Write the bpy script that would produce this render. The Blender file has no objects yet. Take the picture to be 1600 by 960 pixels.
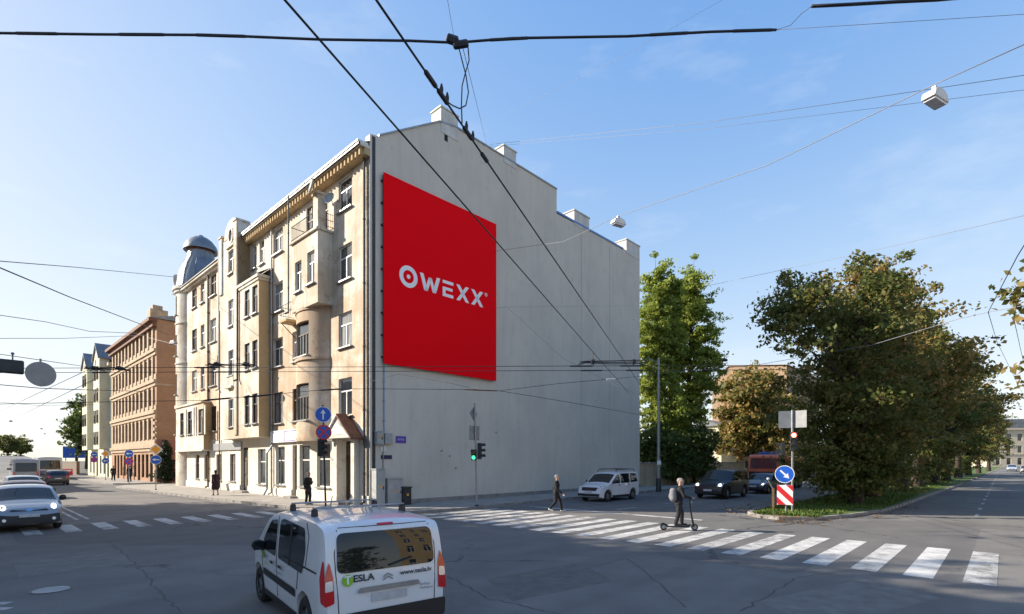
import bpy, bmesh, math, random
import numpy as np
from mathutils import Vector, Matrix

# ------------------------------------------------------------------ camera, sky, sun, exposure
SC = bpy.context.scene
COL = SC.collection
CAMH, FPX, CX, HY = 2.4, 814.0, 800.0, 720.0      # eye height and lens measured from the photograph
cam_d = bpy.data.cameras.new('camera'); cam = bpy.data.objects.new('camera', cam_d); COL.objects.link(cam)
cam.location = (0, 0, CAMH); cam.rotation_euler = (math.radians(90), 0, 0)
cam_d.sensor_width = 36; cam_d.lens = 36 * FPX / 1600; cam_d.shift_y = 240 / 1600
cam_d.clip_start = 0.05; cam_d.clip_end = 5000
SC.camera = cam

SUN_DIR = Vector((-0.992, 0.125, 0)).normalized()  # horizontal direction towards the sun
SUN_EL = math.radians(26)
world = bpy.data.worlds.new('World'); SC.world = world; world.use_nodes = True
wn = world.node_tree; wn.nodes.clear()
w_out = wn.nodes.new('ShaderNodeOutputWorld'); w_bg = wn.nodes.new('ShaderNodeBackground')
w_sky = wn.nodes.new('ShaderNodeTexSky'); w_sky.sky_type = 'NISHITA'; w_sky.sun_disc = False
w_sky.sun_elevation = SUN_EL; w_sky.sun_rotation = math.atan2(SUN_DIR.x, SUN_DIR.y)
w_sky.altitude = 20; w_sky.air_density = 1.0; w_sky.dust_density = 0.45; w_sky.ozone_density = 1.5
w_bg.inputs['Strength'].default_value = 0.15
# thin cirrus wisps over the clear sky
w_tc = wn.nodes.new('ShaderNodeTexCoord'); w_map = wn.nodes.new('ShaderNodeMapping')
w_map.inputs['Scale'].default_value = (2.2, 2.2, 7.0)
w_noise = wn.nodes.new('ShaderNodeTexNoise'); w_noise.inputs['Scale'].default_value = 1.6
w_noise.inputs['Detail'].default_value = 7; w_noise.inputs['Roughness'].default_value = 0.6
w_ramp = wn.nodes.new('ShaderNodeValToRGB'); w_ramp.color_ramp.elements[0].position = 0.56; w_ramp.color_ramp.elements[1].position = 0.95
w_mul = wn.nodes.new('ShaderNodeMath'); w_mul.operation = 'MULTIPLY'; w_mul.inputs[1].default_value = 0.38
w_mix = wn.nodes.new('ShaderNodeMixRGB'); w_mix.inputs[2].default_value = (2.7, 2.8, 2.9, 1)
wn.links.new(w_tc.outputs['Generated'], w_map.inputs['Vector']); wn.links.new(w_map.outputs[0], w_noise.inputs['Vector'])
wn.links.new(w_noise.outputs['Fac'], w_ramp.inputs[0]); wn.links.new(w_ramp.outputs[0], w_mul.inputs[0])
wn.links.new(w_mul.outputs[0], w_mix.inputs[0]); w_hs = wn.nodes.new('ShaderNodeHueSaturation'); w_hs.inputs['Saturation'].default_value = 1.85; w_hs.inputs['Hue'].default_value = 0.522
# the film's shoulder: even out the sky's own range, v / (1 + 0.8 v)
w_v1 = wn.nodes.new('ShaderNodeVectorMath'); w_v1.operation = 'MULTIPLY_ADD'; w_v1.inputs[1].default_value = (.8,) * 3; w_v1.inputs[2].default_value = (1,) * 3
w_v2 = wn.nodes.new('ShaderNodeVectorMath'); w_v2.operation = 'DIVIDE'
w_v3 = wn.nodes.new('ShaderNodeVectorMath'); w_v3.operation = 'SCALE'; w_v3.inputs['Scale'].default_value = 2.55
wn.links.new(w_sky.outputs[0], w_v1.inputs[0]); wn.links.new(w_sky.outputs[0], w_v2.inputs[0]); wn.links.new(w_v1.outputs[0], w_v2.inputs[1]); wn.links.new(w_v2.outputs[0], w_v3.inputs[0])
wn.links.new(w_v3.outputs[0], w_hs.inputs['Color']); wn.links.new(w_hs.outputs[0], w_mix.inputs[1])
wn.links.new(w_mix.outputs[0], w_bg.inputs['Color']); wn.links.new(w_bg.outputs[0], w_out.inputs[0])

sun_d = bpy.data.lights.new('sun', 'SUN'); sun_d.energy = 3.9; sun_d.angle = math.radians(0.5); sun_d.color = (1.0, 0.90, 0.76)
sun = bpy.data.objects.new('sun', sun_d); COL.objects.link(sun)
to_sun = Vector((SUN_DIR.x * math.cos(SUN_EL), SUN_DIR.y * math.cos(SUN_EL), math.sin(SUN_EL)))
sun.rotation_euler = (-to_sun).to_track_quat('-Z', 'Y').to_euler()
sun.location = to_sun * 200
VS = SC.view_settings
VS.view_transform = 'Standard'; VS.look = 'None'; VS.gamma = 1; VS.use_curve_mapping = False
VS.exposure = 1.42
SC.cycles.max_bounces = 6; SC.cycles.transparent_max_bounces = 8
SC.cycles.use_adaptive_sampling = True

# ------------------------------------------------------------------ helpers
R = math.radians
rnd = random.Random(7)

def at(px, py, Y):
    return Vector(((px - CX) / FPX * Y, Y, CAMH + (HY - py) / FPX * Y))

def gp(px, py):
    Y = FPX * CAMH / (py - HY)
    return Vector(((px - CX) / FPX * Y, Y, 0))

SPLIT = {'oriel_side', 'plinth', 'string_course', 'moulding', 'cornice', 'gutter', 'flue_strip', 'oriel_pilaster', 'shop_fascia', 'notice_plate', 'bay_roof', 'rear_wall', 'side_wall', 'plaster_scar', 'pediment_roof', 'rear_fork', 'band', 'frame', 'gable_pier'}
class MB:
    def __init__(s):
        s.v = []; s.f = []; s.m = []
    def add(s, vs, fs, mi=0, M=None):
        b = len(s.v)
        for p in vs:
            s.v.append(tuple(M @ Vector(p)) if M is not None else tuple(p))
        for f in fs:
            s.f.append([b + i for i in f]); s.m.append(mi)
        return s
    def box(s, x0, x1, y0, y1, z0, z1, mi=0, M=None):
        vs = [(x0, y0, z0), (x1, y0, z0), (x1, y1, z0), (x0, y1, z0), (x0, y0, z1), (x1, y0, z1), (x1, y1, z1), (x0, y1, z1)]
        return s.add(vs, [(0, 3, 2, 1), (4, 5, 6, 7), (0, 1, 5, 4), (1, 2, 6, 5), (2, 3, 7, 6), (3, 0, 4, 7)], mi, M)
    def tube(s, pts, r, n=6, mi=0, cap=True):
        pts = [Vector(p) for p in pts]
        rs = r if isinstance(r, (list, tuple)) else [r] * len(pts)
        rings = []
        up = None
        for i, p in enumerate(pts):
            d = (pts[min(i + 1, len(pts) - 1)] - pts[max(i - 1, 0)])
            if d.length < 1e-9: d = Vector((0, 0, 1))
            d.normalize()
            if up is None:
                up = Vector((0, 0, 1)) if abs(d.z) < 0.9 else Vector((1, 0, 0))
            a = d.cross(up).normalized(); b = d.cross(a).normalized(); up = -b if False else up
            rings.append([p + (a * math.cos(2 * math.pi * k / n) + b * math.sin(2 * math.pi * k / n)) * rs[i] for k in range(n)])
        vs = [q for ring in rings for q in ring]; fs = []
        for i in range(len(pts) - 1):
            for k in range(n):
                fs.append((i * n + k, i * n + (k + 1) % n, (i + 1) * n + (k + 1) % n, (i + 1) * n + k))
        if cap:
            fs.append(tuple(range(n - 1, -1, -1))); fs.append(tuple((len(pts) - 1) * n + k for k in range(n)))
        return s.add(vs, fs, mi)
    def lathe(s, prof, n=16, mi=0, M=None, a0=0.0, a1=2 * math.pi):
        full = abs(a1 - a0 - 2 * math.pi) < 1e-6
        m = n if full else n + 1
        vs = []; fs = []
        for (r, z) in prof:
            for k in range(m):
                a = a0 + (a1 - a0) * k / n
                vs.append((r * math.cos(a), r * math.sin(a), z))
        for i in range(len(prof) - 1):
            for k in range(n):
                k2 = (k + 1) % m
                fs.append((i * m + k, i * m + k2, (i + 1) * m + k2, (i + 1) * m + k))
        return s.add(vs, fs, mi, M)
    def prism(s, poly, lo, hi, fn=None, mi=0):
        """poly: 2-d points; fn(a, b, c) -> point, c runs lo..hi"""
        fn = fn or (lambda a, b, c: (a, b, c))
        n = len(poly)
        vs = [fn(a, b, lo) for a, b in poly] + [fn(a, b, hi) for a, b in poly]
        fs = [tuple(range(n - 1, -1, -1)), tuple(range(n, 2 * n))] + [(i, (i + 1) % n, n + (i + 1) % n, n + i) for i in range(n)]
        return s.add(vs, fs, mi)
    def sphere(s, c, r, n=10, m=6, mi=0, sc=(1, 1, 1)):
        c = Vector(c)
        prof = [(max(1e-4, r * math.sin(math.pi * i / m)), -r * math.cos(math.pi * i / m)) for i in range(m + 1)]
        M = Matrix.Translation(c) @ Matrix.Diagonal((*sc, 1))
        return s.lathe(prof, n, mi, M)
    def mesh(s, name, mats, smooth=False):
        me = bpy.data.meshes.new(name)
        me.from_pydata(s.v, [], s.f)
        for mt in (mats if isinstance(mats, (list, tuple)) else [mats]):
            me.materials.append(mt)
        if any(s.m): me.polygons.foreach_set('material_index', s.m)
        if smooth:
            me.polygons.foreach_set('use_smooth', [True] * len(me.polygons))
            if smooth != 'all':
                bm = bmesh.new(); bm.from_mesh(me)
                bmesh.ops.recalc_face_normals(bm, faces=bm.faces)
                ang = R(smooth if not isinstance(smooth, bool) else 35)
                for e in bm.edges:
                    if len(e.link_faces) == 2 and e.calc_face_angle(0) > ang: e.smooth = False
                bm.to_mesh(me); bm.free()
        me.update()
        return me
    def pieces(s):
        par = list(range(len(s.v)))
        def find(i):
            while par[i] != i: par[i] = par[par[i]]; i = par[i]
            return i
        for f in s.f:
            for i in f[1:]: par[find(i)] = find(f[0])
        grp = {}
        for k, f in enumerate(s.f): grp.setdefault(find(f[0]), []).append(k)
        out = []
        for ks in grp.values():
            idx = sorted({i for k in ks for i in s.f[k]}); mp = {i: j for j, i in enumerate(idx)}
            q = MB(); q.v = [s.v[i] for i in idx]; q.f = [[mp[i] for i in s.f[k]] for k in ks]; q.m = [s.m[k] for k in ks]; out.append(q)
        return out
    def build(s, name, mats, parent=None, smooth=False, bevel=0, loc=None, rz=0):
        if name in SPLIT:
            ps = s.pieces()
            if len(ps) > 1: return [link(name, p.mesh(name, mats, smooth), parent, loc, rz, bevel) for p in ps][0]
        return link(name, s.mesh(name, mats, smooth), parent, loc, rz, bevel)

def link(name, data, parent=None, loc=None, rz=0, bevel=0):
    o = bpy.data.objects.new(name, data); COL.objects.link(o)
    if parent is not None: o.parent = parent
    if loc is not None: o.location = loc
    if rz: o.rotation_euler = (0, 0, rz)
    if bevel:
        b = o.modifiers.new('bevel', 'BEVEL'); b.width = bevel; b.segments = 2; b.limit_method = 'ANGLE'
    return o

def tag(o, label=None, cat=None, group=None, kind=None):
    if label: o['label'] = label
    if cat: o['category'] = cat
    if group: o['group'] = group
    if kind: o['kind'] = kind
    return o

def thing(name, label, cat, loc=(0, 0, 0), rz=0, group=None):
    return tag(link(name, None, None, loc, rz), label, cat, group)

def struct(o): return tag(o, kind='structure')

def copy_tree(o, parent=None):
    c = o.copy(); COL.objects.link(c); c.parent = parent
    for ch in list(o.children): copy_tree(ch, c)
    return c

# ------------------------------------------------------------------ materials
def newmat(name):
    m = bpy.data.materials.new(name); m.use_nodes = True
    return m, m.node_tree.nodes, m.node_tree.links, m.node_tree.nodes['Principled BSDF']

def mat(name, col, rough=0.6, metal=0.0, var=0.0, scale=4.0, bump=0.0, col2=None, coat=0.0, emit=None, spec=None, detail=5, lo=0.35, hi=0.68, stretch=None):
    m, n, l, b = newmat(name)
    b.inputs['Base Color'].default_value = (*col, 1); b.inputs['Roughness'].default_value = rough; b.inputs['Metallic'].default_value = metal
    if coat: b.inputs['Coat Weight'].default_value = coat; b.inputs['Coat Roughness'].default_value = 0.06
    if spec is not None: b.inputs['Specular IOR Level'].default_value = spec
    if emit: b.inputs['Emission Color'].default_value = (*emit[0], 1); b.inputs['Emission Strength'].default_value = emit[1]
    if var or bump or col2:
        tc = n.new('ShaderNodeTexCoord'); mp = n.new('ShaderNodeMapping'); l.new(tc.outputs['Object'], mp.inputs['Vector'])
        if stretch: mp.inputs['Scale'].default_value = stretch
        nz = n.new('ShaderNodeTexNoise'); nz.inputs['Scale'].default_value = scale; nz.inputs['Detail'].default_value = detail; nz.inputs['Roughness'].default_value = 0.62
        l.new(mp.outputs[0], nz.inputs['Vector'])
        if var or col2:
            rp = n.new('ShaderNodeValToRGB'); rp.color_ramp.elements[0].position = lo; rp.color_ramp.elements[1].position = hi
            c2 = col2 or tuple(c * (1 - var) for c in col)
            rp.color_ramp.elements[0].color = (*c2, 1); rp.color_ramp.elements[1].color = (*col, 1)
            l.new(nz.outputs['Fac'], rp.inputs[0]); l.new(rp.outputs[0], b.inputs['Base Color'])
        if bump:
            n2 = n.new('ShaderNodeTexNoise'); n2.inputs['Scale'].default_value = scale * 9; n2.inputs['Detail'].default_value = 4; l.new(tc.outputs['Object'], n2.inputs['Vector'])
            bp = n.new('ShaderNodeBump'); bp.inputs['Strength'].default_value = bump; bp.inputs['Distance'].default_value = 0.02
            l.new(n2.outputs['Fac'], bp.inputs['Height']); l.new(bp.outputs[0], b.inputs['Normal'])
    return m

def noise(n, l, src, scale, detail=5, rough=0.6, stretch=None):
    if stretch:
        mp = n.new('ShaderNodeMapping'); mp.inputs['Scale'].default_value = stretch; l.new(src, mp.inputs['Vector']); src = mp.outputs[0]
    z = n.new('ShaderNodeTexNoise'); z.inputs['Scale'].default_value = scale; z.inputs['Detail'].default_value = detail; z.inputs['Roughness'].default_value = rough
    l.new(src, z.inputs['Vector']); return z.outputs['Fac']

def ramp(n, l, src, stops):
    r = n.new('ShaderNodeValToRGB'); e = r.color_ramp.elements
    while len(e) < len(stops): e.new(0.5)
    for k, (p, c) in enumerate(stops):
        e[k].position = p; e[k].color = (c, c, c, 1) if not isinstance(c, tuple) else (*c, 1)
    l.new(src, r.inputs[0]); return r.outputs[0]

def mixc(n, l, fac, a, b, mode='MIX'):
    m = n.new('ShaderNodeMixRGB'); m.blend_type = mode
    for i, v in ((0, fac), (1, a), (2, b)):
        if isinstance(v, (int, float)): m.inputs[i].default_value = v
        elif isinstance(v, tuple): m.inputs[i].default_value = (*v, 1)
        else: l.new(v, m.inputs[i])
    return m.outputs[0]

def math_(n, l, op, a, b=None):
    m = n.new('ShaderNodeMath'); m.operation = op
    for i, v in ((0, a), (1, b)):
        if v is None: continue
        if isinstance(v, (int, float)): m.inputs[i].default_value = v
        else: l.new(v, m.inputs[i])
    return m.outputs[0]

def bump(n, l, b, h, strength=0.3, dist=0.02):
    p = n.new('ShaderNodeBump'); p.inputs['Strength'].default_value = strength; p.inputs['Distance'].default_value = dist
    l.new(h, p.inputs['Height']); l.new(p.outputs[0], b.inputs['Normal'])

def asphalt_mat():
    m, n, l, b = newmat('asphalt')
    tc = n.new('ShaderNodeTexCoord'); o = tc.outputs['Object']
    big = noise(n, l, o, 0.09, 4, 0.55); mid = noise(n, l, o, 0.9, 5, 0.6); fine = noise(n, l, o, 38, 3, 0.7)
    c = ramp(n, l, big, [(0.35, (0.145, 0.137, 0.125)), (0.65, (0.23, 0.217, 0.198))])
    c = mixc(n, l, 0.55, c, ramp(n, l, mid, [(0.3, (0.12, 0.113, 0.105)), (0.7, (0.25, 0.236, 0.214))]))
    c = mixc(n, l, 0.35, c, ramp(n, l, fine, [(0.3, (0.05, 0.05, 0.05)), (0.7, (0.26, 0.25, 0.24))]))
    # darker repair patches with square edges and wheel tracks along the cross street
    mp = n.new('ShaderNodeMapping'); mp.inputs['Rotation'].default_value = (0, 0, R(43.4)); l.new(o, mp.inputs['Vector'])
    trk = noise(n, l, mp.outputs[0], 1.0, 3, 0.5, (0.9, 0.03, 1))
    c = mixc(n, l, math_(n, l, 'MULTIPLY', ramp(n, l, trk, [(0.45, 0.0), (0.7, 1.0)]), 0.35), c, (0.085, 0.083, 0.08))
    vo = n.new('ShaderNodeTexVoronoi'); vo.distance = 'CHEBYCHEV'; vo.inputs['Scale'].default_value = 0.11; l.new(mp.outputs[0], vo.inputs['Vector'])
    sep = n.new('ShaderNodeSeparateColor'); l.new(vo.outputs['Color'], sep.inputs[0])
    c = mixc(n, l, math_(n, l, 'MULTIPLY', ramp(n, l, sep.outputs[0], [(0.6, 0.0), (0.605, 1.0)]), 0.34), c, (0.075, 0.075, 0.077))
    # tar-filled cracks
    wv = noise(n, l, o, 0.7, 4, 0.7)
    vc = n.new('ShaderNodeTexVoronoi'); vc.feature = 'DISTANCE_TO_EDGE'; vc.inputs['Scale'].default_value = 0.13
    vm = n.new('ShaderNodeVectorMath'); vm.operation = 'ADD'
    sc_ = n.new('ShaderNodeVectorMath'); sc_.operation = 'SCALE'; sc_.inputs['Scale'].default_value = 1.6
    cmb = n.new('ShaderNodeCombineXYZ'); l.new(wv, cmb.inputs[0]); l.new(mid, cmb.inputs[1]); l.new(cmb.outputs[0], sc_.inputs[0])
    l.new(o, vm.inputs[0]); l.new(sc_.outputs[0], vm.inputs[1]); l.new(vm.outputs[0], vc.inputs['Vector'])
    crack = ramp(n, l, vc.outputs['Distance'], [(0.0, 1.0), (0.0075, 0.0)])
    gate = ramp(n, l, noise(n, l, o, 0.16, 2), [(0.44, 0.0), (0.52, 1.0)])
    c = mixc(n, l, math_(n, l, 'MULTIPLY', math_(n, l, 'MULTIPLY', crack, gate), 0.85), c, (0.035, 0.035, 0.035))
    l.new(c, b.inputs['Base Color']); b.inputs['Roughness'].default_value = 0.88; b.inputs['Specular IOR Level'].default_value = 0.3
    bump(n, l, b, fine, 0.35, 0.01)
    return m

def paint_mat():
    m, n, l, b = newmat('road_paint')
    tc = n.new('ShaderNodeTexCoord'); o = tc.outputs['Object']
    wear = noise(n, l, o, 2.3, 7, 0.72); fine = noise(n, l, o, 30, 3, 0.7)
    mp = n.new('ShaderNodeMapping'); mp.inputs['Rotation'].default_value = (0, 0, R(43.4)); l.new(o, mp.inputs['Vector'])
    trk = noise(n, l, mp.outputs[0], 0.55, 2, 0.5, (1.0, 0.05, 1))
    tot = math_(n, l, 'ADD', math_(n, l, 'ADD', math_(n, l, 'MULTIPLY', wear, 0.62), math_(n, l, 'MULTIPLY', fine, 0.2)), math_(n, l, 'MULTIPLY', trk, 0.35))
    f = ramp(n, l, tot, [(0.50, 0.06), (0.585, 0.6), (0.70, 1.0)])
    c = mixc(n, l, f, (0.17, 0.165, 0.155), (0.62, 0.61, 0.58))
    l.new(c, b.inputs['Base Color']); b.inputs['Roughness'].default_value = 0.75
    return m

def plaster_mat(name, base, patch, dirt, patch_lo=0.45, patch_hi=0.6, bare=None, zsplit=None, dirt_amt=0.7):
    m, n, l, b = newmat(name)
    tc = n.new('ShaderNodeTexCoord'); o = tc.outputs['Object']
    c = mixc(n, l, ramp(n, l, noise(n, l, o, 0.35, 6, 0.62), [(patch_lo, 0.0), (patch_hi, 1.0)]), base, patch)
    if zsplit:   # lower storeys carry a different coat of paint
        z0, colz = zsplit
        sx = n.new('ShaderNodeSeparateXYZ'); l.new(o, sx.inputs[0])
        zz = math_(n, l, 'ADD', sx.outputs[2], math_(n, l, 'MULTIPLY', math_(n, l, 'SUBTRACT', noise(n, l, o, 0.7, 6, 0.7), 0.5), 3.2))
        f = math_(n, l, 'LESS_THAN', zz, z0)
        worn = ramp(n, l, noise(n, l, o, 0.9, 7, 0.72), [(0.42, 0.15), (0.6, 1.0)])
        c = mixc(n, l, math_(n, l, 'MULTIPLY', f, worn), c, colz)
    streak = noise(n, l, o, 1.0, 6, 0.65, (2.6, 2.6, 0.22))
    blot = noise(n, l, o, 1.3, 7, 0.75)
    c = mixc(n, l, math_(n, l, 'MULTIPLY', ramp(n, l, streak, [(0.5, 0.0), (0.74, 1.0)]), dirt_amt), c, dirt)
    c = mixc(n, l, math_(n, l, 'MULTIPLY', ramp(n, l, blot, [(0.57, 0.0), (0.63, 0.8), (0.72, 1.0)]), dirt_amt), c, dirt)
    if bare:
        c = mixc(n, l, ramp(n, l, noise(n, l, o, 0.8, 8, 0.75), [(0.61, 0.0), (0.625, 1.0)]), c, bare)
    l.new(c, b.inputs['Base Color']); b.inputs['Roughness'].default_value = 0.9; b.inputs['Specular IOR Level'].default_value = 0.25
    bump(n, l, b, math_(n, l, 'ADD', blot, math_(n, l, 'MULTIPLY', noise(n, l, o, 40, 3), 0.3)), 0.35, 0.02)
    return m

def brick_mat(name, c1, c2, mortar, scale=1.0):
    m, n, l, b = newmat(name)
    tc = n.new('ShaderNodeTexCoord'); o = tc.outputs['Object']
    sx = n.new('ShaderNodeSeparateXYZ'); l.new(o, sx.inputs[0])
    cb = n.new('ShaderNodeCombineXYZ'); l.new(math_(n, l, 'ADD', sx.outputs[0], sx.outputs[1]), cb.inputs[0]); l.new(sx.outputs[2], cb.inputs[1])
    br = n.new('ShaderNodeTexBrick'); l.new(cb.outputs[0], br.inputs['Vector'])
    br.inputs['Color1'].default_value = (*c1, 1); br.inputs['Color2'].default_value = (*c2, 1); br.inputs['Mortar'].default_value = (*mortar, 1)
    br.inputs['Scale'].default_value = scale; br.inputs['Brick Width'].default_value = 0.27; br.inputs['Row Height'].default_value = 0.085; br.inputs['Mortar Size'].default_value = 0.009
    c = mixc(n, l, math_(n, l, 'MULTIPLY', ramp(n, l, noise(n, l, o, 0.4, 6, 0.65), [(0.4, 0.0), (0.7, 1.0)]), 0.5), br.outputs['Color'], tuple(x * 0.62 for x in c1))
    l.new(c, b.inputs['Base Color']); b.inputs['Roughness'].default_value = 0.9
    bump(n, l, b, br.outputs['Fac'], -0.3, 0.02)
    return m

def leaf_mat(name, cols, trans=0.35):
    m, n, l, b = newmat(name)
    g = n.new('ShaderNodeNewGeometry')
    r = n.new('ShaderNodeValToRGB'); e = r.color_ramp.elements
    while len(e) < len(cols): e.new(0.5)
    for k, (p, c) in enumerate(cols): e[k].position = p; e[k].color = (*c, 1)
    tc = n.new('ShaderNodeTexCoord')
    nz = noise(n, l, tc.outputs['Object'], 0.55, 3, 0.6)
    v = math_(n, l, 'ADD', math_(n, l, 'MULTIPLY', g.outputs['Random Per Island'], 0.55), math_(n, l, 'MULTIPLY', math_(n, l, 'SUBTRACT', nz, 0.25), 0.9))
    l.new(v, r.inputs[0]); l.new(r.outputs[0], b.inputs['Base Color']); b.inputs['Roughness'].default_value = 0.55
    b.inputs['Specular IOR Level'].default_value = 0.3
    t = n.new('ShaderNodeBsdfTranslucent'); l.new(r.outputs[0], t.inputs['Color'])
    mx = n.new('ShaderNodeMixShader'); mx.inputs[0].default_value = trans
    l.new(b.outputs[0], mx.inputs[1]); l.new(t.outputs[0], mx.inputs[2])
    l.new(mx.outputs[0], n['Material Output'].inputs[0])
    return m

def grass_mat():
    m, n, l, b = newmat('grass')
    tc = n.new('ShaderNodeTexCoord'); o = tc.outputs['Object']
    c = ramp(n, l, noise(n, l, o, 1.2, 7, 0.7), [(0.3, (0.045, 0.07, 0.015)), (0.55, (0.085, 0.14, 0.025)), (0.75, (0.16, 0.17, 0.05))])
    l.new(c, b.inputs['Base Color']); b.inputs['Roughness'].default_value = 0.9
    bump(n, l, b, noise(n, l, o, 25, 4, 0.7), 0.8, 0.05)
    return m

M = {}
M['asphalt'] = asphalt_mat(); M['paint'] = paint_mat()
M['pavement'] = mat('pavement', (0.36, 0.33, 0.29), 0.9, var=0.3, scale=1.1, bump=0.3)
M['kerb'] = mat('kerb_stone', (0.30, 0.28, 0.26), 0.85, var=0.35, scale=2.5, bump=0.3)
M['soil'] = mat('soil', (0.10, 0.085, 0.06), 0.95, var=0.4, scale=0.7, bump=0.4)
M['grass'] = grass_mat()
M['cream'] = plaster_mat('plaster_cream', (0.67, 0.625, 0.545), (0.49, 0.41, 0.315), (0.28, 0.215, 0.145), 0.44, 0.60, bare=(0.43, 0.33, 0.235), dirt_amt=0.6)
M['facade'] = plaster_mat('plaster_facade', (0.65, 0.595, 0.51), (0.48, 0.39, 0.295), (0.28, 0.215, 0.15), 0.42, 0.58, bare=(0.40, 0.30, 0.21), zsplit=(11.2, (0.50, 0.355, 0.24)), dirt_amt=0.62)
M['shopfront'] = plaster_mat('plaster_ground_floor', (0.68, 0.64, 0.56), (0.60, 0.55, 0.46), (0.34, 0.29, 0.22), 0.45, 0.66, dirt_amt=0.5)
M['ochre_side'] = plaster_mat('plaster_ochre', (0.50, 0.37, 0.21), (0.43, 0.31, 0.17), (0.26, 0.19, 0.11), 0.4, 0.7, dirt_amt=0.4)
M['firewall'] = plaster_mat('plaster_firewall', (0.62, 0.572, 0.492), (0.565, 0.522, 0.452), (0.42, 0.38, 0.32), 0.40, 0.62, dirt_amt=0.34)
M['oldwall'] = plaster_mat('plaster_yard_wall', (0.50, 0.43, 0.28), (0.40, 0.33, 0.22), (0.19, 0.15, 0.11), 0.42, 0.6, bare=(0.24, 0.16, 0.11))
M['chimney'] = mat('chimney_render', (0.66, 0.64, 0.60), 0.9, var=0.25, scale=1.5, bump=0.2)
M['roof'] = mat('roof_tin', (0.22, 0.23, 0.25), 0.5, 0.3, var=0.3, scale=1.2)
M['trim'] = mat('tan_trim', (0.46, 0.34, 0.225), 0.85, var=0.35, scale=2)
M['dome'] = mat('dome_zinc', (0.25, 0.27, 0.30), 0.45, 0.4, var=0.4, scale=1.6, stretch=(1, 1, 0.3))
M['rust'] = mat('rusted_tin', (0.20, 0.085, 0.045), 0.8, var=0.5, scale=5)
M['flash'] = mat('blue_flashing', (0.10, 0.22, 0.50), 0.5)
M['white'] = mat('white_paint', (0.74, 0.73, 0.70), 0.5, var=0.12, scale=3)
M['brownwood'] = mat('brown_wood', (0.13, 0.075, 0.04), 0.6, var=0.4, scale=6)
M['darkwood'] = mat('old_door', (0.075, 0.05, 0.035), 0.7, var=0.45, scale=5)
M['metal'] = mat('galvanised', (0.36, 0.37, 0.38), 0.45, 0.6, var=0.25, scale=5)
M['darkmetal'] = mat('dark_metal', (0.06, 0.062, 0.065), 0.5, 0.5, var=0.3, scale=6)
M['wire'] = mat('wire_black', (0.020, 0.021, 0.028), 0.6)
M['wiregrey'] = mat('wire_grey', (0.20, 0.21, 0.24), 0.6)
M['glass'] = mat('window_glass', (0.022, 0.026, 0.032), 0.04, spec=0.9)
M['glass2'] = mat('window_glass_grey', (0.07, 0.075, 0.08), 0.10, spec=0.8, var=0.4, scale=1.5)  # lighter grey glass, mottled by noise
M['glass3'] = mat('window_glass_curtain_reflection', (0.34, 0.34, 0.33), 0.08, spec=0.7, var=0.55, scale=2.2, stretch=(3, 1, 0.4))  # pale streaks stand for curtains and for reflections put into the colour
M['void'] = mat('dark_interior', (0.015, 0.014, 0.013), 0.9)
M['brick'] = brick_mat('brick_brown', (0.33, 0.165, 0.085), (0.40, 0.21, 0.11), (0.30, 0.24, 0.18))
M['brickred'] = brick_mat('brick_red', (0.36, 0.12, 0.085), (0.42, 0.15, 0.10), (0.30, 0.22, 0.18))
M['stone'] = mat('stone_trim', (0.62, 0.54, 0.42), 0.85, var=0.3, scale=2)
M['paleplaster'] = plaster_mat('plaster_pale_green', (0.60, 0.58, 0.43), (0.54, 0.52, 0.40), (0.34, 0.31, 0.22), dirt_amt=0.4)
M['tanplaster'] = plaster_mat('plaster_tan', (0.36, 0.25, 0.165), (0.31, 0.215, 0.145), (0.22, 0.155, 0.11), dirt_amt=0.4)
M['ochre'] = plaster_mat('plaster_ochre_house', (0.40, 0.30, 0.16), (0.36, 0.27, 0.145), (0.25, 0.19, 0.11), dirt_amt=0.3)
M['red'] = mat('poster_red', (0.95, 0.002, 0.008), 0.8, spec=0.08)
M['letter'] = mat('letter_white', (0.88, 0.88, 0.88), 0.5)
M['bark'] = mat('bark', (0.062, 0.048, 0.036), 0.95, var=0.5, scale=6, bump=0.8, stretch=(1, 1, 0.3))
M['leaf_autumn'] = leaf_mat('leaves_chestnut', [(0.1, (0.07, 0.09, 0.022)), (0.4, (0.14, 0.15, 0.036)), (0.58, (0.27, 0.205, 0.06)), (0.76, (0.43, 0.27, 0.10)), (0.98, (0.52, 0.35, 0.15))], .5)
M['leaf_dark'] = leaf_mat('leaves_linden', [(0.1, (0.065, 0.09, 0.022)), (0.5, (0.125, 0.15, 0.036)), (0.75, (0.24, 0.20, 0.06)), (1.0, (0.42, 0.27, 0.10))], .5)
M['leaf_poplar'] = leaf_mat('leaves_poplar', [(0.1, (0.13, 0.19, 0.03)), (0.5, (0.27, 0.33, 0.06)), (0.8, (0.40, 0.43, 0.09)), (1.0, (0.47, 0.46, 0.12))], .5)
M['leaf_green'] = leaf_mat('leaves_green', [(0.1, (0.045, 0.075, 0.018)), (0.6, (0.10, 0.14, 0.032)), (1.0, (0.19, 0.20, 0.05))])
M['needle'] = leaf_mat('needles', [(0.1, (0.014, 0.026, 0.012)), (1.0, (0.04, 0.055, 0.02))], 0.1)
M['fallen'] = leaf_mat('fallen_leaves', [(0.1, (0.12, 0.06, 0.025)), (0.6, (0.20, 0.11, 0.045)), (1.0, (0.28, 0.19, 0.08))], 0.1)
M['sign_blue'] = mat('sign_blue', (0.008, 0.10, 0.52), 0.4)
M['sign_red'] = mat('sign_red', (0.62, 0.018, 0.022), 0.4)
M['sign_white'] = mat('sign_white', (0.80, 0.80, 0.80), 0.4)
M['sign_orange'] = mat('sign_orange', (0.85, 0.36, 0.02), 0.4)
M['sign_back'] = mat('sign_back', (0.30, 0.31, 0.32), 0.5, 0.4, var=0.2, scale=4)
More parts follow.
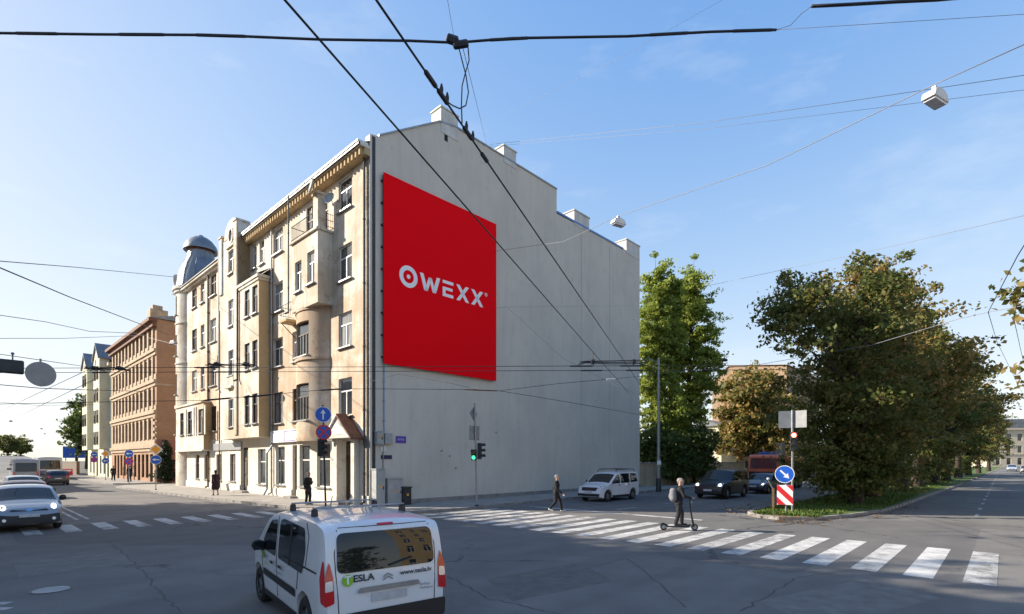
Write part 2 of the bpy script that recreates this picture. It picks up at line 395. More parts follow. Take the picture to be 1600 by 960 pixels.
M['plastic'] = mat('black_plastic', (0.018, 0.018, 0.02), 0.5)
M['tyre'] = mat('tyre_rubber', (0.017, 0.017, 0.018), 0.85)
M['rim'] = mat('alloy', (0.36, 0.37, 0.39), 0.35, 0.8)
M['carglass'] = mat('car_glass', (0.010, 0.014, 0.016), 0.02, spec=0.6)
M['chrome'] = mat('chrome', (0.6, 0.6, 0.62), 0.15, 1.0)
M['lamp_red'] = mat('tail_lamp_red', (0.55, 0.010, 0.012), 0.15, coat=1.0)
M['lamp_clear'] = mat('lamp_clear', (0.62, 0.63, 0.65), 0.12, 0.3, coat=1.0)
M['lamp_on'] = mat('headlamp_lit', (0.9, 0.9, 0.88), 0.2, emit=((1, 0.96, 0.88), 3.0))
M['lamp_warm'] = mat('headlamp_warm', (0.9, 0.88, 0.8), 0.2, emit=((1, 0.9, 0.7), 2.0))
M['plate'] = mat('number_plate', (0.55, 0.56, 0.58), 0.5, var=0.25, scale=6)
M['sig_red'] = mat('signal_red_lit', (0.9, 0.2, 0.15), 0.3, emit=((1, 0.10, 0.06), 6.0))
M['sig_green'] = mat('signal_green_lit', (0.1, 0.9, 0.4), 0.3, emit=((0.05, 1, 0.35), 0.8))
M['sig_off'] = mat('signal_lens_off', (0.03, 0.035, 0.035), 0.15)
M['skin'] = mat('skin', (0.50, 0.30, 0.22), 0.55)
M['hair_grey'] = mat('hair_grey', (0.30, 0.27, 0.24), 0.7, var=0.3, scale=40)
M['hair_dark'] = mat('hair_dark', (0.03, 0.022, 0.016), 0.7)
M['cloth_black'] = mat('cloth_black', (0.016, 0.016, 0.019), 0.9, var=0.4, scale=14)
M['cloth_char'] = mat('cloth_charcoal', (0.020, 0.021, 0.025), 0.9, var=0.4, scale=14)
M['cloth_plum'] = mat('cloth_plum', (0.035, 0.014, 0.022), 0.9, var=0.4, scale=14)
M['shoe_white'] = mat('shoe_white', (0.70, 0.69, 0.66), 0.6)
M['bag_grey'] = mat('bag_grey', (0.19, 0.19, 0.20), 0.8, var=0.3, scale=12)
M['box_grey'] = mat('cabinet_grey', (0.40, 0.41, 0.40), 0.6, var=0.2, scale=3)
M['pipe_blue'] = mat('pipe_blue', (0.22, 0.34, 0.48), 0.6)
M['purple'] = mat('plate_purple', (0.11, 0.06, 0.36), 0.45)
M['lime'] = mat('logo_green', (0.22, 0.48, 0.02), 0.4)
M['ink'] = mat('ink_dark', (0.02, 0.022, 0.03), 0.5)
M['greyink'] = mat('ink_grey', (0.20, 0.20, 0.22), 0.5)

def carpaint(name, col, rough=0.28, metal=0.0):
    m = mat(name, col, rough, metal, coat=1.0 if sum(col) > .6 else .45, var=0.08, scale=0.8)
    return m
# ------------------------------------------------------------------ street frame
C0 = Vector((-7.1, 26.05, 0))
U = Vector((-0.727, 0.687, 0)).normalized()      # along the street front, away from the corner
O = Vector((-0.687, -0.726, 0)).normalized()     # out of the street front
V = -O; WN = -U                                  # along the blind side wall / out of it
BROT = math.atan2(WN.y, WN.x)
def sd(s, d, z=0): return C0 + U * s + O * d + Vector((0, 0, z))
def tn(t, n, z=0): return C0 + V * t + WN * n + Vector((0, 0, z))
def s_at(px, d=0):
    r = (px - CX) / FPX; q = C0 + O * d
    return (q.x - r * q.y) / (r * U.y - U.x)
def t_at(px, n=0):
    r = (px - CX) / FPX; q = C0 + WN * n
    return (q.x - r * q.y) / (r * V.y - V.x)
def z_at(py, Y): return CAMH + (HY - py) / FPX * Y

# ------------------------------------------------------------------ ground, roads, pavements
def sheet(name, pts, z, m):
    mb = MB(); mb.add([(p.x, p.y, z) for p in pts], [tuple(range(len(pts)))])
    return struct(mb.build(name, m))

mb = MB(); g = 2600; mb.add([(-g, -g, -0.008), (g, -g, -0.008), (g, g, -0.008), (-g, g, -0.008)], [(0, 1, 2, 3)])
struct(mb.build('ground', M['soil']))
road_poly = [Vector((-140, -45, 0)), Vector((150, -45, 0)), Vector((150, 30, 0)), tn(260, 29), tn(260, -0.4), tn(6, -0.4), sd(6, -0.4), sd(150, -0.4), sd(150, 26), Vector((-140, 60, 0))]
sheet('road', road_poly, 0.0, M['asphalt'])
# the street climbs to a bridge far to the left
mb = MB(); vs = []; fs = []
for k in range(41):
    s = 70 + k * 6
    x = min(1, max(0, (s - 70) / 130)); z = 0.004 + 3.9 * x * x * (3 - 2 * x)
    for d in (1.2, 8, 16, 26):
        vs.append(sd(s, d, z))
for k in range(40):
    for j in range(3):
        a = k * 4 + j; fs.append((a, a + 1, a + 5, a + 4))
mb.add(vs, fs); struct(mb.build('bridge_ramp', M['asphalt'], smooth='all'))

def pavement(name, pts, top, m, kerb_idx=None, kw=0.16):
    """raised slab with a kerb strip along the listed edges"""
    mb = MB(); n = len(pts)
    mb.add([(p.x, p.y, top) for p in pts] + [(p.x, p.y, -0.05) for p in pts], [tuple(range(n))] + [(i, (i + 1) % n, n + (i + 1) % n, n + i) for i in range(n)])
    o = struct(mb.build(name, m))
    if kerb_idx:
        ctr = sum(pts, Vector()) / n
        kb = MB()
        path = [pts[i] for i in kerb_idx]
        # outward normals
        off = []
        for i, p in enumerate(path):
            t = (path[min(i + 1, len(path) - 1)] - path[max(i - 1, 0)]).normalized()
            nn = Vector((t.y, -t.x, 0))
            if i == 0: sgn = 1 if nn.dot(p - ctr) > 0 else -1
            off.append(nn * sgn)
        # one stone a metre, joints left open
        segs = []
        for i in range(len(path) - 1):
            a, b = path[i], path[i + 1]; L = (b - a).length; cnt = max(1, int(L / 1.0))
            for k in range(cnt):
                f0, f1 = k / cnt, (k + 1) / cnt
                segs.append((a.lerp(b, f0 + 0.003), a.lerp(b, f1 - 0.003), off[i].lerp(off[i + 1], f0), off[i].lerp(off[i + 1], f1)))
        for a, b, na, nb in segs:
            j = rnd.uniform(-0.006, 0.006)
            q = [a + na * 0.004, b + nb * 0.004, b + nb * kw, a + na * kw]
            kb.add([(p.x, p.y, top + 0.006 + j) for p in q] + [(p.x, p.y, -0.05) for p in q], [(0, 1, 2, 3), (0, 1, 5, 4), (1, 2, 6, 5), (2, 3, 7, 6), (3, 0, 4, 7)])
        k_ = kb.build('kerb', M['kerb'], o); k_['kind'] = 'stuff'
    return o

main_pts = [sd(36.6, -1), sd(37.3, 1.5), sd(36.4, 3.6), sd(34, 4.5), sd(26, 4.3), sd(12, 3.4), sd(2, 2.7), sd(-1, 2.3), sd(-2.6, 1.3), sd(-3.5, 0), sd(-3.9, -3), sd(-3.3, -10), sd(-3.2, -90), sd(1, -90), sd(1, -1)]
pavement('pavement', main_pts, 0.12, M['pavement'], list(range(1, 13)))
far_pts = [sd(40.4, -14), sd(40.6, 2.0), sd(42, 3.4), sd(46, 3.8), sd(72, 3.8), sd(72, -1), sd(41.4, -1), sd(41.4, -14)]
pavement('pavement', far_pts, 0.12, M['pavement'], [0, 1, 2, 3, 4])
med_pts = [tn(11.6, 14.6), tn(10, 14.9), tn(9.1, 15.5), tn(8.8, 16.4), tn(9.5, 17.4), tn(12, 18.2), tn(16, 18.9), tn(55, 19.8), tn(240, 22.5), tn(240, 14.2)]
med = pavement('grass_median', med_pts, 0.13, M['grass'], list(range(9, 10)) + list(range(0, 9)))
pavement('pavement', [tn(18, 29), tn(250, 29), tn(250, 36), tn(18, 36)], 0.12, M['pavement'], [0, 1])
pavement('pavement', [sd(-10, 19), sd(70, 19), sd(70, 24), sd(-10, 24)], 0.12, M['pavement'], [0, 1])

# --- painted markings
def stripe(pts, z=0.004, name='road_marking'):
    mb = MB(); mb.add([(p.x, p.y, z) for p in pts], [(0, 1, 2, 3)]); return struct(mb.build(name, M['paint']))
for k in range(20):
    n0 = 22.45 - 0.95 * k
    stripe([tn(-0.5, n0), tn(-0.5, n0 + 0.5), tn(4.35, n0 + 0.5), tn(4.35, n0)], name='crossing_stripe')
for k in range(3):
    n0 = 24.4 + 0.95 * k
    stripe([tn(-0.5, n0), tn(-0.5, n0 + 0.5), tn(4.35, n0 + 0.5), tn(4.35, n0)], name='crossing_stripe')
for k in range(-5, 10):
    d0 = 9.2 + k * 1.0
    stripe([sd(-0.3, d0), sd(-0.3, d0 + 0.45), sd(2.4, d0 + 0.45), sd(2.4, d0)], name='crossing_stripe')
for d0 in (10.4, 10.75):
    stripe([sd(4.3, d0), sd(4.3, d0 + 0.12), sd(68, d0 + 0.12), sd(68, d0)], name='lane_line')
for k in range(22):
    t0 = 16 + k * 4.2
    stripe([tn(t0, 22.1), tn(t0, 22.23), tn(t0 + 1.3, 22.23), tn(t0 + 1.3, 22.1)], name='lane_dash')
for k in range(14):
    s0 = 6 + k * 6
    stripe([sd(s0, 14.4), sd(s0, 14.52), sd(s0 + 2, 14.52), sd(s0 + 2, 14.4)], name='lane_dash')
for k in range(12):
    t0 = 8 + k * 5
    stripe([tn(t0, 9.2), tn(t0, 9.33), tn(t0 + 1.8, 9.33), tn(t0 + 1.8, 9.2)], name='lane_dash')
stripe([tn(6.3, 5), tn(6.3, 14.2), tn(6.6, 14.2), tn(6.6, 5)], name='stop_line')
for k in range(2):
    q = gp(2, 945 + k * 9)
    stripe([q + Vector((-0.6, 0, 0)), q + Vector((0.05, 0, 0)), q + Vector((0.05, 0.16, 0)), q + Vector((-0.6, 0.16, 0))], name='road_marking')
def tar_seam(pts, w, seed):
    r = random.Random(seed); mb = MB(); path = []
    for i in range(len(pts) - 1):
        for k in range(14): path.append(pts[i].lerp(pts[i + 1], k / 14) + Vector((r.uniform(-.05, .05), r.uniform(-.05, .05), 0)))
    for i in range(len(path) - 1):
        a, b = path[i], path[i + 1]; d = (b - a).normalized(); n_ = Vector((-d.y, d.x, 0)) * w * r.uniform(.5, 1.3)
        mb.add([a - n_ + Vector((0, 0, .002)), b - n_ + Vector((0, 0, .002)), b + n_ + Vector((0, 0, .002)), a + n_ + Vector((0, 0, .002))], [(0, 1, 2, 3)])
    o = mb.build('tar_seam', mat('tar' + str(seed), (.06, .059, .058), .7)); o['kind'] = 'structure'
tar_seam([gp(150, 835), gp(200, 868), gp(240, 915), gp(285, 962)], .022, 1)
tar_seam([gp(860, 905), gp(980, 872), gp(1085, 960)], .014, 2)
tar_seam([gp(1160, 955), gp(1240, 905), gp(1400, 878)], .014, 3)
tar_seam([gp(700, 900), gp(760, 935), gp(900, 965)], .016, 4)
def repair(pts, m):
    mb = MB(); mb.add([(p.x, p.y, .0015) for p in pts], [(0, 1, 2, 3)]); struct(mb.build('asphalt_patch', m))
pm1 = mat('patch_dark', (.15, .143, .132), .85, var=.3, scale=3, bump=.4); pm2 = mat('patch_light', (.205, .195, .18), .9, var=.3, scale=3, bump=.4)
repair([gp(760, 905), gp(905, 880), gp(960, 908), gp(800, 940)], pm1); repair([gp(1180, 940), gp(1350, 905), gp(1470, 935), gp(1290, 980)], pm2)
repair([gp(20, 880), gp(190, 862), gp(215, 880), gp(30, 902)], pm2); repair([gp(420, 822), gp(640, 812), gp(660, 822), gp(430, 834)], pm1)
repair([gp(980, 795), gp(1140, 795), gp(1170, 800), gp(1000, 802)], pm1)
def manhole(p, r, m, label):
    t = thing('manhole_cover', label, 'manhole', p)
    mb = MB(); mb.lathe([(r * 1.18, 0.001), (r * 1.18, 0.009), (r * 1.03, 0.009), (r * 1.02, 0.003)], 28); mb.build('ring', M['darkmetal'], t)
    mb = MB(); mb.lathe([(0.001, 0.008), (r, 0.008), (r, 0.001)], 28)
    for a in range(-2, 3):
        h = math.sqrt(max(0.01, (r * 0.85) ** 2 - (a * r * 0.3) ** 2)); mb.box(-h, h, a * r * 0.3 - r * 0.06, a * r * 0.3 + r * 0.06, 0.0075, 0.012)
    mb.build('lid', m, t)
manhole(gp(80, 922), 0.27, M['box_grey'], 'pale worn manhole cover in the road at lower left')

# ------------------------------------------------------------------ corner apartment building
bld = thing('apartment_building', 'five storey cream plaster corner building with blank grey side wall and oriels', 'building', C0, BROT)
def LP(s, d, z): return Vector((-s, -d, z))       # building coordinates
class Flat:
    def __init__(s, d=0, f=None): s.d = d; s.f = f
    def __call__(s, a, z, n=0): return LP(a, s.d + n, z)
class Bow:                                        # shallow arc between s0 and s1
    def __init__(s, s0, s1, depth, d=0):
        c = (s1 - s0) / 2; s.r = (c * c + depth * depth) / (2 * depth); s.sc = (s0 + s1) / 2; s.dc = d + depth - s.r
    def __call__(s, a, z, n=0):
        th = math.asin(max(-1, min(1, (a - s.sc) / s.r))); r = s.r + n
        return LP(s.sc + r * math.sin(th), s.dc + r * math.cos(th), z)
class Side:                                       # plane facing the corner (normal -s) at s = s0, a runs along d
    def __init__(s, s0): s.s0 = s0
    def __call__(s, a, z, n=0): return LP(s.s0 - n, a, z)
class Cyl:                                        # a = angle in degrees from straight out of the front
    def __init__(s, sc, dc, r): s.sc, s.dc, s.r = sc, dc, r
    def __call__(s, a, z, n=0):
        t = R(a); return LP(s.sc + (s.r + n) * math.sin(t), s.dc + (s.r + n) * math.cos(t), z)

def panel(mb, F, a0, a1, z0, z1, holes=(), depth=0.2, div=1, mi=0):
    A = {round(a0 + (a1 - a0) * k / div, 5) for k in range(div + 1)}; Z = {round(z0, 5), round(z1, 5)}
    for h in holes:
        A |= {round(h[0], 5), round(h[1], 5)}; Z |= {round(h[2], 5), round(h[3], 5)}
    A = sorted(A); Z = sorted(Z)
    idx = {}; vs = []
    def vi(i, j):
        if (i, j) not in idx: idx[(i, j)] = len(vs); vs.append(F(A[i], Z[j], 0))
        return idx[(i, j)]
    fs = []
    for i in range(len(A) - 1):
        am = (A[i] + A[i + 1]) / 2
        for j in range(len(Z) - 1):
            zm = (Z[j] + Z[j + 1]) / 2
            if any(h[0] < am < h[1] and h[2] < zm < h[3] for h in holes): continue
            fs.append((vi(i, j), vi(i + 1, j), vi(i + 1, j + 1), vi(i, j + 1)))
    mb.add(vs, fs, mi)
    for h in holes:
        q = [(h[0], h[2]), (h[1], h[2]), (h[1], h[3]), (h[0], h[3])]
        mb.add([F(a, z, 0) for a, z in q] + [F(a, z, -depth) for a, z in q], [(i, (i + 1) % 4, 4 + (i + 1) % 4, 4 + i) for i in range(4)], mi)
    return mb

WIN = {}
def win_meshes(w, h, style):
    key = (round(w, 2), round(h, 2), style)
    if key in WIN: return WIN[key]
    fm = {'w': 'white', 'b': 'brownwood', 'd': 'darkwood', 's': 'white', 't': 'white', 'x': 'brownwood'}[style]
    b = 0.065; t = 0.05
    mb = MB()
    mb.box(-w / 2, -w / 2 + b, -t, t, 0, h); mb.box(w / 2 - b, w / 2, -t, t, 0, h)
    mb.box(-w / 2 + b, w / 2 - b, -t, t, h - b, h); mb.box(-w / 2 + b, w / 2 - b, -t, t, 0, b)
    if style == 's':                      # shop window: one high transom
        tz = h * 0.62; mb.box(-w / 2 + b, w / 2 - b, -t + 0.004, t, tz, tz + 0.07)
    elif style == 'x': pass
    elif w < 0.75:
        tz = h * 0.66; mb.box(-w / 2 + b, w / 2 - b, -t + 0.004, t, tz, tz + 0.06)
    else:
        tz = h * 0.64
        mb.box(-w / 2 + b, w / 2 - b, -t + 0.004, t, tz, tz + 0.07)
        mb.box(-0.035, 0.035, -t - 0.006, t, b, tz)
        if style == 'b': mb.box(-0.03, 0.03, -t - 0.004, t, tz + 0.07, h - b)
        if w > 1.6:
            for q in (-w / 4, w / 4): mb.box(q - 0.025, q + 0.025, -t, t, b, tz)
    f = mb.mesh('window', M[fm])
    mb = MB(); mb.box(-w / 2 + 0.02, w / 2 - 0.02, -0.012, 0.012, 0.02, h - 0.02)
    p = mb.mesh('pane', M['glass'])
    mb = MB(); mb.box(-w / 2 - 0.08, w / 2 + 0.08, -0.30, -0.05, -0.07, -0.003)
    sl = mb.mesh('sill', M['metal'])
    WIN[key] = (f, p, sl); return WIN[key]
PANES = {}
def pane_variant(me, k):
    if k == 0: return me
    key = (me.name, k)
    if key not in PANES:
        c = me.copy(); c.materials[0] = M[['glass', 'glass2', 'glass3'][k]]; PANES[key] = c
    return PANES[key]
def window(F, h, parent=None, style='w', depth=0.2, sill=True, flip=False, pv=None):
    parent = parent or bld
    a0, a1, z0, z1 = h
    p1, p0 = F(a0, z0, -depth + 0.06), F(a1, z0, -depth + 0.06)
    if flip: p0, p1 = p1, p0
    w = (p1 - p0).length
    fm, pm, sm = win_meshes(w, z1 - z0, style)
    o = link('window', fm, parent, (p0 + p1) / 2, math.atan2((p1 - p0).y, (p1 - p0).x))
    link('pane', pane_variant(pm, pv if pv is not None else rnd.choice([0, 0, 1, 1, 2, 2])), o)
    if sill: link('sill', sm, o)
    return o

# storeys: sill and head heights
FL = {2: (4.8, 6.8), 3: (8.45, 10.3), 4: (12.0, 13.9), 5: (15.75, 17.45)}
ZT = 18.05
def colw(px0, px1, floors, d=0, inset=0.0):
    s1, s0 = s_at(px0, d), s_at(px1, d)
    return [(s0 + inset, s1 - inset, FL[f][0], FL[f][1]) for f in floors]

# --- main wall plane, upper storeys
H = []
H += colw(529, 550, (2, 3, 4, 5))
H += colw(457, 466, (2, 3))
H += colw(427, 442, (2, 3, 4, 5))
doorsA = [(4.3, 5.3, 15.0, 17.3), (6.0, 7.0, 15.0, 17.3)]
H += doorsA
H += colw(394, 400.5, (5,)) + colw(405.5, 413, (5,))
H += colw(329, 338, (2, 3, 4, 5))
H += colw(300, 307.5, (3, 4, 5)) + colw(313.5, 319.5, (3, 4, 5))
wall = MB(); F0 = Flat(0)
panel(wall, F0, 0.0, 31.2, 4.1, ZT, H, div=16)
wall.build('upper_wall', M['facade'], bld)
for h in H:
    if h in doorsA: window(F0, h, style='b', sill=False)
    else: window(F0, h, style='w' if rnd.random() < 0.6 else 'b')

# --- ground floor
GH = []
def gw(px0, px1, z0, z1): return (s_at(px1), s_at(px0), z0, z1)
g_shop = [gw(495, 516, 0.9, 3.4), gw(468, 484, 0.85, 3.35), gw(431, 445, 0.85, 3.3), gw(403, 415, 0.8, 3.2)]
g_small = [gw(359, 368, 0.85, 2.9), gw(338, 346, 0.85, 2.9), gw(319, 326, 0.85, 2.9), gw(305.5, 311.5, 0.85, 2.9)]
g_door = [gw(457, 464, 0.1, 3.35), gw(376, 388, 0.1, 3.35)]
portal = (1.35, 2.75, 0.1, 3.45)
wall = MB()
panel(wall, F0, 0.0, 33.0, 0.05, 4.1, g_shop + g_small + g_door + [portal], depth=0.28, div=12)
wall.build('ground_floor_wall', M['shopfront'], bld)
for h in g_shop: window(F0, h, style='s', depth=0.24, pv=1)
for h in g_small: window(F0, h, style='b', depth=0.24)
def door(F, h, dep, m, parent=None):
    a0, a1, z0, z1 = h; w = a1 - a0
    p1, p0 = F(a0, z0, -dep), F(a1, z0, -dep)
    mb = MB(); mb.box(-w / 2, w / 2, -0.03, 0.03, 0, z1 - z0)
    for sx in (-1, 1):
        for (q0, q1) in ((0.12, 0.36), (0.40, 0.68)):
            mb.box(sx * w * 0.25 - w * 0.17, sx * w * 0.25 + w * 0.17, -0.055, -0.028, (z1 - z0) * q0, (z1 - z0) * q1)
    mb.box(-w / 2 + 0.002, w / 2 - 0.002, -0.06, -0.028, (z1 - z0) * 0.72, (z1 - z0) * 0.75)
    o = mb.build('door', M[m], parent or bld, loc=(p0 + p1) / 2, rz=math.atan2((p1 - p0).y, (p1 - p0).x))
    mb = MB(); mb.box(-w / 2 + 0.1, w / 2 - 0.1, -0.04, -0.031, (z1 - z0) * 0.78, (z1 - z0) * 0.96); mb.build('fanlight', M['glass'], o)
    mb = MB(); mb.tube([(0.05, -0.09, 1.0), (0.05, -0.09, 1.25)], 0.014); mb.box(0.036, 0.064, -0.09, -0.05, 1.02, 1.05); mb.build('handle', M['metal'], o)
    return o
door(F0, g_door[0], 0.22, 'darkwood'); door(F0, g_door[1], 0.26, 'darkwood'); door(F0, portal, 0.26, 'darkwood')
# portal: pilasters and pediment
for (a, b) in ((0.98, 1.33), (2.77, 3.12)):
    mb = MB(); mb.box(-b, -a, -0.32, -0.002, 0.12, 3.55); mb.box(-b - 0.05, -a + 0.05, -0.36, -0.002, 0.12, 0.5); mb.box(-b - 0.05, -a + 0.05, -0.38, -0.002, 3.4, 3.56)
    mb.build('portal_pilaster', M['shopfront'], bld, bevel=0.015)
mb = MB(); mb.prism([(0.72, 3.57), (3.38, 3.57), (2.05, 4.72)], 0.002, 0.66, lambda a, b, c: LP(a, c, b)); mb.build('pediment', M['shopfront'], bld)
mb = MB(); mb.prism([(1.15, 3.76), (2.95, 3.76), (2.05, 4.5)], 0.662, 0.68, lambda a, b, c: LP(a, c, b)); mb.build('pediment_panel', M['white'], bld)
for sg, mm in ((1, 'white'), (-1, 'rust')):
    e0 = 2.05 + sg * 1.48; mb = MB(); mb.prism([(e0, 3.46), (2.05, 4.73), (2.05, 4.84), (e0, 3.57)], 0.003, 0.76, lambda a, b, c: LP(a, c, b)); mb.build('pediment_slope', M[mm], bld)
# plinth
mb = MB()
for a, b in ((0.0, 0.95), (3.15, g_door[0][0] - 0.02), (g_door[0][1] + 0.02, g_door[1][0] - 0.02), (g_door[1][1] + 0.02, 33.0)):
    mb.box(-b, -a, -0.07, -0.002, 0.1, 0.62)
mb.build('plinth', M['shopfront'], bld, bevel=0.02)
for h in g_door + [portal]:
    mb = MB(); mb.box(-h[1] - 0.2, -h[0] + 0.2, -0.5 if h is not portal else -0.62, -0.003, 0.121, 0.25); mb.build('door_step', M['kerb'], bld, bevel=0.015)
# band between ground floor and first floor, shop sign board
mb = MB(); mb.box(-11.9, -8.1, -0.14, -0.003, 3.62, 4.02); mb.box(-8.0, -3.45, -0.12, -0.003, 3.95, 4.15); mb.build('string_course', M['shopfront'], bld, bevel=0.02)
sg = MB(); a0, a1 = s_at(472), s_at(427)
sg.box(-a1, -a0, -0.2, -0.143, 3.55, 4.3); sign = sg.build('shop_sign', M['sign_white'], bld)
mb = MB(); b0, b1 = s_at(470, .2), s_at(444, .2)
for (x0, x1, z0, z1) in ((-b1, -b0, 4.2, 4.25), (-b1, -b0, 3.6, 3.65), (-b1, -b1 + 0.05, 3.65, 4.2), (-b0 - 0.05, -b0, 3.65, 4.2)):
    mb.box(x0, x1, -0.215, -0.202, z0, z1)
mb.build('sign_frame', mat('sign_violet', (0.20, 0.18, 0.45), 0.5), sign)

# --- bow front, first and second floor
BW = Bow(4.1, 7.75, 0.85)
bh = [(5.15, 6.85, FL[f][0] - 0.1, FL[f][1] - 0.05) for f in (2, 3)]
mb = MB(); panel(mb, BW, 4.1, 7.75, 3.55, 11.0, bh, div=18)
vs = [BW(4.1 + 3.65 * k / 18, 3.55) for k in range(19)]; mb.add(vs, [tuple(range(19))])
bow = mb.build('bow_front', M['facade'], bld, smooth=40)
for h in bh: window(BW, h, style='d', pv=1)
for z0, z1, p in ((3.5, 3.7, 0.06), (8.05, 8.2, 0.09), (10.85, 11.02, 0.06)):
    mb = MB(); q = [BW(4.1 + 3.65 * k / 18, 0, p) for k in range(19)]; q2 = [BW(4.1 + 3.65 * k / 18, 0, -0.05) for k in range(19)]
    poly = q + q2[::-1]; n = len(poly)
    mb.add([(p_.x, p_.y, z0) for p_ in poly] + [(p_.x, p_.y, z1) for p_ in poly], [tuple(range(n)), tuple(range(n, 2 * n))] + [(i, (i + 1) % n, n + (i + 1) % n, n + i) for i in range(n)])
    mb.build('moulding', M['facade'], bld)

# --- box oriels
def oriel(s0, s1, D, z0, z1, holes, m, sidem, name='oriel', topz=None, style='w'):
    F = Flat(D); mb = MB(); panel(mb, F, s0, s1, z0, z1, holes, div=4)
    o = mb.build(name, M[m], bld)
    mb = MB()
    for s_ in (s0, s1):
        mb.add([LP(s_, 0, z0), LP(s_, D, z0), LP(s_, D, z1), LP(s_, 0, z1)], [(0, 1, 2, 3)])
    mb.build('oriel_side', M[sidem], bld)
    mb = MB(); mb.add([LP(s0, 0, z0), LP(s1, 0, z0), LP(s1, D, z0), LP(s0, D, z0)], [(0, 1, 2, 3)]); mb.build('soffit', M[m], bld)
    mb = MB(); mb.add([LP(s0, 0, z1), LP(s1, 0, z1), LP(s1, D, z1), LP(s0, D, z1)], [(0, 1, 2, 3)]); mb.build('oriel_roof', M['roof'], bld)
    for h in holes: window(F, h, style=style)
    return o
# over the bow: box oriel with a balcony on top
D1 = 0.86
hA = [(s_at(471, D1), s_at(461, D1), 12.0, 13.75), (s_at(491.5, D1), s_at(480, D1), 12.1, 13.9)]
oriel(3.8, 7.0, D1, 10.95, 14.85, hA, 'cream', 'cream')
mb = MB(); mb.box(-7.1, -3.7, -D1 - 0.12, -0.003, 14.86, 15.0); mb.build('balcony_floor', M['cream'], bld, bevel=0.02)
mb = MB()
rail = [LP(7.0, 0.05, 0), LP(7.0, D1 + 0.03, 0), LP(4.35, D1 + 0.03, 0)]
for zz in (15.12, 15.9):
    mb.tube([p + Vector((0, 0, zz)) for p in rail], 0.022)
mb.build('balcony_rail', M['darkmetal'], bld)
mb = MB()
for k in range(22):
    x = 4.45 + (6.95 - 4.45) * k / 21; mb.tube([LP(x, D1 + 0.03, 15.0), LP(x, D1 + 0.03, 15.9)], 0.010, 4)
bo = mb.build('balusters', M['darkmetal'], bld); bo['kind'] = 'stuff'
mb = MB(); mb.box(-4.3, -3.72, -D1 - 0.03, -D1 + 0.42, 15.0, 16.75); mb.box(-4.36, -3.66, -D1 - 0.09, -D1 + 0.48, 16.75, 16.88); mb.build('balcony_pier', M['cream'], bld, bevel=0.01)
mb = MB()
for zz in (15.15, 15.5, 15.85):
    mb.tube([LP(3.72, 0.02, zz), LP(3.72, D1 - 0.4, zz)], 0.016)
for k in range(4): mb.tube([LP(3.72, 0.06 + k * 0.12, 15.0), LP(3.72, 0.06 + k * 0.12, 15.85)], 0.01, 4)
mb.build('balcony_rail', M['darkmetal'], bld)
# small shelf bracket left of the bow
mb = MB(); mb.box(-8.9, -7.9, -0.8, -0.003, 10.72, 10.85); mb.build('balcony_slab', M['ochre_side'], bld)
mb = MB(); mb.tube([LP(8.75, 0.72, 10.72), LP(8.1, 0.05, 9.7)], 0.03); mb.build('bracket', M['rust'], bld)
mb = MB()
for zz in (11.7, 11.2): mb.tube([LP(8.88, 0.02, zz), LP(8.88, 0.78, zz), LP(7.05, 0.78, zz)], 0.018)
for k in range(8): mb.tube([LP(8.8 - k * 0.24, 0.78, 10.85), LP(8.8 - k * 0.24, 0.78, 11.7)], 0.009, 4)
mb.build('balcony_rail', M['darkmetal'], bld)

# middle oriel, first to third floor
D2 = 0.8
hB = []
for f in (2, 3, 4):
    hB += [(s_at(390, D2), s_at(382, D2), FL[f][0] + 0.05, FL[f][1]), (s_at(402.5, D2), s_at(394, D2), FL[f][0] + 0.05, FL[f][1])]
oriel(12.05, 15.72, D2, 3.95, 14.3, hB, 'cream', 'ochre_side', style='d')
mb = MB(); mb.box(-15.72, -11.9, -D2 - 0.14, -0.003, 14.3, 14.5); mb.box(-15.72, -11.97, -D2 - 0.07, -0.003, 14.12, 14.3); mb.build('cornice', M['cream'], bld, bevel=0.02)
mb = MB(); mb.add([LP(15.72, 0.02, 15.1), LP(11.9, 0.02, 15.1), LP(11.9, D2 + 0.15, 14.505), LP(15.72, D2 + 0.15, 14.505)], [(0, 1, 2, 3)]); mb.build('oriel_roof', M['roof'], bld)
# gabled bay
hG = [(s_at(366.5, D2), s_at(356, D2), FL[f][0], FL[f][1]) for f in (2, 3, 4, 5)]
ctr = (hG[0][0] + hG[0][1]) / 2; wG = 1.15
hG = [(ctr - wG / 2, ctr + wG / 2, h[2], h[3]) for h in hG]
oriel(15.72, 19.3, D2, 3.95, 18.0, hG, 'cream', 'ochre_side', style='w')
# curved gable with round window
mb = MB(); pts = []
for k in range(17):
    a = math.pi * k / 16; pts.append((ctr + 1.42 * math.cos(a), 18.3 + 1.35 * math.sin(a) ** 0.8))
poly = [(15.72, 18.0), (19.3, 18.0), (19.3, 18.45)] + [p for p in reversed(pts)] + [(15.72, 18.45)]
mb.prism(poly, 0.0, D2, lambda a, b, c: LP(a, c, b)); mb.build('gable', M['cream'], bld)
mb = MB(); Mx = Matrix.Translation(LP(ctr, D2 + 0.004, 18.45)) @ Matrix.Rotation(R(90), 4, 'X')
mb.lathe([(0.001, 0.0), (0.36, 0.0)], 20, 0, Mx @ Matrix.Diagonal((1, 1.25, 1, 1))); rw = mb.build('round_window', M['glass'], bld)
mb = MB(); mb.lathe([(0.34, 0.0), (0.34, 0.07), (0.47, 0.07), (0.47, 0.0)], 20, 0, Mx @ Matrix.Diagonal((1, 1.25, 1, 1))); mb.build('window_frame', M['cream'], rw)
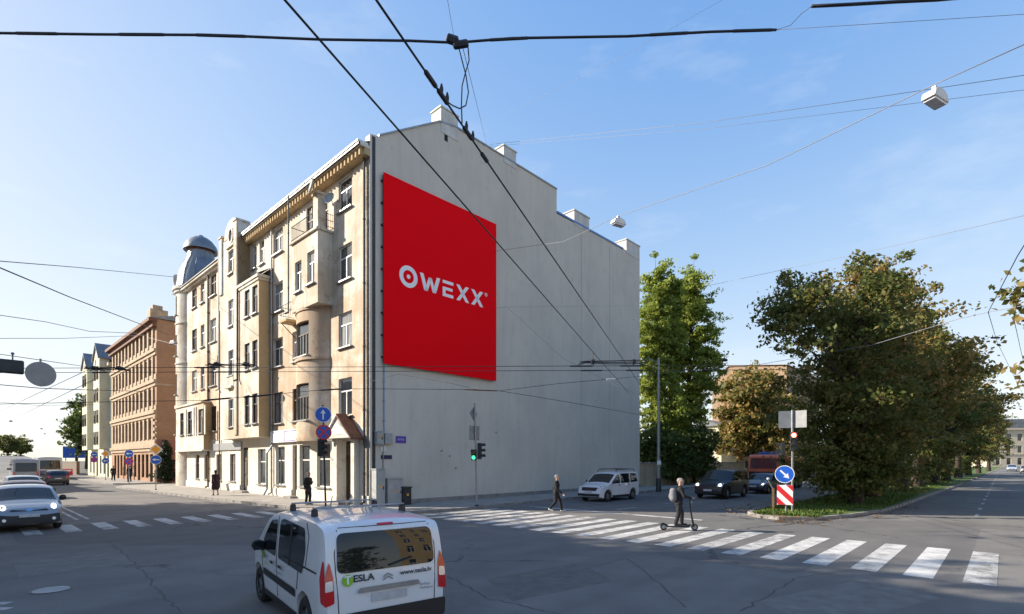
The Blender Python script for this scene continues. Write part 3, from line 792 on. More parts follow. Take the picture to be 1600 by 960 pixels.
for (a, b, zt) in ((15.72, 16.3, 19.15), (18.75, 19.3, 18.75)):
    mb = MB(); mb.box(-b, -a, -D2 - 0.1, -0.003, 4.2 if a < 16 else 14.6, zt); mb.box(-b - 0.06, -a + 0.06, -D2 - 0.16, -0.003, zt, zt + 0.14)
    mb.build('gable_pier', M['cream'], bld, bevel=0.015)
mb = MB(); mb.prism([(15.8, 18.4), (19.2, 18.4), (17.5, 19.9)], -4.5, -0.02, lambda a, b, c: LP(a, c, b)); mb.build('gable_roof', M['roof'], bld)
mb = MB(); mb.box(-ctr - 0.8, -ctr + 0.8, -D2 - 0.12, -D2 - 0.004, 17.62, 17.78); mb.box(-ctr - 0.7, -ctr + 0.7, -D2 - 0.25, -D2 - 0.004, 7.55, 7.7); mb.box(-ctr - 0.62, -ctr + 0.62, -D2 - 0.1, -D2 - 0.004, 7.7, 8.4); mb.build('moulding', M['cream'], bld, bevel=0.02)
# low oriel near the turret, first floor only
D3 = 0.62
hL = [(s_at(318, D3), s_at(310, D3), 4.65, 6.6), (s_at(300, D3), s_at(293, D3), 4.65, 6.6), (s_at(287, D3), s_at(281.5, D3), 4.65, 6.6)]
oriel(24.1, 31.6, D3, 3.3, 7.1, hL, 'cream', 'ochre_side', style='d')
mb = MB(); mb.box(-31.7, -24.0, -D3 - 0.12, -0.003, 7.1, 7.26); mb.box(-31.65, -24.05, -D3 - 0.06, -0.003, 3.18, 3.3); mb.build('cornice', M['cream'], bld, bevel=0.02)
mb = MB()
for a in (s_at(291, D3), s_at(303, D3), s_at(306.5, D3), s_at(321, D3)): mb.box(-a - 0.12, -a + 0.12, -D3 - 0.06, -D3 - 0.003, 4.5, 6.85)
mb.build('oriel_pilaster', M['cream'], bld)
# panels of signboard above the left shop
mb = MB(); mb.box(-29.5, -24.6, -0.12, -0.003, 2.98, 3.16); mb.box(-23.4, -17.2, -0.12, -0.003, 3.2, 3.75); mb.build('shop_fascia', M['metal'], bld)

# --- corner turret with bell dome
CY = Cyl(32.0, -1.5, 2.0)
th = [(-4, 16, FL[f][0], FL[f][1]) for f in (2, 3, 4, 5)] + [(62, 84, FL[f][0], FL[f][1]) for f in (2, 3, 4, 5)]
mb = MB(); panel(mb, CY, -70, 150, 0.05, 18.1, th, div=44)
mb.build('turret_wall', M['cream'], bld, smooth=40)
for h in th: window(CY, h, style='d', pv=0)
for z0, z1, p in ((18.0, 18.25, 0.28), (17.75, 18.0, 0.15), (7.3, 7.45, 0.1), (11.2, 11.32, 0.08), (14.85, 14.97, 0.08)):
    mb = MB(); mb.lathe([(1.9, z0), (2.0 + p, z0), (2.0 + p, z1), (1.9, z1)], 36, 0, Matrix.Translation(LP(32.0, -1.5, 0))); mb.build('turret_moulding', M['cream'], bld, smooth=30)
dome_p = [(2.1, 18.25), (2.0, 18.6), (1.92, 19.2), (1.8, 19.8), (1.6, 20.4), (1.36, 20.9), (1.18, 21.3), (1.1, 21.7), (1.1, 22.05)]
mb = MB(); mb.lathe(dome_p, 24, 0, Matrix.Translation(LP(32.0, -1.5, 0))); dome = mb.build('dome', M['dome'], bld, smooth=50)
mb = MB()
for k in range(12):
    a = 2 * math.pi * k / 12
    mb.tube([Vector((r * math.cos(a), r * math.sin(a), z)) + LP(32, -1.5, 0) for r, z in dome_p], 0.035, 5)
mb.build('dome_rib', M['dome'], dome)
mb = MB(); mb.lathe([(1.1, 21.95), (1.13, 22.05), (1.13, 22.3)], 24, 0, Matrix.Translation(LP(32, -1.5, 0))); mb.build('dome_collar', M['rust'], dome)
mb = MB(); mb.lathe([(1.1, 22.2), (1.46, 22.08), (1.46, 22.2), (1.3, 22.65), (1.0, 23.05), (0.6, 23.35), (0.28, 23.45), (0.2, 23.6), (0.001, 23.62)], 16, 0, Matrix.Translation(LP(32, -1.5, 0))); mb.build('dome_cap', M['dome'], dome, smooth=30)
# oculus ornament on the dome
mb = MB(); oc = LP(32 + 1.9 * math.sin(R(35)), -1.5 + 1.9 * math.cos(R(35)), 19.2)
Mo = Matrix.Translation(oc) @ Matrix.Rotation(R(-35) if False else math.atan2(-math.cos(R(35)), -math.sin(R(35))), 4, 'Z') @ Matrix.Rotation(R(90), 4, 'Y')
mb.lathe([(0.32, -0.3), (0.55, -0.3), (0.6, 0.22), (0.34, 0.22), (0.32, -0.3)], 16, 0, Mo); mb.build('oculus', M['stone'], dome)

# --- cornice, brackets, eaves
mb = MB()
mb.box(-15.7, 0.02, -0.55, -0.003, 17.97, 18.12)
mb.box(-31.0, -19.3, -0.42, -0.003, 17.75, 17.92); mb.box(-31.0, -19.3, -0.25, -0.003, 17.6, 17.75)
mb.build('cornice', M['cream'], bld)
mb = MB()
mb.box(-15.7, 0.01, -0.301, -0.003, 17.62, 17.968)
k = 0.15
while k < 15.5:
    mb.box(-k - 0.13, -k, -0.48, -0.303, 17.6, 17.966); k += 0.36
mo = mb.build('cornice_brackets', M['ochre_side'], bld); mo['kind'] = 'stuff'
mb = MB(); mb.box(-15.7, 0.0, -0.64, -0.552, 17.99, 18.11); mb.box(-31, -19.3, -0.5, -0.35, 17.922, 18.0); mb.build('gutter', M['darkmetal'], bld)
# roof
mb = MB(); mb.box(-15.7, 0.0, -0.68, -0.1, 18.123, 18.22); mb.build('eaves_sheet', M['white'], bld)
mb = MB()
mb.add([LP(0, 0.3, 18.23), LP(15.7, 0.3, 18.23), LP(15.7, -5.3, 21.3), LP(0, -5.3, 21.3), LP(34, -5.3, 21.3), LP(19.3, 0.4, 18.0), LP(34, 0.4, 18.0), LP(15.7, 0.4, 18.0)], [(0, 1, 2, 3), (7, 5, 2), (5, 6, 4, 2)])
mb.add([LP(0, -5.3, 21.3), LP(34, -5.3, 21.3), LP(34, -14, 20.5), LP(0, -14, 20.5)], [(0, 1, 2, 3)])
mb.build('roof', M['roof'], bld)
mb = MB(); mb.box(-34, -33.98, 1.5, 14, 0, 20.4); mb.box(-34, 0, 13.98, 14.0, 0, 20.5); mb.build('rear_wall', M['cream'], bld)
# dormer-like dark roof hump beside the gable
mb = MB(); mb.prism([(13.6, 18.3), (15.6, 18.3), (15.4, 19.3), (14.4, 19.1)], -3.5, -0.3, lambda a, b, c: LP(a, c, b)); mb.build('dormer_roof', M['roof'], bld)

# --- blind side wall
prof = [(0, 0), (26.5, 0), (26.5, 20.1), (14.95, 19.9), (14.95, 21.6), (5.6, 21.65), (4.4, 21.4), (0.5, 18.85), (0.0, 18.75)]
mb = MB(); mb.prism(prof, 0.0, 0.42, lambda a, b, c: Vector((0.0 - c + 0.0, a, b)))
mb.build('side_wall', M['firewall'], bld)
mb = MB()
for (a, b) in ((prof[4], prof[5]), (prof[5], prof[6]), (prof[6], prof[7])):
    mb.add([Vector((0.06, a[0], a[1])), Vector((0.06, b[0], b[1])), Vector((-0.5, b[0], b[1])), Vector((-0.5, a[0], a[1])),
            Vector((0.06, a[0], a[1] + 0.09)), Vector((0.06, b[0], b[1] + 0.09)), Vector((-0.5, b[0], b[1] + 0.09)), Vector((-0.5, a[0], a[1] + 0.09))],
           [(0, 1, 5, 4), (4, 5, 6, 7), (2, 3, 7, 6), (0, 1, 2, 3), (1, 2, 6, 5), (0, 3, 7, 4)])
mb.build('wall_coping', M['metal'], bld)
mb = MB(); mb.box(-0.6, 0.05, 15.0, 23.8, 19.96, 20.1); mb.build('wall_flashing', M['flash'], bld)
mb = MB(); mb.box(-0.5, 0.015, 0.12, 0.30, 0.12, 18.7); mb.build('corner_strip', M['darkmetal'], bld)
for (t0, t1, z0, z1, dx) in ((4.5, 5.75, 20.9, 22.3, 0.55), (9.55, 10.7, 21.3, 22.35, 0.6), (17.0, 18.9, 19.8, 20.85, 0.7), (24.3, 26.45, 19.8, 20.95, 0.7)):
    mb = MB(); mb.box(-dx - 0.3, 0.03, t0, t1, z0, z1); mb.box(-dx - 0.36, 0.08, t0 - 0.06, t1 + 0.06, z1, z1 + 0.1); mb.build('chimney', M['chimney'], bld, bevel=0.015)
# faint flue seam and hatch on the side wall
mb = MB(); tt = t_at(697); mb.box(-0.05, 0.012, tt - 0.12, tt + 0.12, 20.55, 20.95); mb.build('vent_hole', M['void'], bld)
mb = MB()
for t_, w_ in ((t_at(915), 0.55), (t_at(958), 0.5)): mb.box(-0.01, 0.035, t_ - w_, t_ + w_, 0.1, 19.6)
mb.build('flue_strip', M['firewall'], bld)
mb = MB()
for (px, z0) in ((690, 2.9), (703, 2.6), (712, 1.9), (775, 4.1), (990, 14.4), (931, 7.0)):
    t_ = t_at(px); mb.box(-0.02, 0.012, t_ - rnd.uniform(.03, .07), t_ + rnd.uniform(.03, .07), z0, z0 + rnd.uniform(.05, .12))
mb.build('plaster_scar', M['kerb'], bld)
# darker strip along the foot of the wall
mb = MB(); mb.box(0.002, 0.06, 0.4, 26.4, 0.1, 0.34); mb.build('side_plinth', M['kerb'], bld)

# --- downpipes
def downpipe(s, d, z0, z1, m='metal', r=0.06):
    mb = MB(); mb.tube([LP(s, d, z1 + 0.15), LP(s, d + 0.0, z1 - 0.3), LP(s, d, z0 + 0.5), LP(s, d, z0 + 0.12), LP(s - 0.02, d + 0.22, z0)], r, 8)
    for k in range(int((z1 - z0) / 3.2)): mb.tube([LP(s, d, z0 + 1.5 + 3.2 * k), LP(s, d, z0 + 1.6 + 3.2 * k)], r * 1.25, 8)
    mb.build('downpipe', M[m], bld)
downpipe(11.78, 0.1, 0.2, 17.8); downpipe(s_at(325, .1), 0.1, 0.2, 17.6, 'brownwood', 0.08); downpipe(7.25, 0.95, 10.9, 17.7, 'darkmetal', 0.045)
downpipe(0.35, 0.12, 0.2, 17.8, 'darkmetal'); downpipe(19.5, 0.85, 7.6, 17.8, 'metal', 0.05); downpipe(15.55, D2 + 0.1, 7.9, 14.1, 'brownwood', 0.07); downpipe(s_at(343, .1), 0.1, 0.2, 14, 'brownwood', 0.05)
# bent outlet pipes at the foot
mb = MB(); mb.tube([LP(11.6, 0.12, 3.4), LP(11.6, 0.45, 2.9), LP(11.6, 0.45, 0.6), LP(11.5, 0.7, 0.2)], 0.07, 8); mb.build('downpipe', M['metal'], bld)
# house number and notices beside the portal, letters too small to read
mb = MB(); mb.box(-3.75, -3.4, -0.03, -0.003, 2.35, 2.5); mb.box(-3.6, -3.45, -0.03, -0.003, 2.6, 2.75); mb.build('notice_plate', M['greyink'], bld)

# ------------------------------------------------------------------ red billboard
bt0, bt1, bz0, bz1 = 0.66, 8.71, 7.33, 17.03
bb = thing('billboard', 'large red wall banner with white lettering on the grey blind wall', 'billboard', C0, BROT)
mb = MB(); mb.box(0.16, 0.20, bt0, bt1, bz0, bz1); mb.build('banner', M['red'], bb)
mb = MB()
for (a, b, c, d) in ((bt0 + .05, bt1 - .05, bz0 + .05, bz0 + .13), (bt0 + .05, bt1 - .05, bz1 - .13, bz1 - .05)): mb.box(0.04, 0.158, a, b, c, d)
for q in (bt0 + .05, (bt0 + bt1) / 2, bt1 - .13): mb.box(0.04, 0.158, q, q + .08, bz0 + .13, bz1 - .13)
mb.build('frame', M['darkmetal'], bb)
for k in range(9):  # small dark blocks, added to stand for shadows along the banner's edge
    mb = MB(); z = bz0 + 0.3 + k * 1.12; mb.box(0.0, 0.15, bt0 - 0.05, bt0 + 0.03, z, z + 0.08); mb.build('bracket', M['darkmetal'], bb)
def letter(polys, name='letter'):
    mb = MB()
    for p in polys: mb.prism(p, 0.202, 0.215, lambda a, b, c: Vector((c, a, b)))
    return mb.build(name, M['letter'], bb)
zb, zt = 11.63, 12.53
mb = MB(); Mr = Matrix.Translation((0.202, 2.17, 12.1)) @ Matrix.Rotation(R(90), 4, 'Y')
mb.lathe([(0.34, 0.0), (0.34, 0.013), (0.575, 0.013), (0.575, 0.0)], 40, 0, Mr); mb.lathe([(0.001, 0.013), (0.115, 0.013), (0.115, 0.0)], 20, 0, Mr); mb.build('letter', M['letter'], bb)
def bar(a, b, w): # slanted stroke, horizontal cut ends
    return [(a[0] - w, a[1]), (a[0] + w, a[1]), (b[0] + w, b[1]), (b[0] - w, b[1])]
w0, w1 = 2.92, 4.27
letter([bar((w0 + .10, zt), (w0 + .40, zb), .115), bar((w0 + .68, zt - .12), (w0 + .40, zb), .10), bar((w0 + .68, zt - .12), (w0 + .95, zb), .10), bar((w1 - .10, zt), (w0 + .95, zb), .115)])
e0, e1 = 4.47, 5.24
letter([[(e0, zt - .17), (e1, zt - .17), (e1, zt), (e0, zt)], [(e0, zb), (e1, zb), (e1, zb + .17), (e0, zb + .17)], [(e0, zb + .37), (e1 - .06, zb + .37), (e1 - .06, zb + .53), (e0, zb + .53)], [(e0, zb + .172), (e0 + .2, zb + .172), (e0 + .2, zb + .368), (e0, zb + .368)]])
for x0, x1 in ((5.46, 6.44), (6.61, 7.58)):
    xm, zm = (x0 + x1) / 2, (zb + zt) / 2
    letter([bar((x0 + .13, zt), (x1 - .13, zb), .13), bar((x1 - .13, zt), (xm + .02, zm + .03), .125), bar((xm - .02, zm - .03), (x0 + .13, zb), .125)])
mb = MB(); Mr = Matrix.Translation((0.202, 7.83, 12.46)) @ Matrix.Rotation(R(90), 4, 'Y'); mb.lathe([(0.085, 0), (0.085, 0.01), (0.11, 0.01), (0.11, 0)], 18, 0, Mr)
mb.build('registered_mark', M['letter'], bb)
letter([[(7.80, 12.41), (7.82, 12.41), (7.82, 12.51), (7.80, 12.51)], [(7.822, 12.49), (7.86, 12.49), (7.86, 12.51), (7.822, 12.51)], [(7.822, 12.45), (7.86, 12.45), (7.86, 12.47), (7.822, 12.47)], [(7.83, 12.45), (7.85, 12.45), (7.875, 12.41), (7.855, 12.41)]], 'registered_mark')
# ------------------------------------------------------------------ other buildings
def row_house(name, label, s0, s1, depth, H, floors, nwin, wall_m, side_m, sill0=4.6, pitch=3.3, wh=2.0, ww=1.0, gf=True, trim='stone', style='x'):
    t = thing(name, label, 'building', C0, BROT)
    F = Flat(0); holes = []
    for f in range(floors):
        for k in range(nwin):
            a = s0 + 1.2 + (s1 - s0 - 2.4) * (k + 0.5) / nwin
            holes.append((a - ww / 2, a + ww / 2, sill0 + f * pitch, sill0 + f * pitch + wh))
    ghs = []
    if gf:
        for k in range(nwin):
            a = s0 + 1.2 + (s1 - s0 - 2.4) * (k + 0.5) / nwin
            ghs.append((a - ww * 0.6, a + ww * 0.6, 0.5 if k % 3 else 0.1, 3.1))
    mb = MB(); panel(mb, F, s0, s1, 0.05, H, holes + ghs, depth=0.25); mb.build('street_wall', M[wall_m], t)
    mb = MB(); mb.add([LP(s0, 0, 0), LP(s0, -depth, 0), LP(s0, -depth, H), LP(s0, 0, H)], [(0, 1, 2, 3)]); mb.add([LP(s1, 0, 0), LP(s1, -depth, 0), LP(s1, -depth, H), LP(s1, 0, H)], [(0, 1, 2, 3)])
    mb.add([LP(s0, -depth, 0), LP(s1, -depth, 0), LP(s1, -depth, H), LP(s0, -depth, H)], [(0, 1, 2, 3)]); mb.build('side_wall', M[side_m], t)
    for h in holes: window(F, h, t, style, 0.25, sill=False, pv=rnd.choice([0, 0, 1]))
    for h in ghs: window(F, h, t, 'd', 0.25, sill=False, pv=0)
    return t, F, holes

# brown brick house
bs0, bs1, bH = 41.3, 64.6, 17.2
brk, FB, bh_ = row_house('brick_house', 'brown brick house with cream window trim behind the cream corner building', bs0, bs1, 14, bH, 4, 11, 'brick', 'brick', sill0=4.7, pitch=3.25, wh=2.05, ww=1.05)
for k, z in enumerate((3.75, 7.35, 10.6, 13.85)):
    mb = MB(); mb.box(-bs1, -bs0 + 0.04, -0.28, -0.003, z, z + 0.3); mb.box(-bs1, -bs0 + 0.04, -0.14, -0.003, z - 0.35, z); mb.build('band', M['trim'], brk)
    mb = MB(); mb.box(-bs1, -bs0 + 0.02, -0.08, -0.003, z + 0.302, z + 0.9); mb.build('apron', M['trim'], brk)
mb = MB(); mb.box(-bs1 - 0.2, -bs0 + 0.25, -0.75, -0.003, bH - 0.3, bH + 0.05); mb.box(-bs1, -bs0 + 0.1, -0.4, -0.003, bH - 0.8, bH - 0.302); mb.build('cornice', M['rust'], brk)
for k in range(12):
    a = bs0 + 1.2 + (bs1 - bs0 - 2.4) * k / 11
    for f in range(4):
        z = 4.7 + f * 3.25
        mb = MB(); mb.box(-a - 0.3, -a + 0.3, -0.16, -0.003, z - 0.05, z + 2.2); mb.build('pilaster', M['trim'] if k in (0, 11) or f in (0,) else M['trim'], brk)
mb = MB()
for f in range(6): mb.box(-bs0 - 0.6, -bs0 + 0.05, -0.2, -0.003, 4.3 + f * 0.62, 4.3 + f * 0.62 + 0.32)
for f in range(5): mb.box(-bs0 - 0.6, -bs0 + 0.05, -0.2, -0.003, 0.4 + f * 0.7, 0.4 + f * 0.7 + 0.35)
q = mb.build('quoins', M['trim'], brk); q['kind'] = 'stuff'
mb = MB(); mb.add([LP(bs0 - .2, 0.6, bH + .05), LP(bs1, 0.6, bH + .05), LP(bs1, -7, bH + 2.0), LP(bs0 - .2, -7, bH + 2.0), LP(bs1, -14, bH + .05), LP(bs0 - .2, -14, bH + .05)], [(0, 1, 2, 3), (3, 2, 4, 5), (0, 3, 5)]); mb.build('roof', M['roof'], brk)
mb = MB(); mb.box(-bs0 - 1.2, -bs0 + 0.15, -0.6, 1.0, bH + 0.06, bH + 1.0); mb.box(-bs0 - 0.9, -bs0 - 0.2, -0.3, 0.6, bH + 1.0, bH + 1.5); mb.build('corner_acroterion', M['trim'], brk, bevel=0.05)
mb = MB(); mb.box(-bs0 + 0.003, -bs0 + 0.06, 0.02, 13.9, 0.1, 4.6); mb.build('base_course', M['brickred'], brk)
mb = MB(); mb.box(-bs0 + 0.003, -bs0 + 0.05, 0.02, 13.9, 10.3, 10.5); mb.build('side_band', M['trim'], brk)

# pale house with two gabled bays
ps0, ps1, pH = 64.8, 84.0, 15.6
pal, FP, ph_ = row_house('pale_house', 'pale green plaster house with two gabled bays at the far end of the row', ps0, ps1, 14, pH, 4, 6, 'paleplaster', 'paleplaster', sill0=4.2, pitch=3.0, wh=1.8, ww=1.1)
for (a, b) in ((66.5, 71.0), (76.5, 81.0)):
    mb = MB(); mb.prism([(a, 4.0), (b, 4.0), (b, 16.4), ((a + b) / 2, 18.5), (a, 16.4)], 0.0 + .003, 1.1, lambda p, q_, c: LP(p, c, q_)); mb.build('gabled_bay', M['paleplaster'], pal)
    for f in range(4):
        for (p, q_) in ((a + 0.7, a + 1.8), (b - 1.8, b - 0.7)):
            window(Flat(1.1), (p, q_, 4.6 + f * 3.0, 6.4 + f * 3.0), pal, 'd', 0.02, sill=False, pv=0)
    mb = MB(); mb.prism([(a - .2, 16.3), ((a + b) / 2, 18.55), ((a + b) / 2, 18.75), (a - .2, 16.5)], -3, 1.3, lambda p, q_, c: LP(p, c, q_)); mb.prism([(b + .2, 16.3), ((a + b) / 2, 18.55), ((a + b) / 2, 18.75), (b + .2, 16.5)], -3, 1.3, lambda p, q_, c: LP(p, c, q_)); mb.build('bay_roof', M['roof'], pal)
mb = MB(); mb.box(-ps1, -ps0, -0.4, -0.003, pH - .3, pH + .1); mb.build('cornice', M['paleplaster'], pal)
mb = MB(); mb.add([LP(ps0, 0.4, pH + .1), LP(ps1, 0.4, pH + .1), LP(ps1, -6, pH + 2), LP(ps0, -6, pH + 2)], [(0, 1, 2, 3)]); mb.build('roof', M['roof'], pal)

# tan house behind the poplars, seen end-on
Yt = 84
t_ = thing('tan_house', 'tan plastered house with blank end wall between poplars and autumn trees', 'building', (at(1113, 720, Yt).x, Yt, 0), BROT)
mb = MB(); mb.prism([(0, 0), (11, 0), (11, 16.3), (2.6, 17.2), (0, 14.8)], 0, 18, lambda a, b, c: Vector((a, c, b))); mb.build('walls', M['tanplaster'], t_)
mb = MB(); mb.prism([(-.2, 14.7), (2.6, 17.25), (11.2, 16.35), (11.2, 16.5), (2.6, 17.4), (-.2, 14.85)], -0.15, 18.2, lambda a, b, c: Vector((a, c, b))); mb.build('roof', M['tanplaster'], t_)
for k in range(3):
    for f in range(4):
        mb = MB(); z = 1.4 + f * 3.6; y = 3 + k * 5; mb.box(-0.03, -0.003, y, y + 1.2, z, z + 1.9); w_ = mb.build('window', M['glass'], t_)
        mb = MB(); mb.box(-0.06, -0.032, y + .57, y + .63, z, z + 1.9); mb.box(-0.06, -0.032, y, y + 1.2, z + 1.2, z + 1.26); mb.build('frame', M['white'], w_)
# yellow lean-to at its side
t_ = thing('yellow_house', 'narrow sunlit yellow house wall beside the poplar trunk', 'building', (at(1104, 720, 78).x, 78, 0), BROT)
mb = MB(); mb.box(-3, 2.2, 0, 6, 0, 7.5); mb.build('walls', M['paleplaster'], t_)
mb = MB(); mb.prism([(-3.3, 7.5), (2.5, 7.5), (-0.4, 8.6)], -0.3, 6.3, lambda a, b, c: Vector((a, c, b))); mb.build('roof', M['roof'], t_)
for f in range(2):
    mb = MB(); mb.box(0.6, 1.5, -0.03, -0.003, 1.2 + f * 3.2, 2.8 + f * 3.2); mb.build('window', M['glass'], t_)

# palace-like house closing the right-hand street
Yf = 185
fh = thing('far_house', 'long cream house with rows of windows closing the right street', 'building', (at(1548, 720, Yf).x, Yf, 0), R(-14))
mb = MB(); Ff = lambda a, z, n=0: Vector((a, -n, z))
holes = [(1.5 + k * 3.2, 2.8 + k * 3.2, 1.0 + f * 4.2, 3.4 + f * 4.2) for k in range(14) for f in range(3)]
panel(mb, Ff, 0, 46, 0, 13.2, holes, depth=0.3); mb.build('street_wall', M['stone'], fh)
for h in holes: window(Ff, h, fh, 'x', 0.3, sill=False, flip=True, pv=0)
mb = MB(); mb.box(-.3, 46.3, -.6, -.003, 13.2, 13.8); mb.build('cornice', M['stone'], fh)
mb = MB(); mb.box(0, 46, -.2, -.003, 4.5, 4.8); mb.build('band', M['stone'], fh)
mb = MB(); mb.prism([(-.3, 13.8), (46.3, 13.8), (44, 17), (2, 17)], -.4, 12, lambda a, b, c: Vector((a, c, b))); mb.build('roof', M['roof'], fh)
mb = MB(); mb.box(0, 46, .35, 12, 0, 13.2); mb.build('body', M['stone'], fh)

# yellow yard wall going on from the blind wall
yw = thing('yard_wall', 'low stained yellowish yard wall with graffiti beside the blind grey wall', 'wall', C0, BROT)
for k in range(9):
    a = 26.6 + k * 4.4
    mb = MB(); mb.box(-0.3, 0.0, a, a + 4.37, 0.05, 2.12); mb.build('wall_panel', M['oldwall'], yw)
    mb = MB(); mb.box(-0.38, 0.08, a, a + 4.37, 2.12, 2.24); mb.build('coping', M['kerb'], yw)
    mb = MB(); mb.box(-0.36, 0.07, a + 4.15, a + 4.37, 0.05, 2.1); mb.build('pier', M['oldwall'], yw)
def scrawl(t0, z0, L, m, seed):
    r = random.Random(seed); mb = MB(); pts = []
    for k in range(26):
        f = k / 25; pts.append((0.012, t0 + f * L + 0.12 * math.sin(k * 2.1), z0 + 0.28 * math.sin(k * 1.7 + r.random()) + 0.06 * r.random()))
    for i in range(len(pts) - 1):
        a, b = Vector(pts[i]), Vector(pts[i + 1]); d = (b - a).normalized(); nn = Vector((0, -d.z, d.y)) * 0.035
        mb.add([a - nn, b - nn, b + nn, a + nn], [(0, 1, 2, 3)])
    mb.build('graffiti', m, yw)
scrawl(33, 1.2, 2.2, mat('spray_violet', (0.10, 0.08, 0.25), 0.7), 1); scrawl(38.5, 1.3, 3.2, mat('spray_brown', (0.12, 0.05, 0.04), 0.7), 2); scrawl(45, 1.2, 2.4, mat('spray_dark', (0.05, 0.05, 0.06), 0.7), 3)

# blue board, fence and crate far down the left street
t_ = thing('roadside_board', 'blue roadside board on legs far down the left street', 'billboard', at(119, 720, 118) * 1.0)
t_.location.z = 1.0; t_.rotation_euler = (0, 0, R(35))
mb = MB(); mb.box(-2.3, 2.3, -.1, .1, 2.0, 4.6); mb.build('board', M['sign_blue'], t_)
for x in (-1.8, 1.8):
    mb = MB(); mb.box(x - .08, x + .08, -.07, .07, -1.2, 2.0); mb.build('leg', M['metal'], t_)
t_ = thing('parapet_wall', 'dark low wall beyond the pale house on the left street', 'wall', sd(86, 1.0), BROT)
mb = MB(); mb.box(-22, 0, -.2, .2, 0, 2.2); mb.build('wall_body', M['brownwood'], t_)
mb = MB(); mb.box(-22, 0, -.28, .28, 2.2, 2.32); mb.build('coping', M['kerb'], t_)
t_ = thing('red_barrier', 'small red plastic road barrier far down the left pavement', 'barrier', sd(83, 2.6), R(30))
mb = MB(); mb.prism([(-.35, 0), (.35, 0), (.2, .3), (.14, 1.1), (-.14, 1.1), (-.2, .3)], -.6, .6, lambda a, b, c: Vector((c, a, b))); mb.build('barrier_body', M['sign_red'], t_, bevel=0.03)
mb = MB(); mb.box(-.45, .45, -.17, -.145, .75, .95); mb.build('reflector', M['sign_white'], t_)

# off-frame corner house, mirrored in the van's rear window
rh = thing('ochre_house', 'ochre house with rows of windows mirrored in the rear window of the white van', 'building', (43, 11.6, 0), R(-111.5))
holes = [(1.2 + k * 2.6, 2.3 + k * 2.6, 1.0 + f * 3.5, 3.0 + f * 3.5) for k in range(9) for f in range(5)]
mb = MB(); panel(mb, Ff, 0, 24, 0, 18.6, holes, depth=0.25); mb.build('street_wall', M['ochre'], rh)
for h in holes: window(Ff, h, rh, 'w', 0.25, sill=False, flip=True, pv=0)
mb = MB(); mb.box(0, 24, .3, 14, 0, 18.6); mb.build('body', M['ochre'], rh)
mb = MB(); mb.box(-.3, 24.3, -.6, -.003, 18.3, 18.8); mb.build('cornice', M['stone'], rh)
mb = MB(); mb.prism([(-.3, 18.8), (24.3, 18.8), (22, 22), (2, 22)], -.4, 14, lambda a, b, c: Vector((a, c, b))); mb.build('roof', M['roof'], rh)

# houses on the near side of the left street, out of frame: their roofs shade the crossing
def near_house(label, s0, s1, d0, H, seed):
    r = random.Random(seed); t = thing('corner_house', label, 'building', C0, BROT)
    Fn = lambda a, z, n=0: LP(a, d0 - n, z)
    nw = int((s1 - s0) / 2.6); holes = [(s0 + 1 + k * 2.6, s0 + 2.1 + k * 2.6, 1.0 + f * 3.5, 3.0 + f * 3.5) for k in range(nw - 1) for f in range(int((H - 1.5) / 3.5))]
    mb = MB(); panel(mb, Fn, s0, s1, 0, H, holes, depth=.25); mb.build('street_wall', M['stone'], t)
    for h in holes: window(Fn, h, t, 'w', .25, sill=False, flip=True, pv=0)
    mb = MB(); mb.box(-s1, -s0, -d0 - 13, -d0 - .26, 0, H); mb.build('body', M['stone'], t)
    mb = MB(); mb.box(-s1 - .2, -s0 + .2, -d0 - .002, -d0 + .5, H - .3, H + .1); mb.build('cornice', M['stone'], t)
    mb = MB(); mb.prism([(d0 - .3, H + .1), (d0 + 13, H + .1), (d0 + 9, H + 2.2), (d0 + 4.5, H + 2.2)], s0, s1, lambda a, b, c: LP(c, a, b)); mb.build('roof', M['roof'], t)
    k = s0 + 1.5
    while k < s1 - 1.5:
        w = r.uniform(.7, 1.8); h = r.uniform(.6, 2.4); q = r.uniform(1.0, 3.0); mb = MB(); mb.box(-k - w, -k, -d0 - q - .9, -d0 - q, H, H + h + .8); mb.build('chimney', M['brickred'], t); k += w + r.uniform(1.2, 4.0)
near_house('pale stone house left of the camera, shading the crossing', -12, 28.5, 22.5, 16.6, 4)
near_house('lower pale stone house farther left, shading a band of the left street', 51, 66, 22.5, 12.6, 6)

# ------------------------------------------------------------------ trees
def mesh_np(name, verts, quads, m):
    me = bpy.data.meshes.new(name)
    nv, nf = len(verts), len(quads)
    me.vertices.add(nv); me.vertices.foreach_set('co', np.asarray(verts, dtype=np.float32).ravel())
    me.loops.add(nf * 4); me.loops.foreach_set('vertex_index', np.asarray(quads, dtype=np.int32).ravel())
    me.polygons.add(nf); me.polygons.foreach_set('loop_start', np.arange(0, nf * 4, 4, dtype=np.int32)); me.polygons.foreach_set('loop_total', np.full(nf, 4, dtype=np.int32))
    me.materials.append(m); me.update(calc_edges=True); me.validate()
    return me

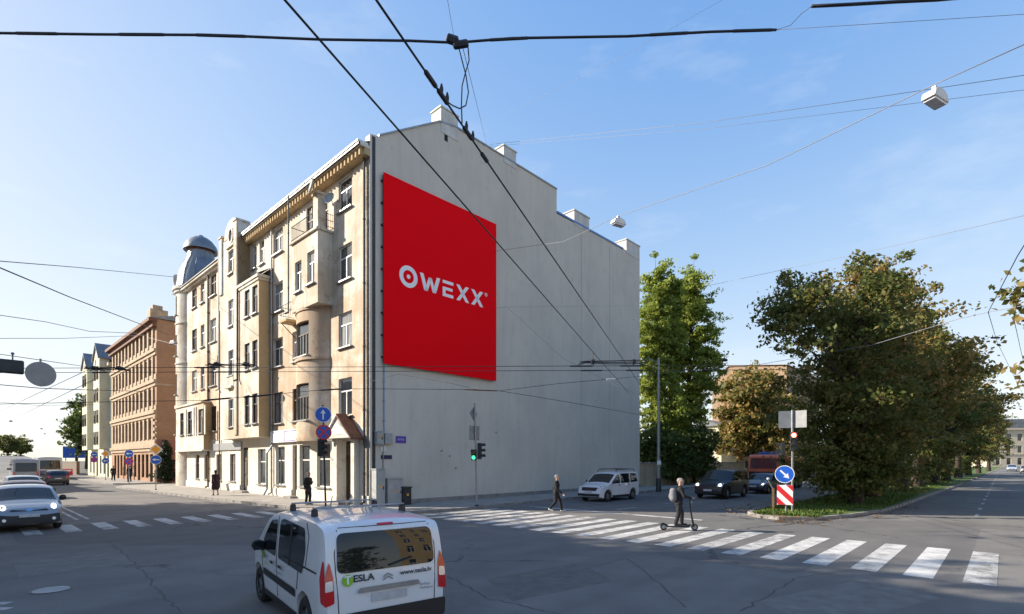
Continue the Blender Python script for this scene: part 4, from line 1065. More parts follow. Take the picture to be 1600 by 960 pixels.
def leaf_cloud(rs, centres, radii, per, size, flat=0.0, aspect=0.6):
    """centres (n,3), radii (n,): `per` leaves around each; returns verts, quads"""
    n = len(centres); N = n * per
    c = np.repeat(centres, per, axis=0); r = np.repeat(radii, per)
    d = rs.normal(size=(N, 3)); d /= np.linalg.norm(d, axis=1)[:, None]
    dev = np.repeat(rs.normal(size=(n, 3)) * np.array([.6, .6, .25]), per, axis=0)
    p = c + (d * (r * rs.uniform(0.1, 1.0, N) ** 0.7)[:, None] * np.array([1, 1, 0.6])) + dev * (r * rs.uniform(-1, 1, N))[:, None]
    nrm = rs.normal(size=(N, 3)) + np.array([0, 0, flat]) + d * 0.5; nrm /= np.linalg.norm(nrm, axis=1)[:, None]
    a = np.cross(nrm, rs.normal(size=(N, 3))); a /= np.linalg.norm(a, axis=1)[:, None]; b = np.cross(nrm, a)
    s = size * rs.uniform(0.6, 1.35, N)
    a = a * s[:, None]; b = b * (s * aspect)[:, None]
    fold = nrm * (s * 0.18)[:, None]
    v = np.stack([p - a, p - b * 0.95 + fold, p + a, p + b * 0.95 + fold], axis=1).reshape(-1, 3)
    return v, np.arange(N * 4).reshape(-1, 4)

def tree_meshes(name, seed, H, trunk_h, lobes, leafm, per=46, size=0.17, clump=(0.5, 1.0), r0=0.28, limbs=True, flat=0.3, lean=(0, 0)):
    rs = np.random.RandomState(seed); rp = random.Random(seed)
    cs = []; rr = []; ends = []
    for (cx, cy, cz, rx, ry, rz, nc) in lobes:
        d = rs.normal(size=(nc, 3)); d /= np.linalg.norm(d, axis=1)[:, None]
        k = rs.uniform(0, 1, nc) ** 0.42
        ph = rs.uniform(0, 6.28, 3)
        wob = 0.82 + 0.20 * np.sin(3 * np.arctan2(d[:, 1], d[:, 0]) + ph[0]) + 0.12 * np.sin(5 * d[:, 2] + ph[1]) + rs.uniform(-.16, .24, nc)
        p = np.array([cx, cy, cz]) + d * (k * wob)[:, None] * np.array([rx, ry, rz])
        cs.append(p); rr.append(rs.uniform(clump[0], clump[1], nc))
        ends += [tuple(q) for q in p[rs.permutation(nc)[:max(4, nc // 5)]]]
    cs = np.concatenate(cs); rr = np.concatenate(rr)
    v, q = leaf_cloud(rs, cs, rr, per, size, flat)
    crown = mesh_np(name + '_crown', v, q, leafm)
    mb = MB()
    path = []; rad = []
    top = H * 0.82
    for k in range(8):
        f = k / 7
        path.append((lean[0] * f + 0.18 * math.sin(f * 5 + seed) * f, lean[1] * f + 0.18 * math.cos(f * 4 + seed) * f, top * f)); rad.append(r0 * (1.25 if k == 0 else 1) * (1 - 0.85 * f) + 0.02)
    mb.tube(path, rad, 9)
    if limbs:
        for e in ends:
            e = Vector(e); f = min(0.85, max(trunk_h / top, (e.z - 0.35 * math.hypot(e.x, e.y) - 0.8) / top)) + rp.uniform(-.05, .03)
            f = max(0.12, f); i = min(6, int(f * 7)); a = Vector(path[i]).lerp(Vector(path[i + 1]), f * 7 - i)
            mid = a.lerp(e, 0.5) + Vector((rp.uniform(-.3, .3), rp.uniform(-.3, .3), rp.uniform(-.1, .5)))
            rb = max(0.03, r0 * (1 - 0.8 * f) * 0.42)
            mb.tube([a, a.lerp(mid, .5) + Vector((0, 0, .1)), mid, e], [rb, rb * .75, rb * .5, 0.012], 5, cap=False)
    trunk = mb.mesh(name + '_trunk', M['bark'], 60)
    return trunk, crown

def tree(name, label, loc, meshes, group=None, rz=0.0, sc=1.0):
    t = thing(name, label, 'tree', loc, rz, group); t.scale = (sc,) * 3 if not isinstance(sc, tuple) else sc
    link('trunk', meshes[0], t); link('crown', meshes[1], t)
    return t

# median trees
A = tree_meshes('linden', 3, 12.6, 1.0, [(0, 0, 9.3, 3.6, 3.6, 3.2, 84), (0.3, 0.2, 5.2, 4.2, 4.2, 3.2, 150), (-0.5, 0, 2.4, 3.2, 3.2, 2.1, 130), (-4.3, -.9, 9.0, 2.5, 2.5, 2.0, 52), (-2.4, .6, 11.0, 1.9, 1.9, 1.4, 28), (1.6, 0, 11.4, 1.2, 1.2, 1.3, 18)], M['leaf_dark'], per=70, size=0.115, clump=(.4, .85), r0=0.3)
Bm = tree_meshes('chestnut', 5, 14.8, 2.6, [(0, 0, 11.4, 3.2, 3.2, 3.0, 78), (1.9, -1, 8.2, 3.6, 3.6, 3.0, 84), (-1.9, 1, 7.2, 3.6, 3.6, 3.0, 90), (0, 0, 4.0, 3.4, 3.4, 2.2, 90), (.8, .4, 13.9, 1.3, 1.3, 1.2, 18), (-2.2, -.5, 11.6, 1.8, 1.8, 1.6, 34)], M['leaf_autumn'], per=62, size=0.135, clump=(.42, .9), r0=0.34)
Cm = tree_meshes('chestnut', 8, 15.8, 3.0, [(0, 0, 12.4, 3.0, 3.0, 3.0, 68), (2.6, 0, 9.0, 3.6, 3.6, 3.2, 84), (-2.4, 0.6, 8.4, 3.6, 3.6, 3.2, 84), (0, -1.4, 5.8, 3.6, 3.2, 2.2, 60), (3.6, 1, 11.6, 1.7, 1.7, 1.5, 28)], M['leaf_autumn'], per=52, size=0.155, clump=(.45, .95), r0=0.36)
Dm = tree_meshes('linden', 11, 14.8, 2.0, [(0, 0, 11.0, 3.8, 3.8, 3.4, 92), (0, 0, 6.6, 4.8, 4.8, 3.2, 125), (.8, 0, 4.0, 3.8, 3.8, 1.8, 44), (2.6, 1.5, 11.5, 1.8, 1.8, 1.6, 26)], M['leaf_dark'], per=48, size=0.17, clump=(.45, .95), r0=0.36)
Sm = tree_meshes('thicket', 13, 4.2, 0.3, [(0, 0, 1.6, 2.6, 2.2, 1.6, 80), (1.2, 0, 2.4, 1.8, 1.8, 1.5, 40)], M['leaf_dark'], per=54, size=0.13, clump=(.35, .7), r0=0.08)
for k, (tt, nn, lb) in enumerate(((21.5, 16.2, 'dark thicket at the foot of the first linden on the median'), (26.5, 16.6, 'dark thicket between the first and second median trees'), (48, 17.0, 'low thicket between the fourth and fifth median trees'), (58, 17.4, 'low thicket farther along the median'), (82, 18.0, 'farthest low thicket under the median trees'))):
    tr_ = thing('shrub', lb, 'shrub', tn(tt, nn, .1), k * 1.1, 'thickets under the median trees'); tr_.scale = (1.0, 1.0, .9); link('stems', Sm[0], tr_); link('foliage', Sm[1], tr_)
med_spec = [('linden_tree', 'dark low-branched linden at the nose of the grass median', 18.0, 17.4, A, 0.2, 1.0),
            ('chestnut_tree', 'tallest browning chestnut right behind the first linden on the median', 25.0, 17.0, Bm, 1.0, 1.0),
            ('chestnut_tree', 'wide browning chestnut, third tree from the nose of the median', 33.0, 17.6, Cm, 2.0, 1.0),
            ('linden_tree', 'dark linden, fourth tree from the nose of the median', 42.0, 17.6, Dm, 0.6, 1.03),
            ('chestnut_tree', 'browning chestnut, fifth tree along the median', 52.0, 18.0, Bm, 3.1, 1.05),
            ('linden_tree', 'linden, sixth tree along the median', 63.0, 18.2, Dm, 2.4, 1.0),
            ('chestnut_tree', 'chestnut, seventh tree along the median', 76.0, 18.6, Cm, 4.0, 1.0),
            ('linden_tree', 'linden, eighth tree along the median', 92.0, 19.0, Dm, 4.4, 0.95),
            ('chestnut_tree', 'far chestnut, ninth tree along the median', 112.0, 19.6, Bm, 5.0, 0.95),
            ('linden_tree', 'last far linden where the median ends', 138.0, 20.5, Dm, 1.4, 0.95)]
for nm, lb, tt, nn, ms, rz, sc in med_spec:
    tree(nm, lb, tn(tt, nn, 0.1), ms, 'trees on the grass median', rz, sc)
# brownish tree left of the big linden, over the far yard
E_ = tree_meshes('maple', 21, 11.5, 2.6, [(0, 0, 8.4, 3.6, 3.6, 3.2, 120), (0.8, 0, 5.4, 4.0, 4.0, 2.6, 110), (-1, 0, 4.2, 3.2, 3.2, 1.8, 50)], M['leaf_autumn'], per=40, size=0.22, r0=0.25)
tree('maple_tree', 'sparse yellow-brown tree in front of the tan house end wall', (at(1172, 720, 62).x, 62, 0), E_, sc=1.22)
tree('maple_tree', 'yellow-brown tree behind the red truck', (at(1212, 720, 70).x, 70, 0), E_, rz=2.2, sc=1.1)
# poplars behind the yard wall
P1 = tree_meshes('poplar', 31, 23.4, 3, [(0, 0, 18.4, 1.7, 1.7, 5.4, 150), (1.5, .3, 13.5, 1.7, 1.7, 6.0, 140), (-1.5, -.3, 13.0, 1.8, 1.8, 6.0, 150), (0.3, 0, 7.5, 2.8, 2.8, 5.4, 200), (1.9, 0, 19.0, .9, .9, 3.6, 44)], M['leaf_poplar'], per=58, size=0.15, clump=(.35, .7), r0=0.4, flat=0.0)
tree('poplar_tree', 'tall light green poplar beside the edge of the blind wall', (at(1030, 720, 52).x, 52, 0), P1, 'poplars behind the yard wall', 0.4, (1.0, 1.0, 0.98))
tree('poplar_tree', 'tall light green poplar with pointed crown over the yard wall', (at(1078, 720, 55).x, 55, 0), P1, 'poplars behind the yard wall', 2.6, (1.0, 1.0, 1.02))
S1 = tree_meshes('shrub', 35, 9, 0.6, [(0, 0, 4.2, 3.4, 3.0, 3.8, 170), (1.8, 0, 2.6, 2.6, 2.6, 2.4, 80)], M['leaf_green'], per=42, size=0.2, r0=0.2)
tree('yard_tree', 'dark green bushy tree under the poplars behind the yard wall', (at(1032, 720, 49.5).x, 49.5, 0), S1, 'bushy trees behind the yard wall', 0, .8)
tree('yard_tree', 'dark green bushy tree at the right end of the poplars', (at(1085, 720, 53).x, 53, 0), S1, 'bushy trees behind the yard wall', 2, .8)
# far left
T1 = tree_meshes('street_tree', 41, 13, 2.5, [(0, 0, 8.5, 2.6, 2.6, 4.0, 110), (1.5, 0, 6, 2.6, 2.6, 3, 70)], M['leaf_green'], per=34, size=0.26, r0=0.28)
tree('street_tree', 'loose green tree at the far end of the left house row', (at(120, 720, 104).x, 104, 0.6), T1, sc=1.0)
tree('street_tree', 'dark green tree touching the pale house far left', (at(136, 720, 112).x, 112, 0.6), T1, rz=2, sc=1.35)
T2 = tree_meshes('park_tree', 43, 9, 1.5, [(0, 0, 5.5, 4.0, 4.0, 3.4, 150)], M['leaf_dark'], per=34, size=0.3, r0=0.3)
for k, (px, Y, lb) in enumerate(((-18, 150, 'dark tree cut by the left picture edge beside the bridge ramp'), (12, 158, 'dark round tree beside the bridge ramp at far left'), (32, 172, 'smallest dark tree beside the bridge ramp'))):
    tree('park_tree', lb, (at(px, 720, Y).x, Y, 2.2), T2, 'trees beside the bridge ramp', k * 1.3, 0.95 - 0.05 * k)
for k, (ss, dd, sc, lb) in enumerate(((1.5, 20.6, 1.12, 'pavement tree left of the camera, first from the crossing'), (8.5, 20.8, 1.20, 'pavement tree left of the camera, second from the crossing'), (16.0, 20.5, 1.14, 'pavement tree left of the camera, third from the crossing'), (23.0, 20.9, 1.2, 'pavement tree left of the camera, fourth from the crossing'))):
    tree('pavement_tree', lb, sd(ss, dd, .1), (Bm, Cm)[k % 2], 'trees on the near pavement', k * 1.7, (1.0, 1.0, sc))
tree('corner_tree', 'dark tree mirrored in the van rear window, nearer the ochre house', (29, -13.5, 0), Dm, 'trees mirrored in the van window', 0.5, .62)
tree('corner_tree', 'dark tree mirrored in the van rear window, farther from the ochre house', (26, -19, 0), Dm, 'trees mirrored in the van window', 2.5, .66)
# conifer in the gap
N1 = tree_meshes('conifer', 51, 4.6, 0.3, [(0, 0, 0.9, 1.05, 1.05, 0.8, 60), (0, 0, 1.9, 0.85, 0.85, 0.9, 50), (0, 0, 2.9, 0.55, 0.55, 0.9, 34), (0, 0, 3.7, 0.28, 0.28, 0.7, 18)], M['needle'], per=40, size=0.1, clump=(.2, .4), r0=0.09, flat=0)
tree('conifer', 'dark small conifer in the gap before the brick end wall', sd(40.4, -0.6), N1)
# right edge
RT = tree_meshes('roadside_tree', 61, 12, 4.0, [(0, 0, 9.0, 2.6, 2.6, 3.0, 90), (0, 0, 6.0, 2.4, 2.4, 2.0, 50)], M['leaf_autumn'], per=40, size=0.17, r0=0.25)
tree('roadside_tree', 'brown-leaved tree reaching in from the right picture edge', (22.4, 19.6, 0), RT)

# scattered autumn leaves near the median nose, and grass tufts
rs = np.random.RandomState(9)
pts = []
for k in range(900):
    a = rs.uniform(8.0, 20) if k % 3 else rs.uniform(7.6, 11); base = 18.2 if a > 12 else 16.4
    q = tn(a, base + abs(rs.normal()) * 0.7 if k % 2 else 14.3 + rs.normal() * 0.9 + (2.0 if a < 10 else 0)); pts.append((q.x, q.y, 0.02 if k % 2 else 0.145))
v, q = leaf_cloud(rs, np.array(pts), np.full(len(pts), 0.02), 1, 0.07, 6.0)
o = link('fallen_leaves', mesh_np('fallen_leaves', v, q, M['fallen'])); tag(o, 'brown fallen leaves strewn along the kerb of the median', 'leaves', kind='stuff')
pts = []
for k in range(9000):
    a = 9.4 + (rs.uniform(0, 1) ** 1.7) * 60; lo, hi = (15.2, 17.6) if a < 11.5 else (14.8, 18.0 if a < 15 else 18.9)
    q = tn(a, rs.uniform(lo, hi)); pts.append((q.x, q.y, 0.13))
P_ = np.array(pts); N = len(P_); ang = rs.uniform(0, 6.28, N); hgt = rs.uniform(.05, .14, N); wd = rs.uniform(.02, .05, N)
dx = np.stack([np.cos(ang) * wd, np.sin(ang) * wd, np.zeros(N)], 1); up = np.stack([rs.normal(0, .03, N), rs.normal(0, .03, N), hgt], 1)
v = np.stack([P_ - dx, P_ + dx, P_ + dx * .3 + up, P_ - dx * .3 + up], 1).reshape(-1, 3)
o = link('grass_tufts', mesh_np('grass_tufts', v, np.arange(N * 4).reshape(-1, 4), leaf_mat('grass_blades', [(0.1, (0.05, 0.085, 0.015)), (0.6, (0.10, 0.16, 0.03)), (1.0, (0.18, 0.19, 0.05))], 0.3))); tag(o, 'short green grass on the median strip', 'grass', kind='stuff')
# ------------------------------------------------------------------ vehicles
class CarShape:
    def __init__(s, L, W, H, prof, belt, tumble=0.14, bot=0.2, endr=(0.45, 0.6), endk=(0.10, 0.16), drop=0.07, wheels=(-1.3, 1.35), rw=0.32, smooth=0.05, flare=0.03):
        s.L, s.W, s.H, s.belt, s.tb, s.bot, s.drop, s.wheels, s.rw = L, W, H, belt, tumble, bot, drop, wheels, rw
        s.endr, s.endk, s.flare = endr, endk, flare
        xs = np.linspace(-L / 2, L / 2, 900); z = np.interp(xs, [p[0] for p in prof], [p[1] for p in prof])
        k = max(1, int(smooth / (L / 900))); ker = np.exp(-0.5 * (np.arange(-3 * k, 3 * k + 1) / k) ** 2); ker /= ker.sum()
        zs = np.convolve(np.pad(z, 3 * k, mode='edge'), ker, mode='valid')
        e = np.minimum(1, np.minimum(xs + L / 2, L / 2 - xs) / 0.06); s.xs = xs; s.zs = zs * e + z * (1 - e)
        im = int(np.argmax(s.zs)); s.im = im
        s.rz = np.maximum.accumulate(s.zs[:im + 1]); s.fz = np.maximum.accumulate(s.zs[im:][::-1]); s.fx = xs[im:][::-1]
    def top(s, x): return float(np.interp(x, s.xs, s.zs))
    def plan(s, x):
        if x < 0: r, k, e = s.endr[0], s.endk[0], s.L / 2 + x
        else: r, k, e = s.endr[1], s.endk[1], s.L / 2 - x
        f = max(0.0, 1 - max(0, e) / r); return s.W / 2 * (1 - k * f ** 2.2)
    def hw(s, x, z):
        b = s.plan(x)
        if z > s.belt: return b * (1 - s.tb * ((z - s.belt) / (s.H - s.belt)) ** 1.15)
        return b * (1 - s.flare * ((s.belt - z) / (s.belt - s.bot)) ** 2)
    def side(s, off=0.006):
        return lambda sg: (lambda x, z: Vector((x, sg * (s.hw(x, z) + off), z)))
    def rear(s, y, z, off=0.01):
        x0 = -s.L / 2
        for _ in range(2):
            f = min(1, abs(y) / max(.1, s.hw(x0, z))); x0 = float(np.interp(z + s.drop * f ** 3, s.rz, s.xs[:s.im + 1]))
        return Vector((x0 - off, y, z))
    def front(s, y, z, off=0.01):
        x0 = s.L / 2
        for _ in range(2):
            f = min(1, abs(y) / max(.1, s.hw(x0, z))); x0 = float(np.interp(z + s.drop * f ** 3, s.fz, s.fx))
        return Vector((x0 + off, y, z))
    def topf(s, x, y, off=0.008):
        f = min(1, abs(y) / max(.1, s.hw(x, s.top(x)))); return Vector((x, y, s.top(x) - s.drop * f ** 3 + off))
    def body(s):
        n = 84; st = [-s.L / 2 * math.cos(math.pi * k / n) for k in range(n + 1)]
        rings = []
        for x in st:
            t = s.top(x); b = s.bot + 0.10 * max(0, (abs(x) - (s.L / 2 - .35)) / .35)
            zt = t - s.drop; half = [(0, b), (0.85 * s.hw(x, b), b)]
            for f in (0.03, 0.12, 0.25, 0.4, 0.55, 0.7, 0.82, 0.92, 1.0):
                z = b + (zt - b) * f; half.append((s.hw(x, z), z))
            hwt = s.hw(x, zt)
            for f in (0.965, 0.9, 0.75, 0.5, 0.25): half.append((hwt * f, t - s.drop * f ** 3))
            half.append((0, t))
            ring = [(x, y, z) for y, z in half] + [(x, -y, z) for y, z in half[-2:0:-1]]
            rings.append(ring)
        m = len(rings[0]); vs = [p for r in rings for p in r]; fs = []
        for i in range(n):
            for k in range(m):
                fs.append((i * m + k, i * m + (k + 1) % m, (i + 1) * m + (k + 1) % m, (i + 1) * m + k))
        fs.append(tuple(range(m))[::-1]); fs.append(tuple(n * m + k for k in range(m)))
        mb = MB(); mb.add(vs, fs); return mb

def cut_arches(me, shape):
    bm = bmesh.new(); bm.from_mesh(me); bmesh.ops.recalc_face_normals(bm, faces=bm.faces); bm.to_mesh(me); bm.free()
    cut = MB()
    for wx in shape.wheels:
        for sg in (-1, 1):
            Mx = Matrix.Translation((wx, sg * (shape.W / 2 + 0.15), shape.rw)) @ Matrix.Rotation(R(90), 4, 'X')
            r = shape.rw + 0.075; cut.lathe([(0.0001, -0.45), (r, -0.45), (r, 0.45), (0.0001, 0.45)], 32, 0, Mx)
    cm = cut.mesh('arch_cutter', M['plastic'])
    bm = bmesh.new(); bm.from_mesh(cm); bmesh.ops.remove_doubles(bm, verts=bm.verts, dist=0.001); bmesh.ops.recalc_face_normals(bm, faces=bm.faces); bm.to_mesh(cm); bm.free()
    a = bpy.data.objects.new('tmp_body', me); b = bpy.data.objects.new('tmp_cut', cm); COL.objects.link(a); COL.objects.link(b)
    md = a.modifiers.new('b', 'BOOLEAN'); md.operation = 'DIFFERENCE'; md.object = b; md.solver = 'EXACT'
    dg = bpy.context.evaluated_depsgraph_get(); res = bpy.data.meshes.new_from_object(a.evaluated_get(dg))
    bpy.data.objects.remove(a); bpy.data.objects.remove(b); bpy.data.meshes.remove(cm)
    if len(res.polygons) < 200: return me
    bm = bmesh.new(); bm.from_mesh(res)
    for f in bm.faces: f.smooth = True
    for e in bm.edges:
        if len(e.link_faces) == 2 and e.calc_face_angle(0) > R(32): e.smooth = False
    bm.to_mesh(res); bm.free(); return res

def patch(poly, fn, name, m, parent, step=0.12, smooth=True):
    bm = bmesh.new(); f = bm.faces.new([bm.verts.new((a, b, 0)) for a, b in poly])
    for ax in (0, 1):
        lo, hi = min(p[ax] for p in poly), max(p[ax] for p in poly); k = lo + step
        while k < hi - 1e-4:
            co = [0, 0, 0]; co[ax] = k; no = [0, 0, 0]; no[ax] = 1
            bmesh.ops.bisect_plane(bm, geom=bm.verts[:] + bm.edges[:] + bm.faces[:], dist=1e-5, plane_co=co, plane_no=no); k += step
    for v in bm.verts: v.co = fn(v.co.x, v.co.y)
    for f in bm.faces: f.smooth = smooth
    me = bpy.data.meshes.new(name); bm.to_mesh(me); bm.free(); me.materials.append(m)
    return link(name, me, parent)

def rounded(poly, r=0.06, n=4):
    out = []; N = len(poly)
    for i in range(N):
        p = Vector(poly[i]).to_2d(); a = Vector(poly[i - 1]).to_2d(); b = Vector(poly[(i + 1) % N]).to_2d()
        da = (a - p); db = (b - p); ra = min(r, da.length * .45); rb = min(r, db.length * .45)
        p0 = p + da.normalized() * ra; p1 = p + db.normalized() * rb
        for k in range(n + 1):
            t = k / n; q = p0 * (1 - t) ** 2 + p * 2 * t * (1 - t) + p1 * t * t; out.append((q.x, q.y))
    return out

WH = {}
def wheel_meshes(r, w=0.2):
    key = (r, w)
    if key in WH: return WH[key]
    mb = MB(); Mx = Matrix.Rotation(R(90), 4, 'X')
    mb.lathe([(r * .62, -w / 2), (r * .9, -w / 2), (r, -w * .32), (r, w * .32), (r * .9, w / 2), (r * .62, w / 2), (r * .6, w * .3), (r * .6, -w * .3), (r * .62, -w / 2)], 28, 0, Mx); ty = mb.mesh('tyre', M['tyre'], 40)
    mb = MB(); mb.lathe([(r * .6, -w * .42), (r * .63, -w * .46), (r * .63, w * .46), (r * .6, w * .42), (r * .56, w * .2), (0.001, w * .16)], 28, 0, Mx); mb.lathe([(r * .56, -w * .2), (0.001, -w * .16)], 28, 0, Mx)
    rim0 = None
    for k in range(5):
        Rk = Matrix.Rotation(2 * math.pi * k / 5, 4, 'Y')
        for sg in (-1, 1): mb.box(-r * .085, r * .085, min(sg * w * .18, sg * w * .36), max(sg * w * .18, sg * w * .36), 0.02, r * .6, 0, Rk)
    mb.lathe([(r * .14, -w * .4), (r * .14, w * .4)], 12, 0, Mx)
    for sg in (-1, 1): mb.lathe([(0.001, sg * w * .4), (r * .14, sg * w * .4)], 12, 0, Mx)
    rm = mb.mesh('rim', M['rim'])
    WH[key] = (ty, rm); return WH[key]

def put_wheels(t, sh, w=0.2):
    ty, rm = wheel_meshes(sh.rw, w)
    for wx in sh.wheels:
        for sg in (-1, 1):
            o = link('wheel', ty, t, (wx, sg * (sh.W / 2 - w / 2 - 0.015), sh.rw)); link('rim', rm, o)

def mirror(t, sh, x, z, m, big=1.0):
    for sg in (-1, 1):
        y = sg * (sh.hw(x, z) + 0.10); mb = MB()
        mb.sphere((x, y, z + .04), 0.1 * big, 12, 8, 0, (0.75, 1.05, 0.95)); mb.tube([(x, sg * sh.hw(x, z) - sg * .03, z - .05), (x, y, z - .02)], 0.03, 6)
        o = mb.build('mirror', m, t, smooth=50)
        mb = MB(); mb.box(x - .082 * big, x - .074 * big, y - .085 * big, y + .085 * big, z - .04, z + .11); mb.build('mirror_glass', M['carglass'], o)

def vehicle(name, label, cat, loc, heading, group=None):
    d = Vector(heading); return thing(name, label, cat, (loc.x, loc.y, loc.z), math.atan2(d.y, d.x), group)

def text_patch(txt, size, fn, name, m, parent, x=0, z=0, mirror_u=False, squash=1.0, bold=0.0, align='LEFT'):
    cu = bpy.data.curves.new('t', 'FONT'); cu.body = txt; cu.size = size; cu.align_x = align; cu.offset = bold
    o = bpy.data.objects.new('t', cu); COL.objects.link(o); dg = bpy.context.evaluated_depsgraph_get()
    me = bpy.data.meshes.new_from_object(o.evaluated_get(dg)); bpy.data.objects.remove(o)
    for v in me.vertices:
        u = v.co.x * squash; v.co = fn(x - u if mirror_u else x + u, z + v.co.y)
    me.materials.clear(); me.materials.append(m); return link(name, me, parent)

def std_car(name, label, cat, loc, heading, sh, paint, side_wins, wind=None, rearw=None, group=None, lit=None, front=None, backl=None, lower=True, grille=None, plate=True, cladding=None, mir=None, handles=(), wheelw=0.2):
    t = vehicle(name, label, cat, loc, heading, group)
    me = sh.body().mesh('body', paint); me = cut_arches(me, sh); link('body', me, t)
    for poly in side_wins:
        for sg in (-1, 1): patch(rounded(poly, 0.07), sh.side()(sg), 'side_window', M['carglass'], t)
    if wind:      # windscreen: (x at foot, x at top)
        x0, x1 = wind; P = []
        for k in range(9):
            x = x0 + (x1 - x0) * k / 8; P.append((x, sh.hw(x, sh.top(x)) * 0.90))
        poly = [(x, -y) for x, y in P] + [(x, y) for x, y in reversed(P)]
        patch(poly, lambda x, y: sh.topf(x, y), 'windscreen', M['carglass'], t)
    if rearw:     # (z foot, z top, half width foot, half width top)
        z0, z1, w0, w1 = rearw
        patch(rounded([(-w0, z0), (w0, z0), (w1, z1), (-w1, z1)], 0.1), lambda y, z: sh.rear(y, z), 'rear_window', M['carglass'], t)
    if front:     # headlamp outline on the nose, for +y
        for sg in (-1, 1):
            o = patch(rounded([(sg * y, z) for y, z in front], 0.03), lambda y, z: sh.front(y, z), 'headlight', M['lamp_clear'], t)
            if lit:
                c = (sum(p[0] for p in front) / len(front), sum(p[1] for p in front) / len(front)); r = lit[1]
                patch([(sg * c[0] + r * math.cos(a * .5236), c[1] + r * math.sin(a * .5236)) for a in range(12)], lambda y, z: sh.front(y, z, 0.02), 'lamp', M[lit[0]], o)
    if backl:
        for sg in (-1, 1):
            patch(rounded([(sg * y, z) for y, z in backl], 0.03), lambda y, z: sh.rear(y, z), 'tail_light', M['lamp_red'], t)
    if grille: patch(rounded(grille, 0.05), lambda y, z: sh.front(y, z, 0.014), 'grille', M['plastic'], t)
    if lower:
        w = sh.W / 2
        patch([(-w * .86, sh.bot + .12), (w * .86, sh.bot + .12), (w * .88, .48), (-w * .88, .48)], lambda y, z: sh.front(y, z, 0.012), 'front_bumper', M['plastic'], t)
        patch([(-w * .86, sh.bot + .12), (w * .86, sh.bot + .12), (w * .88, .50), (-w * .88, .50)], lambda y, z: sh.rear(y, z, 0.012), 'rear_bumper', M['plastic'], t)
        for sg in (-1, 1):
            x0, x1 = sh.wheels[0] + sh.rw + .1, sh.wheels[1] - sh.rw - .1
            patch([(x0, sh.bot + .03), (x1, sh.bot + .03), (x1, sh.bot + .16), (x0, sh.bot + .16)], sh.side(0.01)(sg), 'sill_trim', M['plastic'], t)
    if plate:
        patch([(-.26, .50), (.26, .50), (.26, .61), (-.26, .61)], lambda y, z: sh.front(y, z, 0.02), 'number_plate', M['plate'], t)
        patch([(-.26, .62), (.26, .62), (.26, .73), (-.26, .73)], lambda y, z: sh.rear(y, z, 0.02), 'number_plate', M['plate'], t)
    if mir: mirror(t, sh, mir[0], mir[1], mir[2])
    for hx, hz in handles:
        for sg in (-1, 1): patch(rounded([(hx, hz), (hx + .2, hz), (hx + .2, hz + .045), (hx, hz + .045)], .02), sh.side(0.03)(sg), 'door_handle', M['plastic'], t)
    # door gaps
    put_wheels(t, sh, wheelw)
    return t

def gap(t, sh, pts, w=0.008):
    for sg in (-1, 1):
        mb = MB()
        mb.tube([sh.side(0.001)(sg)(x, z) for x, z in pts], w, 4); mb.build('door_gap', M['plastic'], t)

# --- white van in front
vp = [(-2.19, .42), (-2.185, .62), (-2.175, .95), (-2.14, 1.3), (-2.075, 1.62), (-1.99, 1.735), (-1.7, 1.785), (-.8, 1.815), (0, 1.80), (.45, 1.755), (.8, 1.64), (1.1, 1.44), (1.45, 1.16), (1.62, 1.08), (1.9, .98), (2.08, .84), (2.16, .66), (2.19, .42)]
vs_ = CarShape(4.38, 1.81, 1.81, vp, 1.02, 0.085, 0.2, (0.30, 0.6), (0.055, 0.18), 0.085, (-1.33, 1.40), 0.325, 0.035)
VD = Vector((-0.615, 0.788, 0)).normalized(); VR = Vector((VD.y, -VD.x, 0))
vloc = Vector((-2.25, 6.22, 0)) + VR * 0.846 + VD * 2.05
van_paint = carpaint('paint_van_white', (0.78, 0.78, 0.79))
van = std_car('delivery_van', 'white small delivery van with roof bars and green logo, driving away in front', 'van', vloc, VD, vs_, van_paint,
              [[(.18, 1.0), (.22, 1.60), (.60, 1.56), (.98, 1.24), (1.08, 1.03)], [(-1.28, .96), (-1.36, 1.3), (-1.24, 1.6), (-.15, 1.64), (.05, 1.6), (.03, 1.0)]],
              wind=(1.42, .62), rearw=(1.08, 1.60, .72, .70), front=[(.5, .66), (.84, .74), (.82, .98), (.6, .86)], mir=(.98, 1.06, M['plastic']), plate=False, lower=False, handles=((.25, .86), (-.25, .86)))
van.scale = (.935, .935, .935)
